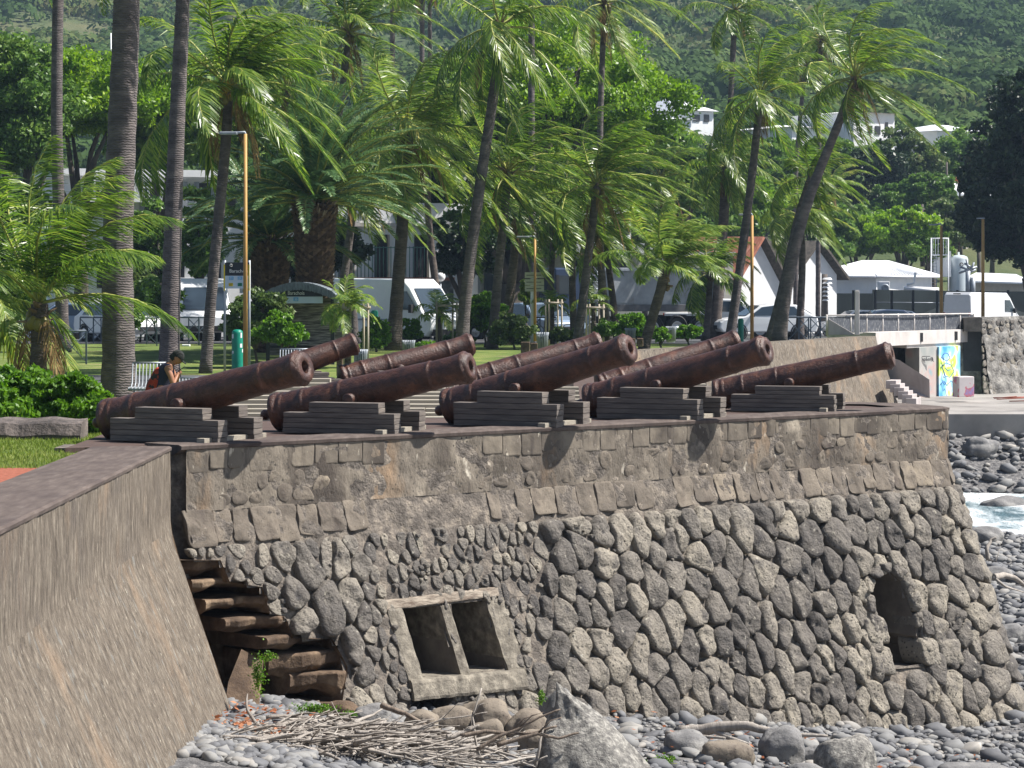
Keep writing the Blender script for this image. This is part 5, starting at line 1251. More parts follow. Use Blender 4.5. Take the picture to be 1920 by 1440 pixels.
palm('pale trunked coconut palm above the middle rear cannon',[(922,662),(930,560),(938,470),(948,380),(952,322)],84,24,19,nf=26,Lf=4.0,wind=.75,grav=.8)
palm('coconut palm immediately right of the pale trunked one',[(946,640),(958,540),(968,440),(974,385)],90,26,18,nf=22,Lf=4.0,wind=.7,trunkm='trunk_brown')
palm('coconut palm with a bulging fibrous neck above the muzzle of the middle cannon',[(1082,640),(1094,560),(1103,480),(1112,410),(1120,345)],85,22,18,nf=28,Lf=3.9,wind=.8,grav=.8)
palm('windswept coconut palm leading the right hand group, straight dark trunk',[(1368,642),(1382,540),(1396,440),(1410,330),(1421,230),(1426,178)],95,22,17,nf=20,Lf=3.9,wind=.45,el=(88,-48),grav=.75,ll=.75)
palm('strongly leaning coconut palm, rightmost of the right hand group',[(1460,636),(1474,540),(1500,420),(1535,320),(1572,235),(1604,145)],90,32,17,nf=22,Lf=4.1,wind=.7,el=(85,-50),ll=.8)
palm('short bushy coconut palm with yellowing fronds above the shrubs by the truck',[(1208,644),(1222,600),(1238,548),(1250,500)],80,22,24,nf=24,Lf=2.6,wind=.45,leafm='coco_y',trunkm='trunk_brown',el=(82,8),ll=.55,grav=.6)
palm('young coconut palm with wide fronds filling the left edge behind the hedge',[(66,738),(70,700),(76,640),(74,570)],46,26,34,nf=17,Lf=3.3,wind=.3,leafm='coco',trunkm='trunk_brown',ll=.85,lw=.032,nl=60,el=(86,20),grav=.6,sheath=True,flare=1.6)
palm('leafy small coconut palm cut off by the left frame edge',[(-25,760),(-20,650),(-12,560)],50,22,20,nf=16,Lf=2.6,wind=.3,leafm='coco_y',ll=.6,nl=50,el=(70,-30))
palm('very tall thin palm trunk behind the curved coconut palm',[(1000,640),(998,400),(996,165),(997,0),(1000,-140)],110,18,14,Lf=4.2,nf=18)
palm('tall coconut palm whose crown touches the top edge right of centre',[(1128,640),(1126,450),(1125,230),(1130,90),(1134,5)],100,16,13,nf=15,Lf=4.2,wind=.5,el=(70,-60),ll=.8,leafm='coco_y')
palm('first of the three thin trunks cut by the top edge',[(736,300),(736,100),(735,-40)],135,12,11,Lf=3.6,nf=16)
palm('middle of the three thin trunks cut by the top edge',[(792,300),(791,60),(793,-40)],130,13,11,Lf=3.6,nf=16)
palm('right one of the three thin trunks cut by the top edge',[(806,320),(806,60),(805,-60)],132,11,9,Lf=3.6,nf=16)
palm('coconut palm behind the windswept one with its dark crown at the top edge',[(1352,500),(1360,330),(1371,170),(1378,20)],120,15,13,nf=18,Lf=3.2,wind=.4)
palm('dense drooping palm crown left of the windswept coconut palm',[(1340,640),(1350,500),(1358,400),(1362,315)],112,26,22,nf=30,Lf=3.2,wind=.4,el=(75,-70),trunkm='trunk_brown',hang=.5)
palm('thin mid distance palm seen between the two right hand coconut palms',[(1492,420),(1492,320),(1500,220),(1512,110)],150,13,9,nf=20,Lf=3.8,wind=.5)
palm('mid distance palm with a dark shaggy crown behind the leaning palm',[(1534,420),(1536,300),(1534,180),(1540,75)],140,12,10,nf=24,Lf=4.0,wind=.35,el=(75,-70))
palm('small coconut palm under the leaning trunk in front of the gabled houses',[(1499,634),(1502,560),(1506,470),(1500,405)],100,19,14,nf=20,Lf=2.6,wind=.5,leafm='coco_y')
palm('far palm with grey green fronds beyond the leaning trunk',[(1535,520),(1545,440),(1556,350)],180,12,10,nf=20,Lf=3.6,wind=.5,leafm='coco_y')
palm('short trunked palm at the tail of the dump truck',[(1322,640),(1330,570),(1330,510)],100,16,14,nf=18,Lf=2.5,wind=.4)
palm('pale coconut palm trunk behind the finger sign',[(1024,636),(1032,540),(1038,440),(1036,390)],96,16,12,nf=20,Lf=3.2,wind=.5)
palm('dark trunked coconut palm in front of the truck cab',[(1078,640),(1073,560),(1072,480),(1080,400)],94,18,14,nf=18,Lf=3.4,wind=.6,trunkm='trunk_brown')
palm('upright coconut palm between the truck cab and tipper body',[(1140,640),(1132,560),(1124,480),(1126,420)],92,20,16,nf=20,Lf=3.3,wind=.6)
palm('coconut palm standing before the front of the tipper body',[(1156,636),(1150,560),(1140,500),(1136,450)],96,18,13,nf=16,Lf=3.0,wind=.5,trunkm='trunk_brown')
palm('coconut palm whose trunk leans behind the date palm on its right',[(640,640),(640,560),(652,470),(662,400),(668,330)],90,22,16,nf=22,Lf=3.9,wind=.55,leafm='coco_y')
palm('second leaning trunk right of the date palm',[(664,640),(662,560),(650,480),(655,400),(690,300)],94,20,14,nf=20,Lf=4.0,wind=.55)
palm('coconut palm with big arching fronds between the two brown trunks and the curved palm',[(826,640),(818,540),(806,450),(800,360),(806,270)],105,20,14,nf=26,Lf=4.4,wind=.6,trunkm='trunk_brown')
palm('coconut palm behind the flowering one at upper left centre',[(520,560),(525,400),(530,280),(540,170)],104,18,14,nf=26,Lf=4.6,wind=.5)
palm('coconut palm spreading across the top between the flowering and curved palms',[(600,500),(620,350),(640,180),(655,60)],96,18,14,nf=28,Lf=4.8,wind=.5,lw=.05)
palm('coconut palm crown in front of the large bright tree',[(1210,520),(1215,430),(1228,370),(1238,335)],120,14,12,nf=22,Lf=3.8,wind=.6)
# bare trunks near the leaning palm base
palm('twin trunk standing right beside the base of the leaning palm',[(1442,636),(1462,560),(1480,480),(1495,400),(1520,330)],93,20,13,nf=12,Lf=2.8,wind=.6)
# date palms
def phoenix(label,hpx,hpy,D,bpy_,tw,nf,Lf,seed):
    r=np.random.default_rng(seed); h=at(hpx,hpy,D); gz=zg(D); root=thing('date_palm',label,'palm',(h[0],D,gz),'thick trunked date palms')
    R0=tw/F*D/2; mb=MB(); prof_=[]; H=h[2]-gz; n=26
    mb.lathe([(H*i/n,R0*(.80+.28*(i/n)**2 if i/n<.9 else 1.05-.5*(i/n-.9)*10*.8)) for i in range(n+1)],(h[0],D,gz),(0,0,1),k=18)
    # diamond boots
    vs=[]; 
    for i in range(46):
        for j in range(14):
            a=(j+.5*(i%2))*2*math.pi/14; z=gz+H*i/46; rr=R0*(.80+.28*(i/46)**2); s=R0*.26
            o=np.array([h[0]+rr*math.cos(a),D+rr*math.sin(a),z]); out=np.array([math.cos(a),math.sin(a),.55]); sd_=np.array([-math.sin(a),math.cos(a),0]); up=np.array([0,0,1.])
            vs+= [[o-sd_*s*.9,o-up*s*.8,o+out*s*.75,o+out*s*.75],[o-up*s*.8,o+sd_*s*.9,o+out*s*.75,o+out*s*.75],[o+sd_*s*.9,o-sd_*s*.9+up*0,o+out*s*.75,o+out*s*.75]]
    V=np.array(vs); V[:,3]=V[:,2]+np.array([0,0,.002]); mb.quads(V); part('trunk',mb,M['phoenix_trunk'],root)
    leaf=MB(); rib=MB(); fronds(leaf,rib,h,nf,Lf,r,nl=95,wind=.10,grav=.50,el=(86,4),ll=.30*Lf/3,lw=.036,spread=.85,hang=.05,vee=.35)
    c=part('crown',leaf,M['phoenix'],root); part('midribs',rib,M['rachis'],c)
    mb=MB()
    for i in range(70):
        a=r.uniform(0,6.28); o=h+np.array([math.cos(a)*R0*.8,math.sin(a)*R0*.8,-r.uniform(0,.5)]); mb.tube([o,o+np.array([math.cos(a)*.25,math.sin(a)*.25,.25])],[.05,.025],4)
    part('leaf_bases',mb,M['fibre'],root)
phoenix('large date palm with a thick diamond patterned trunk behind the shelter',590,380,76,530,72,96,3.9,5)
phoenix('second date palm, lower and half hidden left of the large one',507,452,80,530,66,80,3.2,6)
# small staked palms
def sapling(label,px,py_top,D,Lf,m,n=14,yb=None):
    r=np.random.default_rng(int(px)); h=at(px,py_top,D); gz=zg(D); root=thing('young_palm',label,'palm',(h[0],D,gz),'young palms held by stakes')
    mb=MB(); mb.tube([(h[0],D,gz),(h[0]+.02,D,(gz+h[2])/2),tuple(h)],[.11,.085,.07],8); part('trunk',mb,M['trunk_brown'],root)
    leaf=MB(); rib=MB(); fronds(leaf,rib,h,n,Lf,r,nl=26,wind=.3,grav=1.0,el=(80,5),ll=.34,lw=.035,hang=.2); c=part('crown',leaf,M[m],root); part('midribs',rib,M['rachis'],c)
sapling('young palm with bright yellow green fronds beside the shelter',650,582,70,1.15,'coco_y',16)
sapling('young palm by the stakes left of the curved coconut palm',822,590,84,1.0,'coco_y',12)
sapling('young palm inside the stakes behind the bench bins',1035,575,92,.8,'coco_y',9)
sapling('withered young palm with a yellow leaf by the truck cab',1112,568,90,.9,'coco_y',7)
# stakes
def stakes(label,px,D,yt,yb,w):
    root=thing('tree_guard',label,'tree guard',(X(px,D),D,zg(D)),'wooden tree guards around young palms')
    hw=w/2
    for (dx,dy) in ((-hw,-.3),(hw,-.3),(-hw*.55,.3),(hw*.55,.3)):
        mb=MB(); p=at(px+dx,yt,D); mb.tube([(p[0],D+dy,zg(D)),(p[0],D+dy,p[2]+.12)],.035,6); part('stake',mb,M['wood_stake'],root)
    for dy in (-.3,.3):
        mb=MB(); a=at(px-hw-3,yt,D); b=at(px+hw+3,yt,D); mb.tube([a+[0,dy,0],b+[0,dy,0]],.04,6); part('rail',mb,M['wood_stake'],root)
stakes('pale wooden stake frame around the yellow green young palm',668,70,577,650,46)
stakes('wooden stake frame left of the curved coconut trunk',838,84,573,640,38)
stakes('wooden stake frame beside the finger sign',1038,88,568,640,30)
stakes('wooden stake frame in front of the truck cab',1115,88,577,640,32)
# ---------------------------------------------------------------- broadleaf trees and shrubs
def leafquads(mb,C,size,r,up=.25,asp=.55):
    n=len(C); u=nrm_(r.normal(size=(n,3))+np.array([0,0,0])); w=nrm_(np.cross(u,nrm_(r.normal(size=(n,3))+np.array([0,0,up])))); s=(size*r.uniform(.6,1.3,n))[:,None]
    mb.quads(np.stack([C-u*s,C-w*s*asp,C+u*s,C+w*s*asp],1))
def crown_pts(c,R3,ncl,per,r,clr=.3,shell=.75,irr=.25,flatbot=.6):
    out=[]; c=np.array(c); R3=np.array(R3)
    for i in range(ncl):
        d=nrm_(r.normal(size=3)); 
        if d[2]<0: d[2]*=flatbot
        k=r.uniform(shell,1)**.7*(1+irr*nz(tuple(d*1.5+c*.1),1)) if r.uniform()<.8 else r.uniform(.2,shell)
        p=c+d*R3*k; rr=clr*R3.mean()*r.uniform(.5,1.3)
        q=nrm_(r.normal(size=(per,3)))*(r.uniform(.35,1,(per,1)))*rr*np.array([1.1,1.1,.75]); out.append(p+q)
    return np.concatenate(out)
def tree(label,px,py,D,rx,ry,leafm,size=.16,ncl=90,per=110,name='broadleaf_tree',cat='tree',group=None,trunkm='bark',tr=.3,seed=0,clr=.26,dz=None,shell=.7,base=None,bx=None,asp=.55,limbs=6,irr=.35,trunk=True):
    r=np.random.default_rng(1000+seed); c=at(px,py,D); R3=np.array([rx/F*D,(dz or rx*.8)/F*D,ry/F*D]); gz=zg(D,c[0]) if base is None else base
    bx_=c[0] if bx is None else X(bx,D)
    root=thing(name,label,cat,(bx_,D,gz),group)
    mb=MB(); leafquads(mb,crown_pts(c,R3,ncl,per,r,clr,shell,irr),size,r,asp=asp); part('crown' if cat=='tree' else 'foliage',mb,M[leafm],root)
    if trunk:
        mb=MB(); b=np.array([bx_,D,gz-.1]); fork=b+(c-b)*.45; mb.tube([b,b+(fork-b)*.5+[.05,0,0],fork],[tr,tr*.75,tr*.6],9)
        for i in range(limbs):
            d=nrm_(r.normal(size=3)); d[2]=abs(d[2])*.8; e=c+d*R3*.75; mid=(fork+e)/2+r.normal(0,.08,3)*R3.mean(); mb.tube([fork,mid,e],[tr*.45,tr*.28,tr*.06],6)
        part('trunk' if cat=='tree' else 'stems',mb,M[trunkm],root)
    return root
T_='broadleaf trees behind the palms'
tree('large bright green tree crowning the centre behind the coconut palms',1050,205,118,215,165,'leaf_bright',.11,260,260,group=T_,seed=1,tr=1.5,clr=.17,bx=960,limbs=10)
tree('dark lower half tree under the bright one, broad aerial root trunk',960,400,116,120,110,'leaf_mid',.16,90,120,group=T_,seed=2,tr=.9,bx=962)
tree('bright green tree filling the upper left corner',150,190,112,170,95,'leaf_bright',.105,170,240,group=T_,seed=3,tr=.4,clr=.2)
tree('dark green tree at the left edge beside the far left trunk',35,225,108,95,150,'leaf_mid',.105,140,230,group=T_,seed=4,tr=.4)
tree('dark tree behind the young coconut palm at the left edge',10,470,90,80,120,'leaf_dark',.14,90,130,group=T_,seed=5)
tree('mid green tree behind the tall left trunks',300,230,116,110,120,'leaf_mid',.16,100,130,group=T_,seed=6)
tree('green tree behind the flowering coconut palm',480,250,122,130,120,'leaf_mid',.17,110,130,group=T_,seed=7)
tree('bright tree left of the large central crown',875,190,125,70,90,'leaf_bright',.17,80,120,group=T_,seed=8)
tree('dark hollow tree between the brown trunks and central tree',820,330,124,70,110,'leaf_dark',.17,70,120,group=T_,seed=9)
tree('dark green tree right under the hip roofed hillside house',1265,330,150,90,90,'leaf_mid',.18,90,120,group=T_,seed=10)
tree('mid green tree behind the dense drooping palm',1330,420,180,85,80,'leaf_mid',.18,80,120,group=T_,seed=11)
tree('bright low tree behind the windswept coconut trunks',1400,385,182,60,50,'leaf_bright',.18,60,110,group=T_,seed=12)
tree('low green tree left of the truck cab under the canopy',1200,430,150,60,50,'leaf_mid',.18,50,110,group=T_,seed=13)
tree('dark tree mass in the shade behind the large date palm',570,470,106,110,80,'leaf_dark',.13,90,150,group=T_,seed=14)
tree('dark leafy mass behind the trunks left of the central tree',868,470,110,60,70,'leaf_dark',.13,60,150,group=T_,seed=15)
tree('leafy tree hiding the colonial house between the two tall left trunks',282,480,106,50,90,'leaf_mid',.12,60,150,group=T_,seed=16)
tree('leafy crown hiding the house between the second tall trunk and the flowering palm',372,450,104,42,95,'leaf_mid',.12,70,170,group=T_,seed=17)
# right hand wooded slope
S_='trees on the slope at the right'
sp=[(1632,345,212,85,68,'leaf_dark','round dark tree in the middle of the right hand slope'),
(1700,300,218,60,60,'leaf_olive','grey green tree right of the round dark tree'),
(1560,300,216,60,45,'leaf_mid','green tree below the left pair house'),
(1690,395,206,55,50,'leaf_mid','green tree in front of the orange building'),
(1800,295,232,80,45,'leaf_mid','broad tree below the low pitched roof house'),
(1860,300,228,60,50,'leaf_mid','tree between the low pitched house and the dark tree'),
(1480,345,205,60,55,'leaf_mid','tree behind the thin mid distance palms'),
(1430,300,210,70,45,'leaf_mid','tree behind the windswept palm crown'),
(1690,440,188,80,55,'leaf_bright','bright rounded tree behind the hip roofed pavilion'),
(1610,440,190,70,55,'leaf_mid','green tree left of the bright one behind the pavilion'),
(1560,450,186,50,60,'leaf_mid','tree rising beside the grey thatch gabled house'),
(1790,430,196,60,60,'leaf_olive','olive shrubby tree behind the storage tank'),
(1750,360,205,40,40,'leaf_mid','small tree inside the orange building court'),
(1835,330,222,36,28,'leaf_bright','small yellow green tree above the blue roofed building'),
(1525,400,196,60,55,'leaf_mid','tree between the far palm and leaning trunk'),
(1745,470,186,40,36,'leaf_mid','low tree behind the ladder tower'),
(1380,280,214,50,34,'leaf_dark','dark tree at the foot of the hip roofed hillside house')]
for i,(px,py,D,rx,ry,m,l) in enumerate(sp): tree(l,px,py,D,rx,ry,m,.17,90,190,group=S_,seed=40+i,clr=.22,tr=.25)
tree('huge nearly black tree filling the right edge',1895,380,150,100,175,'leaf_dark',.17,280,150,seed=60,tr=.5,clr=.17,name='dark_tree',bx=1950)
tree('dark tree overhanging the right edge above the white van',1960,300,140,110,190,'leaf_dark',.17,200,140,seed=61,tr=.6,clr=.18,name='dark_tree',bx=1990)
# shrubs
H_='leafy shrubs in the park beds'
def shrub(label,px,py,D,rx,ry,m,seed,size=.06,ncl=60,per=90,dz=None,clr=.3): return tree(label,px,py,D,rx,ry,m,size,ncl,per,name='shrub',cat='shrub',group=H_,seed=seed,tr=.05,clr=clr,dz=dz,shell=.55)
shrub('bright green hedge mass left of the big trunk',36,738,30.6,80,50,'leaf_hedge',70,.034,110,150,clr=.24)
shrub('bright green hedge mass right of the young coconut trunk',132,755,30.2,66,54,'leaf_hedge',71,.034,110,150,clr=.24)
shrub('low hedge tip at the left edge behind the stone planter',-10,765,29.8,70,52,'leaf_hedge',72,.042,70,120)
shrub('small hedge lobe touching the breech side lawn',172,786,29.2,26,34,'leaf_hedge',73,.036,40,90)
shrub('large flowering bush between the lamp post and the shelter',478,606,70,62,60,'leaf_olive',74,.07,120,120,clr=.24)
shrub('bright green bush in front of the shelter screen',527,622,68,44,38,'leaf_hedge',75,.065,80,110)
shrub('clipped bright round bush between the curved and pale palms',908,590,86,40,42,'leaf_hedge',76,.07,90,110)
shrub('untidy olive bush right of the clipped round bush',962,622,83,38,36,'leaf_olive',77,.06,70,100)
shrub('bright shrub behind the muzzle of the leftmost rear cannon',703,628,80,26,40,'leaf_hedge',78,.06,60,100)
shrub('bright shrub right of the brown palm trunk',770,622,84,22,26,'leaf_hedge',79,.06,40,90)
shrub('low clipped hedge behind the second rear cannon',815,655,88,52,12,'leaf_hedge',80,.05,60,90)
shrub('bright green shrub under the short bushy palm',1188,612,84,34,26,'leaf_hedge',81,.06,60,100)
shrub('small bright shrub right of the short palm trunk',1238,628,82,18,16,'leaf_hedge',82,.055,34,80)
shrub('green bush beneath the trees at far left behind the car',20,560,80,60,56,'leaf_mid',83,.09,70,100)
shrub('bush behind the seated person and white van',290,560,95,50,40,'leaf_mid',84,.09,60,100)
shrub('green bush left of the white van windscreen',262,545,100,36,36,'leaf_olive',85,.09,40,90)
shrub('low green bush behind the white minivan',620,650,84,30,18,'leaf_mid',86,.06,40,80)
for px,py,rx,ry,l,m in ((235,600,36,26,'low green shrub below the white hatchback','leaf_mid'),(600,640,44,16,'low leafy border right of the shelter','leaf_hedge'),(862,640,30,14,'low planting at the foot of the curved palm','leaf_mid'),(1060,628,34,14,'low planting left of the truck cab','leaf_olive'),(1140,618,26,18,'leafy planting under the truck ladder','leaf_mid'),(1290,622,24,14,'small green clump before the truck wheels','leaf_hedge'),(720,655,40,10,'strip of ground cover by the brown palm trunk','leaf_hedge')): shrub(l,px,py,86,rx,ry,m,int(px),.07,50,90)
# small wall plants
def weed(label,px,py,D,rx,ry,seed,n=420,size=.014,m='leaf_hedge'):
    r=np.random.default_rng(seed); c=at(px,py,D); C=c+r.normal(size=(n,3))*np.array([rx/F*D,.04,ry/F*D])*.5; mb=MB(); leafquads(mb,C,size,r); rt_=thing('weed',label,'weed',c,'weeds growing on the bastion wall'); part('foliage',mb,M[m],rt_)
    mb=MB(); 
    for i in range(6): mb.tube([c+[0,.02,-ry/F*D],c+r.normal(size=3)*[rx/F*D*.5,.02,ry/F*D*.5]],.003,4)
    part('stems',mb,M['rachis'],rt_)
weed('trailing green weed hanging in the dark stair recess',484,1262,24.75,13,34,1)
weed('upper spray of the trailing weed, reaching right',502,1232,24.7,16,9,4,140)
weed('green weed tuft at the foot of the broken stairs',590,1328,25.0,32,9,2,520)
weed('tiny bright weed sprouting under the right end of the sill',1014,1308,25.9,7,14,3,160)
weed('small weed patch behind the driftwood stump',655,1338,24.9,14,6,5,160)
weed('grassy weed right of the tall pointed boulder',1245,1425,25.2,24,8,6,260)
# hillside scrub
r=np.random.default_rng(9); n=7800; ys=240+ (r.uniform(0,1,n)**1.25)*620; xs=r.uniform(-.24,.24,n)*ys
mb=MB(); 
for x,y in zip(xs,ys):
    z=zg(y,x); px,py=proj((x,y,z+1.5))
    if py<-140 or px<-80 or px>2000: continue
    if any(a<px<b and c_<py<d_ for a,b,c_,d_ in ((1255,1350,165,262),(1465,1700,200,290),(1738,1870,222,285),(140,200,70,130))) and y<275: continue
    R0=r.uniform(1.3,3.6)*(1+ (y-240)/900); per=int(120 if y<400 else 80)
    q=nrm_(r.normal(size=(per,3))); q[:,2]=np.abs(q[:,2]); q*=r.uniform(.75,1.05,(per,1))*R0*np.array([1.15,1.15,.8]); C=np.array([x,y,z-.2])+q
    n_=len(C); u=nrm_(np.cross(q,r.normal(size=(n_,3)))); w=nrm_(np.cross(u,q)+r.normal(0,.5,(n_,3))); s=(R0*.15*r.uniform(.6,1.3,n_))[:,None]
    mb.quads(np.stack([C-u*s,C-w*s*.7,C+u*s,C+w*s*.7],1))
struct('hill_scrub',mb,M['hillveg'],'stuff','mixed green and ochre scrub covering the far hillside','scrub')
# ---------------------------------------------------------------- vehicles
def vehicle(name,label,cat,loc,rz,prof,width,paint,wheels,wr,windows,lamps=(),group=None,tum=.86,beltz=.9,length=None,extras=()):
    root=thing(name,label,cat,(0,0,0),group); hw=width/2
    # body: side profile (x,z), lofted over width with tumblehome above belt
    mb=MB(); P=prof; n=len(P); v=[]
    for yy in (-1,-.93,.93,1):
        for (x,z) in P:
            k=1 if z<=beltz else 1-(1-tum)*(z-beltz)/max(.2,(max(q[1] for q in P)-beltz))
            ins=.05 if abs(yy)==1 else 0
            cx=sum(q[0] for q in P)/n; cz=sum(q[1] for q in P)/n
            v.append((x+(cx-x)*ins*.35,hw*yy*k*(1 if abs(yy)<1 else 1),z+(cz-z)*ins*.6))
    f=[]
    for j in range(3):
        for i in range(n): f.append((j*n+i,j*n+(i+1)%n,(j+1)*n+(i+1)%n,(j+1)*n+i))
    f+=[tuple(range(n))[::-1],tuple(range(3*n,4*n))]; mb.add(v,f); part('body',mb,M[paint],root,bevel=.035)
    for (nm,pts,sides) in windows:
        for sd_ in sides:
            mb=MB(); 
            if sd_ in (-1,1):
                q=[]
                for x,z in pts:
                    k=1 if z<=beltz else 1-(1-tum)*(z-beltz)/max(.2,(max(a[1] for a in P)-beltz)); q.append((x,sd_*(hw*k+.004),z))
                mb.slab(q,.012,(0,sd_,0))
            else: # front/rear: pts = (x0,z0,x1,z1) slanted glass across width
                x0,z0,x1,z1=pts; nv=np.array([-(z1-z0),0,(x1-x0)]); nv=nv/np.linalg.norm(nv)*(1 if sd_=='f' else -1); 
                if sd_=='f' and nv[0]<0: nv=-nv
                if sd_=='r' and nv[0]>0: nv=-nv
                w0,w1=hw*.86,hw*.74; mb.slab([(x0,-w0,z0),(x0,w0,z0),(x1,w1,z1),(x1,-w1,z1)],.02,nv)
            part(nm,mb,M['glass'],root)
    for x in wheels:
        for sd_ in (-1,1):
            mb=MB(); o=(x,sd_*(hw-.20),wr); mb.lathe([(0,wr*.5),(0,wr*.93),(.03,wr),(.17,wr),(.205,wr*.93),(.205,wr*.62)],o,(0,sd_,0),k=22); w_=part('wheel',mb,M['tyre'],root)
            mb=MB(); mb.lathe([(.19,wr*.62),(.21,wr*.60),(.17,wr*.5),(.16,wr*.2),(.21,wr*.16),(.21,.001)],o,(0,sd_,0),k=18); part('rim',mb,M['rim'],w_)
            mb=MB(); mb.lathe([(0,wr*1.17),(.215,wr*1.17),(.215,wr*1.0)],(x,sd_*(hw-.20),wr),(0,sd_,0),k=22); part('wheel_arch',mb,M['chassis'],root)
    for (nm,x,y,z,sx,sy,sz,m) in lamps:
        mb=MB(); mb.box((x,y,z),(sx,sy,sz)); part(nm,mb,M[m],root,bevel=.01)
    root.location=Vector([float(q) for q in loc]); root.rotation_euler=(0,0,rz)
    return root
def mirror_y(l): return l+[(a,b,-c,d,e,f,g,h) for (a,b,c,d,e,f,g,h) in l]
van_p=[(-2.7,.35),(2.62,.35),(2.78,.55),(2.75,.95),(2.45,1.15),(1.75,2.12),(1.4,2.42),(-2.55,2.48),(-2.72,2.3),(-2.76,.8)]
van_w=[('side_window',[(1.05,1.32),(2.15,1.30),(1.62,1.98),(1.08,2.0)],(-1,1)),('windscreen',(2.42,1.22,1.80,2.08),('f',))]
van_l=mirror_y([('rear_lamp',-2.75,.86,1.05,.06,.12,.45,'redlamp'),('headlamp',2.66,.72,.88,.14,.26,.22,'headlamp'),('mirror',1.95,1.10,1.35,.14,.14,.3,'chassis')])+[('bumper',2.74,0,.5,.14,1.7,.22,'chassis'),('side_strip',0,-1.0,.95,3.6,.03,.06,'galv'),('rear_handle',-2.77,.05,1.1,.04,.2,.1,'chassis'),('high_brake_lamp',-2.73,0,2.38,.06,.5,.06,'chassis')]
VG='vehicles parked behind the palms'
vehicle('white_van','large white panel van parked at the right behind the rubble wall','van',(X(1852,158),160,zg(158)),R(48),van_p,2.0,'carwhite',(-1.75,1.85),.34,van_w,van_l,VG,tum=.9,beltz=1.1)
vehicle('white_van','white panel van with sloped windscreen behind the brown trunked palm','van',(X(728,97),98,zg(97)-.1),R(-38),van_p,2.0,'carwhite',(-1.75,1.85),.34,van_w,van_l,VG,tum=.9,beltz=1.1)
vehicle('white_van','white van facing the viewer behind the tall left trunk','van',(X(362,103),105,zg(103)),R(-78),van_p,2.0,'carwhite',(-1.75,1.85),.34,van_w,van_l,VG,tum=.9,beltz=1.1)
car_p=[(-2.05,.32),(2.0,.32),(2.14,.5),(2.1,.72),(1.95,.84),(1.0,.98),(.35,1.42),(-.2,1.50),(-1.2,1.46),(-1.85,1.05),(-2.1,.95),(-2.15,.6)]
car_w=[('side_window',[(-1.45,1.02),(.82,1.0),(.30,1.36),(-.2,1.42),(-1.1,1.38)],(-1,1)),('windscreen',(1.0,1.0,.38,1.42),('f',)),('rear_window',(-1.84,1.08,-1.24,1.44),('r',))]
car_l=mirror_y([('rear_lamp',-2.08,.66,.84,.08,.24,.16,'redlamp'),('headlamp',2.02,.62,.70,.12,.30,.14,'headlamp'),('mirror',.72,.92,1.02,.12,.12,.12,'chassis')])+[('grille',2.12,0,.52,.05,.9,.16,'chassis'),('number_plate',-2.15,0,.62,.03,.5,.1,'whitepanel')]
def car(label,px,D,rz,paint,cat='car',dz=0): return vehicle('parked_car',label,cat,(X(px,D),D,zg(D)+dz),R(rz),car_p,1.76,paint,(-1.3,1.3),.32,car_w,car_l,VG)
car('white hatchback behind the big left trunk',228,100,-52,'carwhite')
car('white car with dark windows far left behind the barriers',130,104,170,'carblue')
car('pale blue car low behind the finger sign, its bonnet towards the viewer',1010,104,-60,'carblue')
car('white car in front of the gabled house next to the leaning palms',1432,112,190,'carwhite')
car('white car roof leftmost above the mesh railing',1604,150,190,'carwhite')
car('dark blue car roof in the middle above the mesh railing',1650,146,185,'cardark')
car('white car roof rightmost above the mesh railing',1694,150,5,'carwhite')
car('small white car between the curved palm and clipped bush',862,112,-30,'carwhite')
car('dark car at the far right behind the white van',1925,178,180,'cardark')
pk_p=[(-2.6,.45),(2.5,.45),(2.62,.7),(2.55,1.05),(1.3,1.15),(.7,1.72),(-.75,1.74),(-.95,1.12),(-2.6,1.12)]
pk_w=[('side_window',[(-.7,1.18),(1.1,1.16),(.62,1.62),(-.62,1.63)],(-1,1)),('windscreen',(1.28,1.18,.74,1.68),('f',)),('rear_window',(-.93,1.18,-.77,1.66),('r',))]
vehicle('pickup_truck','white pickup truck with red tail lamp right behind the dump truck','pickup',(X(1362,116),117,zg(116)),R(-8),pk_p,1.85,'carwhite',(-1.6,1.6),.38,pk_w,mirror_y([('rear_lamp',-2.6,.82,.92,.06,.14,.36,'redlamp'),('headlamp',2.5,.66,.86,.12,.3,.18,'headlamp'),('mirror',.95,1.0,1.2,.12,.16,.2,'chassis')]),VG,beltz=1.1)
# dump truck
D=112; dt=thing('dump_truck','big dump truck with dark blue cab, ladder and grey tipper body behind the palms','truck',(0,0,0),VG)
def dpart(nm,mb,m,bevel=0,par=None): return part(nm,mb,M[m],par or dt,bevel=bevel)
mb=MB(); mb.box((-3.35,0,2.05),(1.9,2.4,2.0)); cb=dpart('cab',mb,'truckblue',.08)
mb=MB(); mb.box((-3.38,-.0,.95),(1.86,2.42,.5)); dpart('cab_skirt',mb,'carblue',.05)
for (a,sx) in ((-3.7,.8),): 
    mb=MB(); mb.box((a,-1.21,2.35),(sx,.03,.75)); dpart('side_window',mb,'glass',0,cb)
mb=MB(); mb.box((-4.31,0,2.3),(.04,2.1,.85)); dpart('windscreen',mb,'glass',0,cb)
mb=MB()
for z in (.75,.95,1.15,1.35,1.5): mb.box((-4.33,0,z),(.06,1.6,.09))
dpart('grille',mb,'chassis')
mb=MB(); mb.box((-4.2,1.3,2.4),(.15,.12,.7)); dpart('mirror',mb,'chassis'); mb=MB(); mb.box((-4.2,-1.3,2.4),(.15,.12,.7)); dpart('mirror',mb,'chassis')
mb=MB(); mb.box((.9,0,.85),(7.2,.9,.35)); dpart('chassis',mb,'chassis')
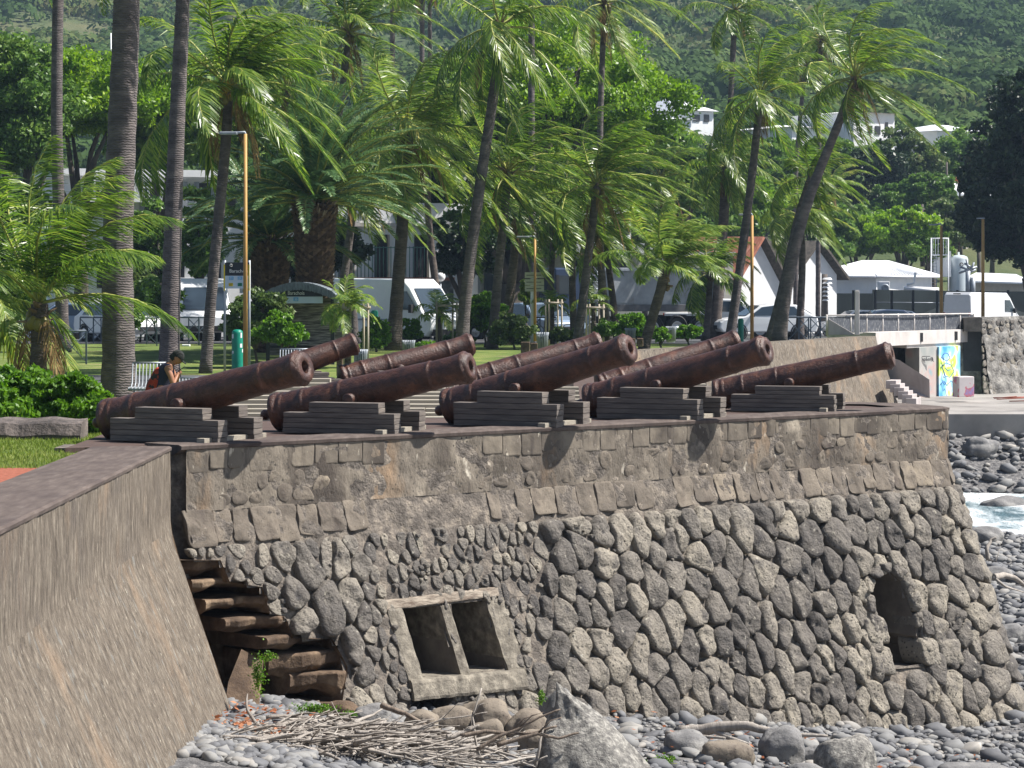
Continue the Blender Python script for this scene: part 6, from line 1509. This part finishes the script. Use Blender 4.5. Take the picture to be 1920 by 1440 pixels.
# tipper: trapezoid tub
mb=MB(); prof_=[(-2.0,1.25),(3.9,1.25),(4.35,1.55),(4.35,3.0),(-1.6,3.05),(-2.3,3.1),(-2.3,1.7)]
v=[(x,y*(1.05 if z<1.5 else 1.25),z) for y in (-1,1) for x,z in prof_]; n=len(prof_); mb.add(v,[tuple(range(n)),tuple(range(n,2*n))[::-1]]+[(i,n+i,n+(i+1)%n,(i+1)%n) for i in range(n)]); tb=dpart('tipper_body',mb,'tipper',.05)
mb=MB(); mb.box((1.1,-1.22,1.38),(6.2,.12,.28)); dpart('lower_rail',mb,'tipper_dark',.02,tb); mb=MB(); mb.box((1.0,-1.27,2.98),(6.6,.12,.14)); dpart('top_rail',mb,'galv',.02,tb)
for x in (-1.3,3.65): mb=MB(); mb.box((x,-1.27,2.2),(.12,.1,1.5)); dpart('side_rib',mb,'tipper_dark',0,tb)
mb=MB(); mb.slab([(-2.3,-1.2,3.1),(-3.0,-1.2,3.35),(-3.0,1.2,3.35),(-2.3,1.2,3.1)],.08,(0,0,1)); dpart('cab_guard',mb,'tipper_dark',0,tb)
mb=MB()
for x in (-2.25,-1.85): mb.tube([(x,-1.45,.9),(x-.25,-1.32,2.9)],.03,5)
for i in range(7): mb.tube([(-2.25-.03*i,-1.44+.015*i,1.05+.28*i),(-1.85-.03*i,-1.44+.015*i,1.05+.28*i)],.025,5)
dpart('ladder',mb,'galv')
for x in (-3.3,.95,2.25,3.5):
    for sd_ in (-1,1):
        wr=.5; o=(x,sd_*.95,wr); mb=MB(); mb.lathe([(0,wr*.5),(0,wr*.95),(.03,wr),(.27,wr),(.3,wr*.93),(.3,wr*.65)],o,(0,sd_,0),k=22); w_=dpart('wheel',mb,'tyre')
        mb=MB(); mb.lathe([(.28,wr*.65),(.30,wr*.6),(.22,wr*.5),(.2,wr*.25),(.31,wr*.2),(.31,.001)],o,(0,sd_,0),k=18); dpart('rim',mb,'rim',0,w_)
        mb=MB(); mb.lathe([(0,wr*1.14),(.34,wr*1.14),(.34,wr*1.04)],o,(0,sd_,0),k=22); dpart('mudguard',mb,'chassis')
dt.location=(X(1175,D),D,zg(D)-.05); dt.rotation_euler=(0,0,R(19)); dt.scale=(.83,.83,1.0)
# ---------------------------------------------------------------- street furniture
# cross braced barriers
def barrier():
    root=thing('cross_barrier','grey cross braced barrier standing clear of the others above the hedge','barrier',(0,0,0),'grey cross braced pedestrian barriers')
    for s_ in (-.62,.62): mb=MB(); mb.box((s_,0,.5),(.07,.07,1.0)); part('post',mb,M['bluegrey'],root)
    mb=MB(); mb.tube([(-.62,0,1.0),(.62,0,1.0)],.035,6); part('top_rail',mb,M['bluegrey'],root)
    for s_ in (-1,1): mb=MB(); mb.tube([(-.6*s_,0,.12),(.6*s_,0,.93)],.022,5); part('brace',mb,M['bluegrey'],root)
    return root
b0=barrier(); b0.location=(X(135,72),72,zg(72)-.02); b0.scale=(.62,.62,.92)
bs=[(30,'barrier at the left edge behind the hedge',96,10),(66,'barrier half hidden by the young coconut trunk',96,-10),(170,'barrier in front of the parked car at far left',98,0),(195,'barrier touching the left side of the big trunk',97,0),
(272,'barrier right of the big trunk in front of the white hatchback',88,5),(296,'barrier between the big trunk and the tall trunk',92,0),(352,'barrier below the white van bumper',90,-5),(375,'barrier right of the white van bumper, behind the flowering palm',91,5),
(795,'barrier seen against the white panel van',100,0),(992,'barrier in front of the pale blue car, left one',94,0),(1022,'barrier in front of the pale blue car, right one',94,0),
(1518,'barrier right of the leaning palm, left one of the pair',96,0),(1540,'barrier next to the left end of the mesh railing',96,0),(1496,'barrier behind the small palm trunk under the leaning palm',96,0)]
for i,(px,l,D,a) in enumerate(bs): dup(b0,(X(px,D),D,zg(D)-.02),R(a),l,1); 
for o in list(COL.objects):
    if o.name.startswith('cross_barrier.') and o.parent is None: o.scale=(.62,.62,.95) if o.location.y>80 else (.6,.6,.9)
# slatted benches
def bench(label,px,D,ytop,w=1.1,rz=0):
    p=at(px,ytop,D); root=thing('slatted_bench',label,'bench',(p[0],D,p[2]-.85),'curved metal slatted benches')
    c,s=math.cos(rz),math.sin(rz); o=np.array([p[0],D,p[2]-.85])
    def T(q): q=np.array(q,float); return o+np.array([q[0]*c-q[1]*s,q[0]*s+q[1]*c,q[2]])
    mb=MB(); k=int(w/.055)
    for i in range(k):
        x=-w/2+w*i/(k-1); mb.tube([T((x,-.45,.38)),T((x,-.42,.43)),T((x,-.1,.42)),T((x,.02,.5)),T((x,.08,.80)),T((x,.13,.85)),T((x,.16,.82))],.014,5)
    part('slats',mb,M['galv'],root); mb=MB()
    mb.tube([T((-w/2,.13,.85)),T((w/2,.13,.85))],.022,6); mb.tube([T((-w/2,-.44,.40)),T((w/2,-.44,.40))],.02,6); part('rails',mb,M['galv'],root)
    for x in (-w/2+.08,w/2-.08): mb=MB(); mb.tube([T((x,-.2,0)),T((x,-.2,.42))],.03,6); part('leg',mb,M['bluegrey'],root)
    return root
bench('slatted metal bench the person with the cap sits on',280,47.6,681,.62)
bench('slatted metal bench seen under the muzzle of the leftmost front cannon',532,35.5,731,.62)
bench('slatted metal bench in front of the bush beneath the shelter',556,60,655,.75)
bench('slatted metal bench mostly hidden behind the leftmost cannon barrel',362,52,709,.8)
# bins
def bin_(label,px,D,yt,yb,w):
    root=thing('litter_bin',label,'litter bin',at(px,yb,D),'grey slatted litter bins'); r_=w/F*D/2; mb=MB(); a=at(px,yb,D); h=at(px,yt,D)[2]-a[2]
    for i in range(20):
        t=i*2*math.pi/20; mb.tube([a+[r_*.85*math.cos(t),r_*.85*math.sin(t),.04],a+[r_*.9*math.cos(t),r_*.9*math.sin(t),h*.8],a+[r_*1.05*math.cos(t),r_*1.05*math.sin(t),h]],.016,4)
    part('slats',mb,M['galv'],root); mb=MB(); mb.lathe([(h*.88,r_*.98),(h*.92,r_*1.0),(h*.92,r_*.94),(h*.88,r_*.98)],a,(0,0,1),k=20); mb.lathe([(.0,r_*.8),(.06,r_*.85)],a,(0,0,1),k=20); part('rings',mb,M['galv'],root)
    mb=MB(); mb.lathe([(.02,.001),(.02,r_*.74),(h*.85,r_*.78),(h*.85,r_*.7),(h*.3,.001)],a,(0,0,1),k=16); part('liner',mb,M['bluegrey'],root)
bin_('slatted litter bin under the muzzle of the leftmost rear cannon',676,62,655,700,25)
bin_('slatted litter bin right of the brown palm trunk base',766,76,638,668,23)
bin_('slatted litter bin between the olive bush and the stakes',1017,76,623,662,22)
bin_('slatted litter bin left of the short bushy palm',1182,80,615,646,20)
bin_('slatted litter bin right of the short bushy palm, before the truck wheels',1258,84,612,642,19)
def blk(label,px,D,yt,yb,w):
    p=at(px,yb,D); h=at(px,yt,D)[2]-p[2]; mb=MB(); W_=w/F*D; mb.box(p+[0,0,h/2],(W_,W_*.7,h)); single('stone_bollard',mb,M['dark_stone'],label,'stone block',p,group='brown stone blocks on the lawn',bevel=.02)
blk('brown block on the lawn beneath the bin of the rear cannon',702,60,672,690,20); blk('pair block at the foot of the olive bush',985,72,641,662,17); blk('lighter brown block beside the bin in mid park',1001,71,643,660,14)
blk('brown block left of the short palm trunk',1200,74,634,650,12); blk('small brown block right of the muzzle of the middle cannon',1186,73,634,648,10)
blk('brown block behind the flat breech of the second rear cannon',637,50,668,706,12)
# green column beside lamp
p=at(445,706,61); r_=.128*1.0; h=at(445,618,61)[2]-p[2]; gc=thing('green_column','round green column with torn white stickers beside the ochre lamp post','column',p); mb=MB()
mb.lathe([(0,r_),(h*.30,r_),(h*.92,r_),(h*.97,r_*.92),(h,r_*.55),(h*1.005,.001)],p,(0,0,1),k=20); part('shaft',mb,M['greenplastic'],gc)
for (a,z,w_,hh) in ((3.6,h*.86,.5,.10),(5.4,h*.88,.35,.12),(5.3,h*.66,.5,.09),(3.7,h*.52,.4,.06),(5.8,h*.55,.3,.08)):
    mb=MB(); v=[]
    for i in range(6):
        t=a+w_*i/5; v+=[p+[(r_+.003)*math.cos(t),(r_+.003)*math.sin(t),z-hh/2+.01*math.sin(i*3)],p+[(r_+.003)*math.cos(t),(r_+.003)*math.sin(t),z+hh/2]]
    mb.add(v,[(2*i,2*i+2,2*i+3,2*i+1) for i in range(5)]); part('sticker',mb,M['paper'],gc)
p=at(1389,640,100); mb=MB(); hh=at(1389,597,100)[2]-p[2]; mb.lathe([(0,.11),(hh*.93,.11),(hh,.06),(hh,.001)],p,(0,0,1),k=14); g2=thing('green_column','small green column near the white car and rusty roofed house','column',p); part('shaft',mb,M['greenplastic'],g2)
p=at(349,672,88); mb=MB(); mb.box(p+[0,0,.2],(.26,.2,.52)); single('white_cabinet',mb,M['white'],'small white cabinet standing on the lawn beneath the van','cabinet',p,bevel=.015)
p=at(702,600,90); mb=MB(); mb.lathe([(0,.12),(.28,.12),(.33,.08),(.33,.001)],p+[0,0,0],(0,0,1),k=12); mb.tube([p+[0,0,-1],p],.04,6); single('green_bin',mb,M['greenplastic'],'small green bin against the blue side of the panel van','bin',p)
# stone planter block on the left
mb=MB(); IV,IF=IV4,IF4
D=28.0; x0,x1=X(-160,D),X(152,D); nx_=40; v=[]; f=[]
prof_=[(-.0,-.30),(-.06,-.05),(-.04,.06),(.10,.10),(.9,.12),(.9,-.3)]
zt_=Z(791,D)
for i in range(nx_+1):
    x=x0+(x1-x0)*i/nx_
    for (dy,dz) in ((0,-.36),(-.05+.10*nz((x,0,1),2),-.14),(.02+.05*nz((x,1,1),3),-.02),(.10,0),(.45,.02),(.45,-.36)): v.append((x,D+dy+.03*nz((x,dz,4),6),zt_+dz+.02*nz((x,dy,7),4)))
f=[(i*6+j,(i+1)*6+j,(i+1)*6+j+1,i*6+j+1) for i in range(nx_) for j in range(5)]+[tuple(range(6)),tuple(range(nx_*6,nx_*6+6))[::-1]]
mb.add(v,f); single('planter_block',mb,mat('split_grey_stone',[(0,(.035,.03,.028)),(.5,(.12,.10,.09)),(1,(.22,.185,.165))],scale=1.8,rough=.9,bump=1,bscale=7,bdist=.06),'long rough split grey stone block edging the hedge on the lawn','stone block',(x1,D,zt_-.3))
# bus stop sign
D=66; bs_=thing('bus_stop_sign','bus stop sign panel with dark header and coloured line badges between palm and lamp','bus stop sign',(X(435,D),D,zg(D)))
def sb(nm,px0,px1,yt,yb,m,dy=0,th=.04,par=None):
    mb=MB(); a=at((px0+px1)/2,(yt+yb)/2,D); w_=(px1-px0)/F*D; h_=(yb-yt)/F*D; mb.box((a[0],D+dy,a[2]),(w_,th,h_)); return part(nm,mb,M[m],par or bs_)
pn=sb('header_panel',422,468,492,517,'blackpanel'); sb('info_panel',422,468,517,541,'whitepanel',.002)
sb('frame_side',419.5,422,496,545,'yellowpaint'); sb('frame_side',466,468.5,496,545,'yellowpaint',-.01)
for px in (421,467): mb=MB(); mb.tube([(X(px,D),D+.05,zg(D)),(X(px,D),D+.05,Z(488,D))],.035,6); part('post',mb,M['galv'],bs_)
mb=text_mb('Barachois',9.0/F*D,(X(430,D),D-.023,Z(511,D)),(1,0,0),(0,0,1)); part('stop_name',mb,M['textwhite'],bs_)
for px,py,s_,m in ((434,521.5,'01','blueprint'),(450,521.5,'21','blueprint'),(433,533.5,'07','yellowpaint'),(450,533.5,'30','greenplastic')):
    sb('line_badge',px-4,px+4,py-3,py+3,m,-.024,.01); mb=text_mb(s_,6/F*D,(X(px-3,D),D-.034,Z(py+2,D)),(1,0,0),(0,0,1)); part('line_number',mb,M['blackpanel'] if m!='blueprint' else M['textwhite'],bs_)
mb=MB(); c_=at(433.5,497.5,D); mb.tube([c_+[.03*math.cos(t),-.025,.03*math.sin(t)] for t in np.linspace(.6,5.9,9)],.006,4); part('ring_logo',mb,M['textwhite'],bs_)
# bus shelter
D=72; sh=thing('bus_shelter','bus shelter with arched grey shingle roof and dark Barachois name board','bus shelter',(X(560,D),D,zg(D)))
def shp(nm,mb,m,par=None,bevel=0): return part(nm,mb,M[m],par or sh,bevel=bevel)
arc=[]; 
for i in range(21):
    t=i/20; px=487+(632-487)*t; py=556-27*math.sin(math.pi*min(1,max(0,t*.93+.02)))**.9; arc.append((px,py))
arc[-1]=(634,556)
v=[];
for dy in (-.3,1.9):
    for px,py in arc:
        a=at(px,py,D); v+=[(a[0],D+dy,a[2]),(a[0],D+dy,a[2]-.16)]
n=len(arc)*2; f=[]
for i in range(len(arc)-1):
    f+=[(2*i,2*i+1,2*i+3,2*i+2),(n+2*i,n+2*i+2,n+2*i+3,n+2*i+1),(2*i,2*i+2,n+2*i+2,n+2*i),(2*i+1,n+2*i+1,n+2*i+3,2*i+3)]
f+=[(0,n,n+1,1),(n-2,n-1,2*n-1,2*n-2)]
mb=MB(); mb.add(v,f); shp('roof',mb,'shelter_roof')
# shingle teeth
mb=MB()
for i in range(70):
    t=i/69*20; k=min(19,int(t)); px=arc[k][0]+(arc[k+1][0]-arc[k][0])*(t-k); py=arc[k][1]+(arc[k+1][1]-arc[k][1])*(t-k); a=at(px,py,D); mb.box((a[0],D-.33-.01*(i%2),a[2]-.095-.012*random.random()),(.026,.03,.20+.03*random.random()))
shp('shingle_fringe',mb,'shelter_roof')
# name board
P=[(503,554)]+[(px,py+6) for px,py in arc if 503<px<606]+[(606,552),(606,555.5),(503,555.5)]
mb=MB(); mb.slab([at(px,min(py,555),D)+[0,-.2,0] for px,py in P[:-2]]+[at(606,556,D)+[0,-.2,0],at(503,556,D)+[0,-.2,0]],.03,(0,1,0)); shp('name_board',mb,'blackpanel')
mb=text_mb('Barachois',10.2/F*D,(X(540.5,D),D-.215,Z(552.6,D)),(.80,0,0),(0,0,1)); shp('board_lettering',mb,'textwhite')
mb=MB(); a=at(570,562,D); mb.box((a[0],D-.18,a[2]),(72/F*D,.02,13/F*D)); shp('line_strip',mb,'whitepanel')
mb=MB(); a=at(556,561,D); mb.box((a[0],D-.20,a[2]),(9/F*D,.02,7/F*D)); shp('line_badge',mb,'blueprint'); mb=text_mb('30',6/F*D,(X(553,D),D-.215,Z(563.5,D)),(1,0,0),(0,0,1)); shp('badge_number',mb,'textwhite')
mb=MB(); a=at(565,610,D); mb.box((a[0],D+1.6,(Z(560,D)+zg(D)+.2)/2),(2.0,.05,Z(560,D)-zg(D)-.2)); shp('slatted_back',mb,'wicker')
for px in (503,624): mb=MB(); mb.box((X(px,D),D-.1,(zg(D)+Z(556,D))/2),(.10,.10,Z(556,D)-zg(D))); shp('post',mb,'blackpanel')
mb=MB(); mb.box((X(560,D),D+1.2,zg(D)+.45),(1.9,.4,.06)); shp('seat',mb,'chassis')
# finger sign
D=92; fs=thing('finger_sign','pale direction sign with stacked boards between the palms','direction sign',(X(997,D),D,zg(D)))
mb=MB(); mb.tube([(X(998,D),D,zg(D)),(X(998,D),D,Z(510,D))],.06,8); part('post',mb,M['white'],fs)
for i,yy in enumerate((516,529,541)):
    mb=MB(); a=at(1002,yy,D); mb.box((a[0],D-.09,a[2]),(36/F*D,.03,11/F*D)); part('board',mb,M['signboard'],fs)
    mb=MB(); mb.box((a[0]-.02,D-.108,a[2]),(28/F*D,.008,1.2/F*D)); part('text_line',mb,M['blackpanel'],fs)
# globe lamp
D=112; p=at(826,519,D); gl=thing('globe_lamp','white globe street lamp in the shade behind the palms','street lamp',(p[0],D,zg(D))); mb=MB(); mb.add(IV4*.20+p,IF4,True); part('globe',mb,M['white'],gl); mb=MB(); mb.tube([(p[0],D,zg(D)),p-[0,0,.15]],.04,6); part('post',mb,M['galv'],gl)
# croton bush
shrub('orange and yellow croton bush behind the finger sign',987,555,98,12,28,'coco_y',90,.09,24,60)
# ---------------------------------------------------------------- bicycles behind shrubs (hint of parked bikes)
def bike(label,px,D,s=1):
    root=thing('bicycle',label,'bicycle',(X(px,D),D,zg(D)),'bicycles parked beside the truck'); o=np.array([X(px,D),D,zg(D)])
    for x in (-.5,.5):
        mb=MB(); mb.tube([o+[x+.33*math.cos(t),0,.35+.33*math.sin(t)] for t in np.linspace(0,2*math.pi,20)],.022,5); part('wheel',mb,M['rim'],root)
    mb=MB(); 
    for a,b in (((-.5,.35),(-.15,.8)),((-.15,.8),(.35,.8)),((.35,.8),(0,.35)),((0,.35),(-.15,.8)),((.35,.8),(.5,.35)),((-.5,.35),(0,.35)),((.33,.8),(.3,.98)),((-.15,.8),(-.18,.9))): mb.tube([o+[a[0],0,a[1]],o+[b[0],0,b[1]]],.02,5)
    part('frame',mb,M['galv'],root); mb=MB(); mb.box(o+[-.18,0,.93],(.22,.12,.05)); part('saddle',mb,M['black_cloth'],root); mb=MB(); mb.tube([o+[.3,-.22,1.0],o+[.3,.22,1.0]],.018,5); part('handlebar',mb,M['black_cloth'],root)
bike('grey bicycle leaning in front of the truck cab wheels',1150,100); bike('second bicycle just behind the shrub under the short palm',1178,101); bike('bicycle standing before the pale blue car',1092,99)
# ---------------------------------------------------------------- seated person
def person():
    D=47.0; k=106.4; o=np.array([X(300,D),D,0.0]); 
    def P(px,py,dy=0): 
        q=at(px,py,D); return np.array([q[0],D+dy,q[2]])
    root=thing('person','seated person in dark cap and navy top with red backpack, bent over a phone','person',P(300,735))
    # body via skin modifier: pelvis, spine, neck, head base, arms, legs
    V=[];E=[];Rr=[]
    def j(p,r,par=None):
        V.append(p); Rr.append(r if isinstance(r,tuple) else (r,r)); 
        if par is not None: E.append((par,len(V)-1))
        return len(V)-1
    pel=j(P(300,737),(.155,.13)); ab=j(P(303,722),(.145,.12),pel); ch=j(P(309,703),(.165,.125),ab); sh_=j(P(316,688),(.13,.10),ch); nk=j(P(321,681),.058,sh_); hd=j(P(326,675),.06,nk)
    for dy in (-.19,.19):
        s=j(P(317,691,dy),.062,sh_); u=j(P(324,706,dy*1.15),.054,s); e=j(P(327,721,dy*1.2),.042,u); fm=j(P(331,710,dy*.7-.0),.036,e); w=j(P(334,702,dy*.35),.027,fm); h_=j(P(336,698,dy*.25),.030,w)
    for dy in (-.11,.11):
        hp=j(P(306,741,dy),.092,pel); kn=j(P(345,742,dy*1.3),.068,hp); an=j(P(343,790,dy*1.3),.042,kn); ft=j(P(352,793,dy*1.3),.04,an)
    me=bpy.data.meshes.new('body'); org=root.location; me.from_pydata([tuple(np.array(v)-np.array(org)) for v in V],E,[]); ob=bpy.data.objects.new('body',me); link(ob); ob.parent=root
    ob.modifiers.new('skin','SKIN'); me.skin_vertices or None
    if not me.skin_vertices: 
        me.attributes
    bpy.context.view_layer.objects.active=ob
    try:
        for i,sv in enumerate(me.skin_vertices[0].data): sv.radius=Rr[i]; sv.use_root=(i==0)
    except Exception as ex:
        bpy.ops.mesh.customdata_skin_add()
        for i,sv in enumerate(me.skin_vertices[0].data): sv.radius=Rr[i]; sv.use_root=(i==0)
    ob.modifiers.new('sub','SUBSURF').levels=2; ob.modifiers['sub'].render_levels=2; me.materials.append(M['skin'])
    ORG['body']=tuple(org)
    # head
    hc=P(331,671); mb=MB(); Vh=IV4.copy()
    out=[]
    for p in Vh:
        q=p*np.array([.105,.078,.125])
        if p[0]>.2: q[0]+= .020*math.exp(-((p[2]+.05)/.22)**2-(p[1]/.22)**2)   # nose
        if p[0]>.3: q[0]+= .006*math.exp(-((p[2]+.42)/.12)**2-(p[1]/.4)**2) - .010*math.exp(-((p[2]-.12)/.14)**2-((abs(p[1])-.42)/.2)**2)
        if p[2]<-.4: q[0]+=.018*(-p[2]-.4)
        q=np.array([q[0]*math.cos(.75)+q[2]*math.sin(.75),q[1],-q[0]*math.sin(.75)+q[2]*math.cos(.75)]); out.append(hc+q)
    mb.add(out,IF4,True)
    for sg in (-1,1): mb.add(IV2*np.array([.02,.012,.032])+hc+np.array([-.012,sg*.078,-.005]),IF2,True)
    part('head',mb,M['skin'],root)
    # hair
    mb=MB(); hv=[hc+np.array([q[0]*.103*.75+q[2]*.128*.67-.018,q[1]*.083,-q[0]*.103*.67+q[2]*.128*.75+.006]) for q in IV4 if True]
    mb.add([h for h in hv],[f for f in IF4 if np.mean(IV4[f],axis=0)[0]<.1 and np.mean(IV4[f],axis=0)[2]>-.55],True); part('hair',mb,M['black_cloth'],root)
    # cap
    mb=MB(); cv=[]
    for q in IV4:
        e=np.array([q[0]*.118,q[1]*.090,max(q[2],-.02)*.115+.035]); cv.append(hc+np.array([e[0]*.75+e[2]*.67,e[1],-e[0]*.67+e[2]*.75]))
    mb.add(cv,IF4,True); cap=part('cap',mb,M['black_cloth'],root)
    mb=MB(); b=[]
    for (x,y) in ((.09,-.08),(.15,-.075),(.19,-.04),(.20,0),(.19,.04),(.15,.075),(.09,.08)): e=np.array([x,y,.035]); b.append(hc+np.array([e[0]*.75+e[2]*.67,e[1],-e[0]*.67+e[2]*.75]))
    mb.slab(b,.012,(-.67,0,-.75)); part('brim',mb,M['black_cloth'],cap)
    # vest: shell around torso
    mb=MB(); rings=[(300,741,.175,.15),(301,730,.172,.15),(303,720,.165,.150),(307,708,.168,.165),(311,698,.165,.180),(315,690,.13,.19),(319,684,.085,.12),(321,681,.062,.07)]
    v=[];K=20
    for i,(px,py,ra,rb2) in enumerate(rings):
        c=P(px,py); d=P(*rings[min(i+1,len(rings)-1)][:2])-P(*rings[max(i-1,0)][:2]); d/=np.linalg.norm(d); a=np.array([d[2],0,-d[0]])
        for t in range(K): th=2*math.pi*t/K; v.append(c+a*ra*math.cos(th)+np.array([0,1,0])*rb2*math.sin(th)+d*.006*math.sin(th*3+i))
    mb.add(v,[(i*K+t,i*K+(t+1)%K,(i+1)*K+(t+1)%K,(i+1)*K+t) for i in range(len(rings)-1) for t in range(K)],True); part('sleeveless_top',mb,M['navy'],root)
    # shorts
    mb=MB()
    for dy in (-.11,.11): mb.tube([P(300,741,dy),P(320,742,dy),P(340,742,dy*1.25)],[.12,.115,.095],12)
    part('shorts',mb,M['black_cloth'],root)
    # backpack
    mb=MB(); c=P(291,716); d=P(310,690)-P(293,738); d/=np.linalg.norm(d); a=np.array([-d[2],0,d[0]]); v=[]
    for q in IV4:
        s=np.sign(q)*np.abs(q)**.6; v.append(c+d*s[2]*.27+a*s[0]*.095*(1.15-.25*s[2])+np.array([0,1,0])*s[1]*.15)
    mb.add(v,IF4,True); bk=part('backpack',mb,M['red_cloth'],root)
    mb=MB(); mb.add([c+a*.07+d*(q[2]*.12-.08)+a*q[0]*.06+np.array([0,1,0])*q[1]*.11 for q in IV4],IF4,True); part('pack_pocket',mb,M['black_cloth'],bk)
    for dy in (-.13,.13): mb=MB(); mb.tube([P(304,692,dy),P(314,690,dy),P(318,700,dy),P(310,718,dy)],.018,6,flat=.4); part('strap',mb,M['red_cloth'],bk)
    # hands with fingers and phone
    ph=P(339,693); mb=MB(); 
    for sg in (-1,1):
        w=P(336,698,sg*.045); 
        for i,(ln,off) in enumerate(((.030,-.018),(.036,-.006),(.034,.006),(.026,.018))):
            s=w+np.array([.012,0,off]); mb.tube([s,s+np.array([ln*.5,-sg*.010,.006]),s+np.array([ln*.9,-sg*.032,.004])],[.009,.0085,.006],6)
        s=w+np.array([0,-sg*.01,.02]); mb.tube([s,s+np.array([.014,-sg*.018,.018]),s+np.array([.03,-sg*.028,.022])],[.010,.009,.007],6)
    part('fingers',mb,M['skin'],root)
    mb=MB(); mb.box((0,0,0),(.012,.075,.15)); vv=mb.V[0]; th=-.95; c_,s_=math.cos(th),math.sin(th); vv=np.stack([vv[:,0]*c_-vv[:,2]*s_,vv[:,1],vv[:,0]*s_+vv[:,2]*c_],1); mb.V[0]=vv+ph+np.array([.012,0,.012])
    return mb,ph,root
pmb,ph,pr=person()
single('phone',pmb,M['blackpanel'],'black phone held by the seated person','phone',tuple(ph),bevel=.004)
# ---------------------------------------------------------------- haze
mb=MB(); mb.box((0,395,65),(1300,1000,150)); hz=struct('haze',mb,bpy.data.materials.new('haze_air'),'stuff','thin blue air haze','haze')
hm=bpy.data.materials['haze_air']; hm.use_nodes=True; t=hm.node_tree; t.nodes.clear(); out=N(t,'ShaderNodeOutputMaterial'); pv=N(t,'ShaderNodeVolumePrincipled')
pv.inputs['Color'].default_value=(.52,.72,1,1); pv.inputs['Density'].default_value=.0002; pv.inputs['Anisotropy'].default_value=.1; L(t,pv.outputs[0],out.inputs['Volume'])
# ---------------------------------------------------------------- camera, light, sky
cam=bpy.data.cameras.new('camera'); co=bpy.data.objects.new('camera',cam); link(co)
co.location=(0,0,HE); co.rotation_euler=(R(90),0,0)
cam.sensor_width=36; cam.lens=F/1920*36; cam.shift_y=-(720-YH)/1920.0; cam.clip_end=6000; cam.clip_start=.5
sc.camera=co
SUN_EL,SUN_AZ=53,2   # azimuth measured from +x, negative = towards the viewer
sd=Vector((math.cos(R(SUN_AZ))*math.cos(R(SUN_EL)),math.sin(R(SUN_AZ))*math.cos(R(SUN_EL)),math.sin(R(SUN_EL))))
sl=bpy.data.lights.new('sun','SUN'); sl.energy=5.0; sl.angle=R(.5); sl.color=(1,.955,.89)
so=bpy.data.objects.new('sun',sl); link(so); so.rotation_euler=sd.to_track_quat('Z','Y').to_euler(); so.location=(20,10,30)
w=bpy.data.worlds.new('World'); sc.world=w; w.use_nodes=True
t=w.node_tree; bg=t.nodes['Background']; sk=t.nodes.new('ShaderNodeTexSky'); sk.sky_type='NISHITA'; sk.sun_disc=False
sk.sun_elevation=R(SUN_EL); sk.sun_rotation=R(90-SUN_AZ); sk.air_density=1.0; sk.dust_density=1.2; sk.ozone_density=1.2
t.links.new(sk.outputs[0],bg.inputs[0]); bg.inputs[1].default_value=.062
vs=sc.view_settings; vs.view_transform='Standard'; vs.look='None'; vs.exposure=.97; vs.gamma=1; vs.use_curve_mapping=False
sc.cycles.max_bounces=6; sc.cycles.transparent_max_bounces=8; sc.cycles.volume_bounces=0
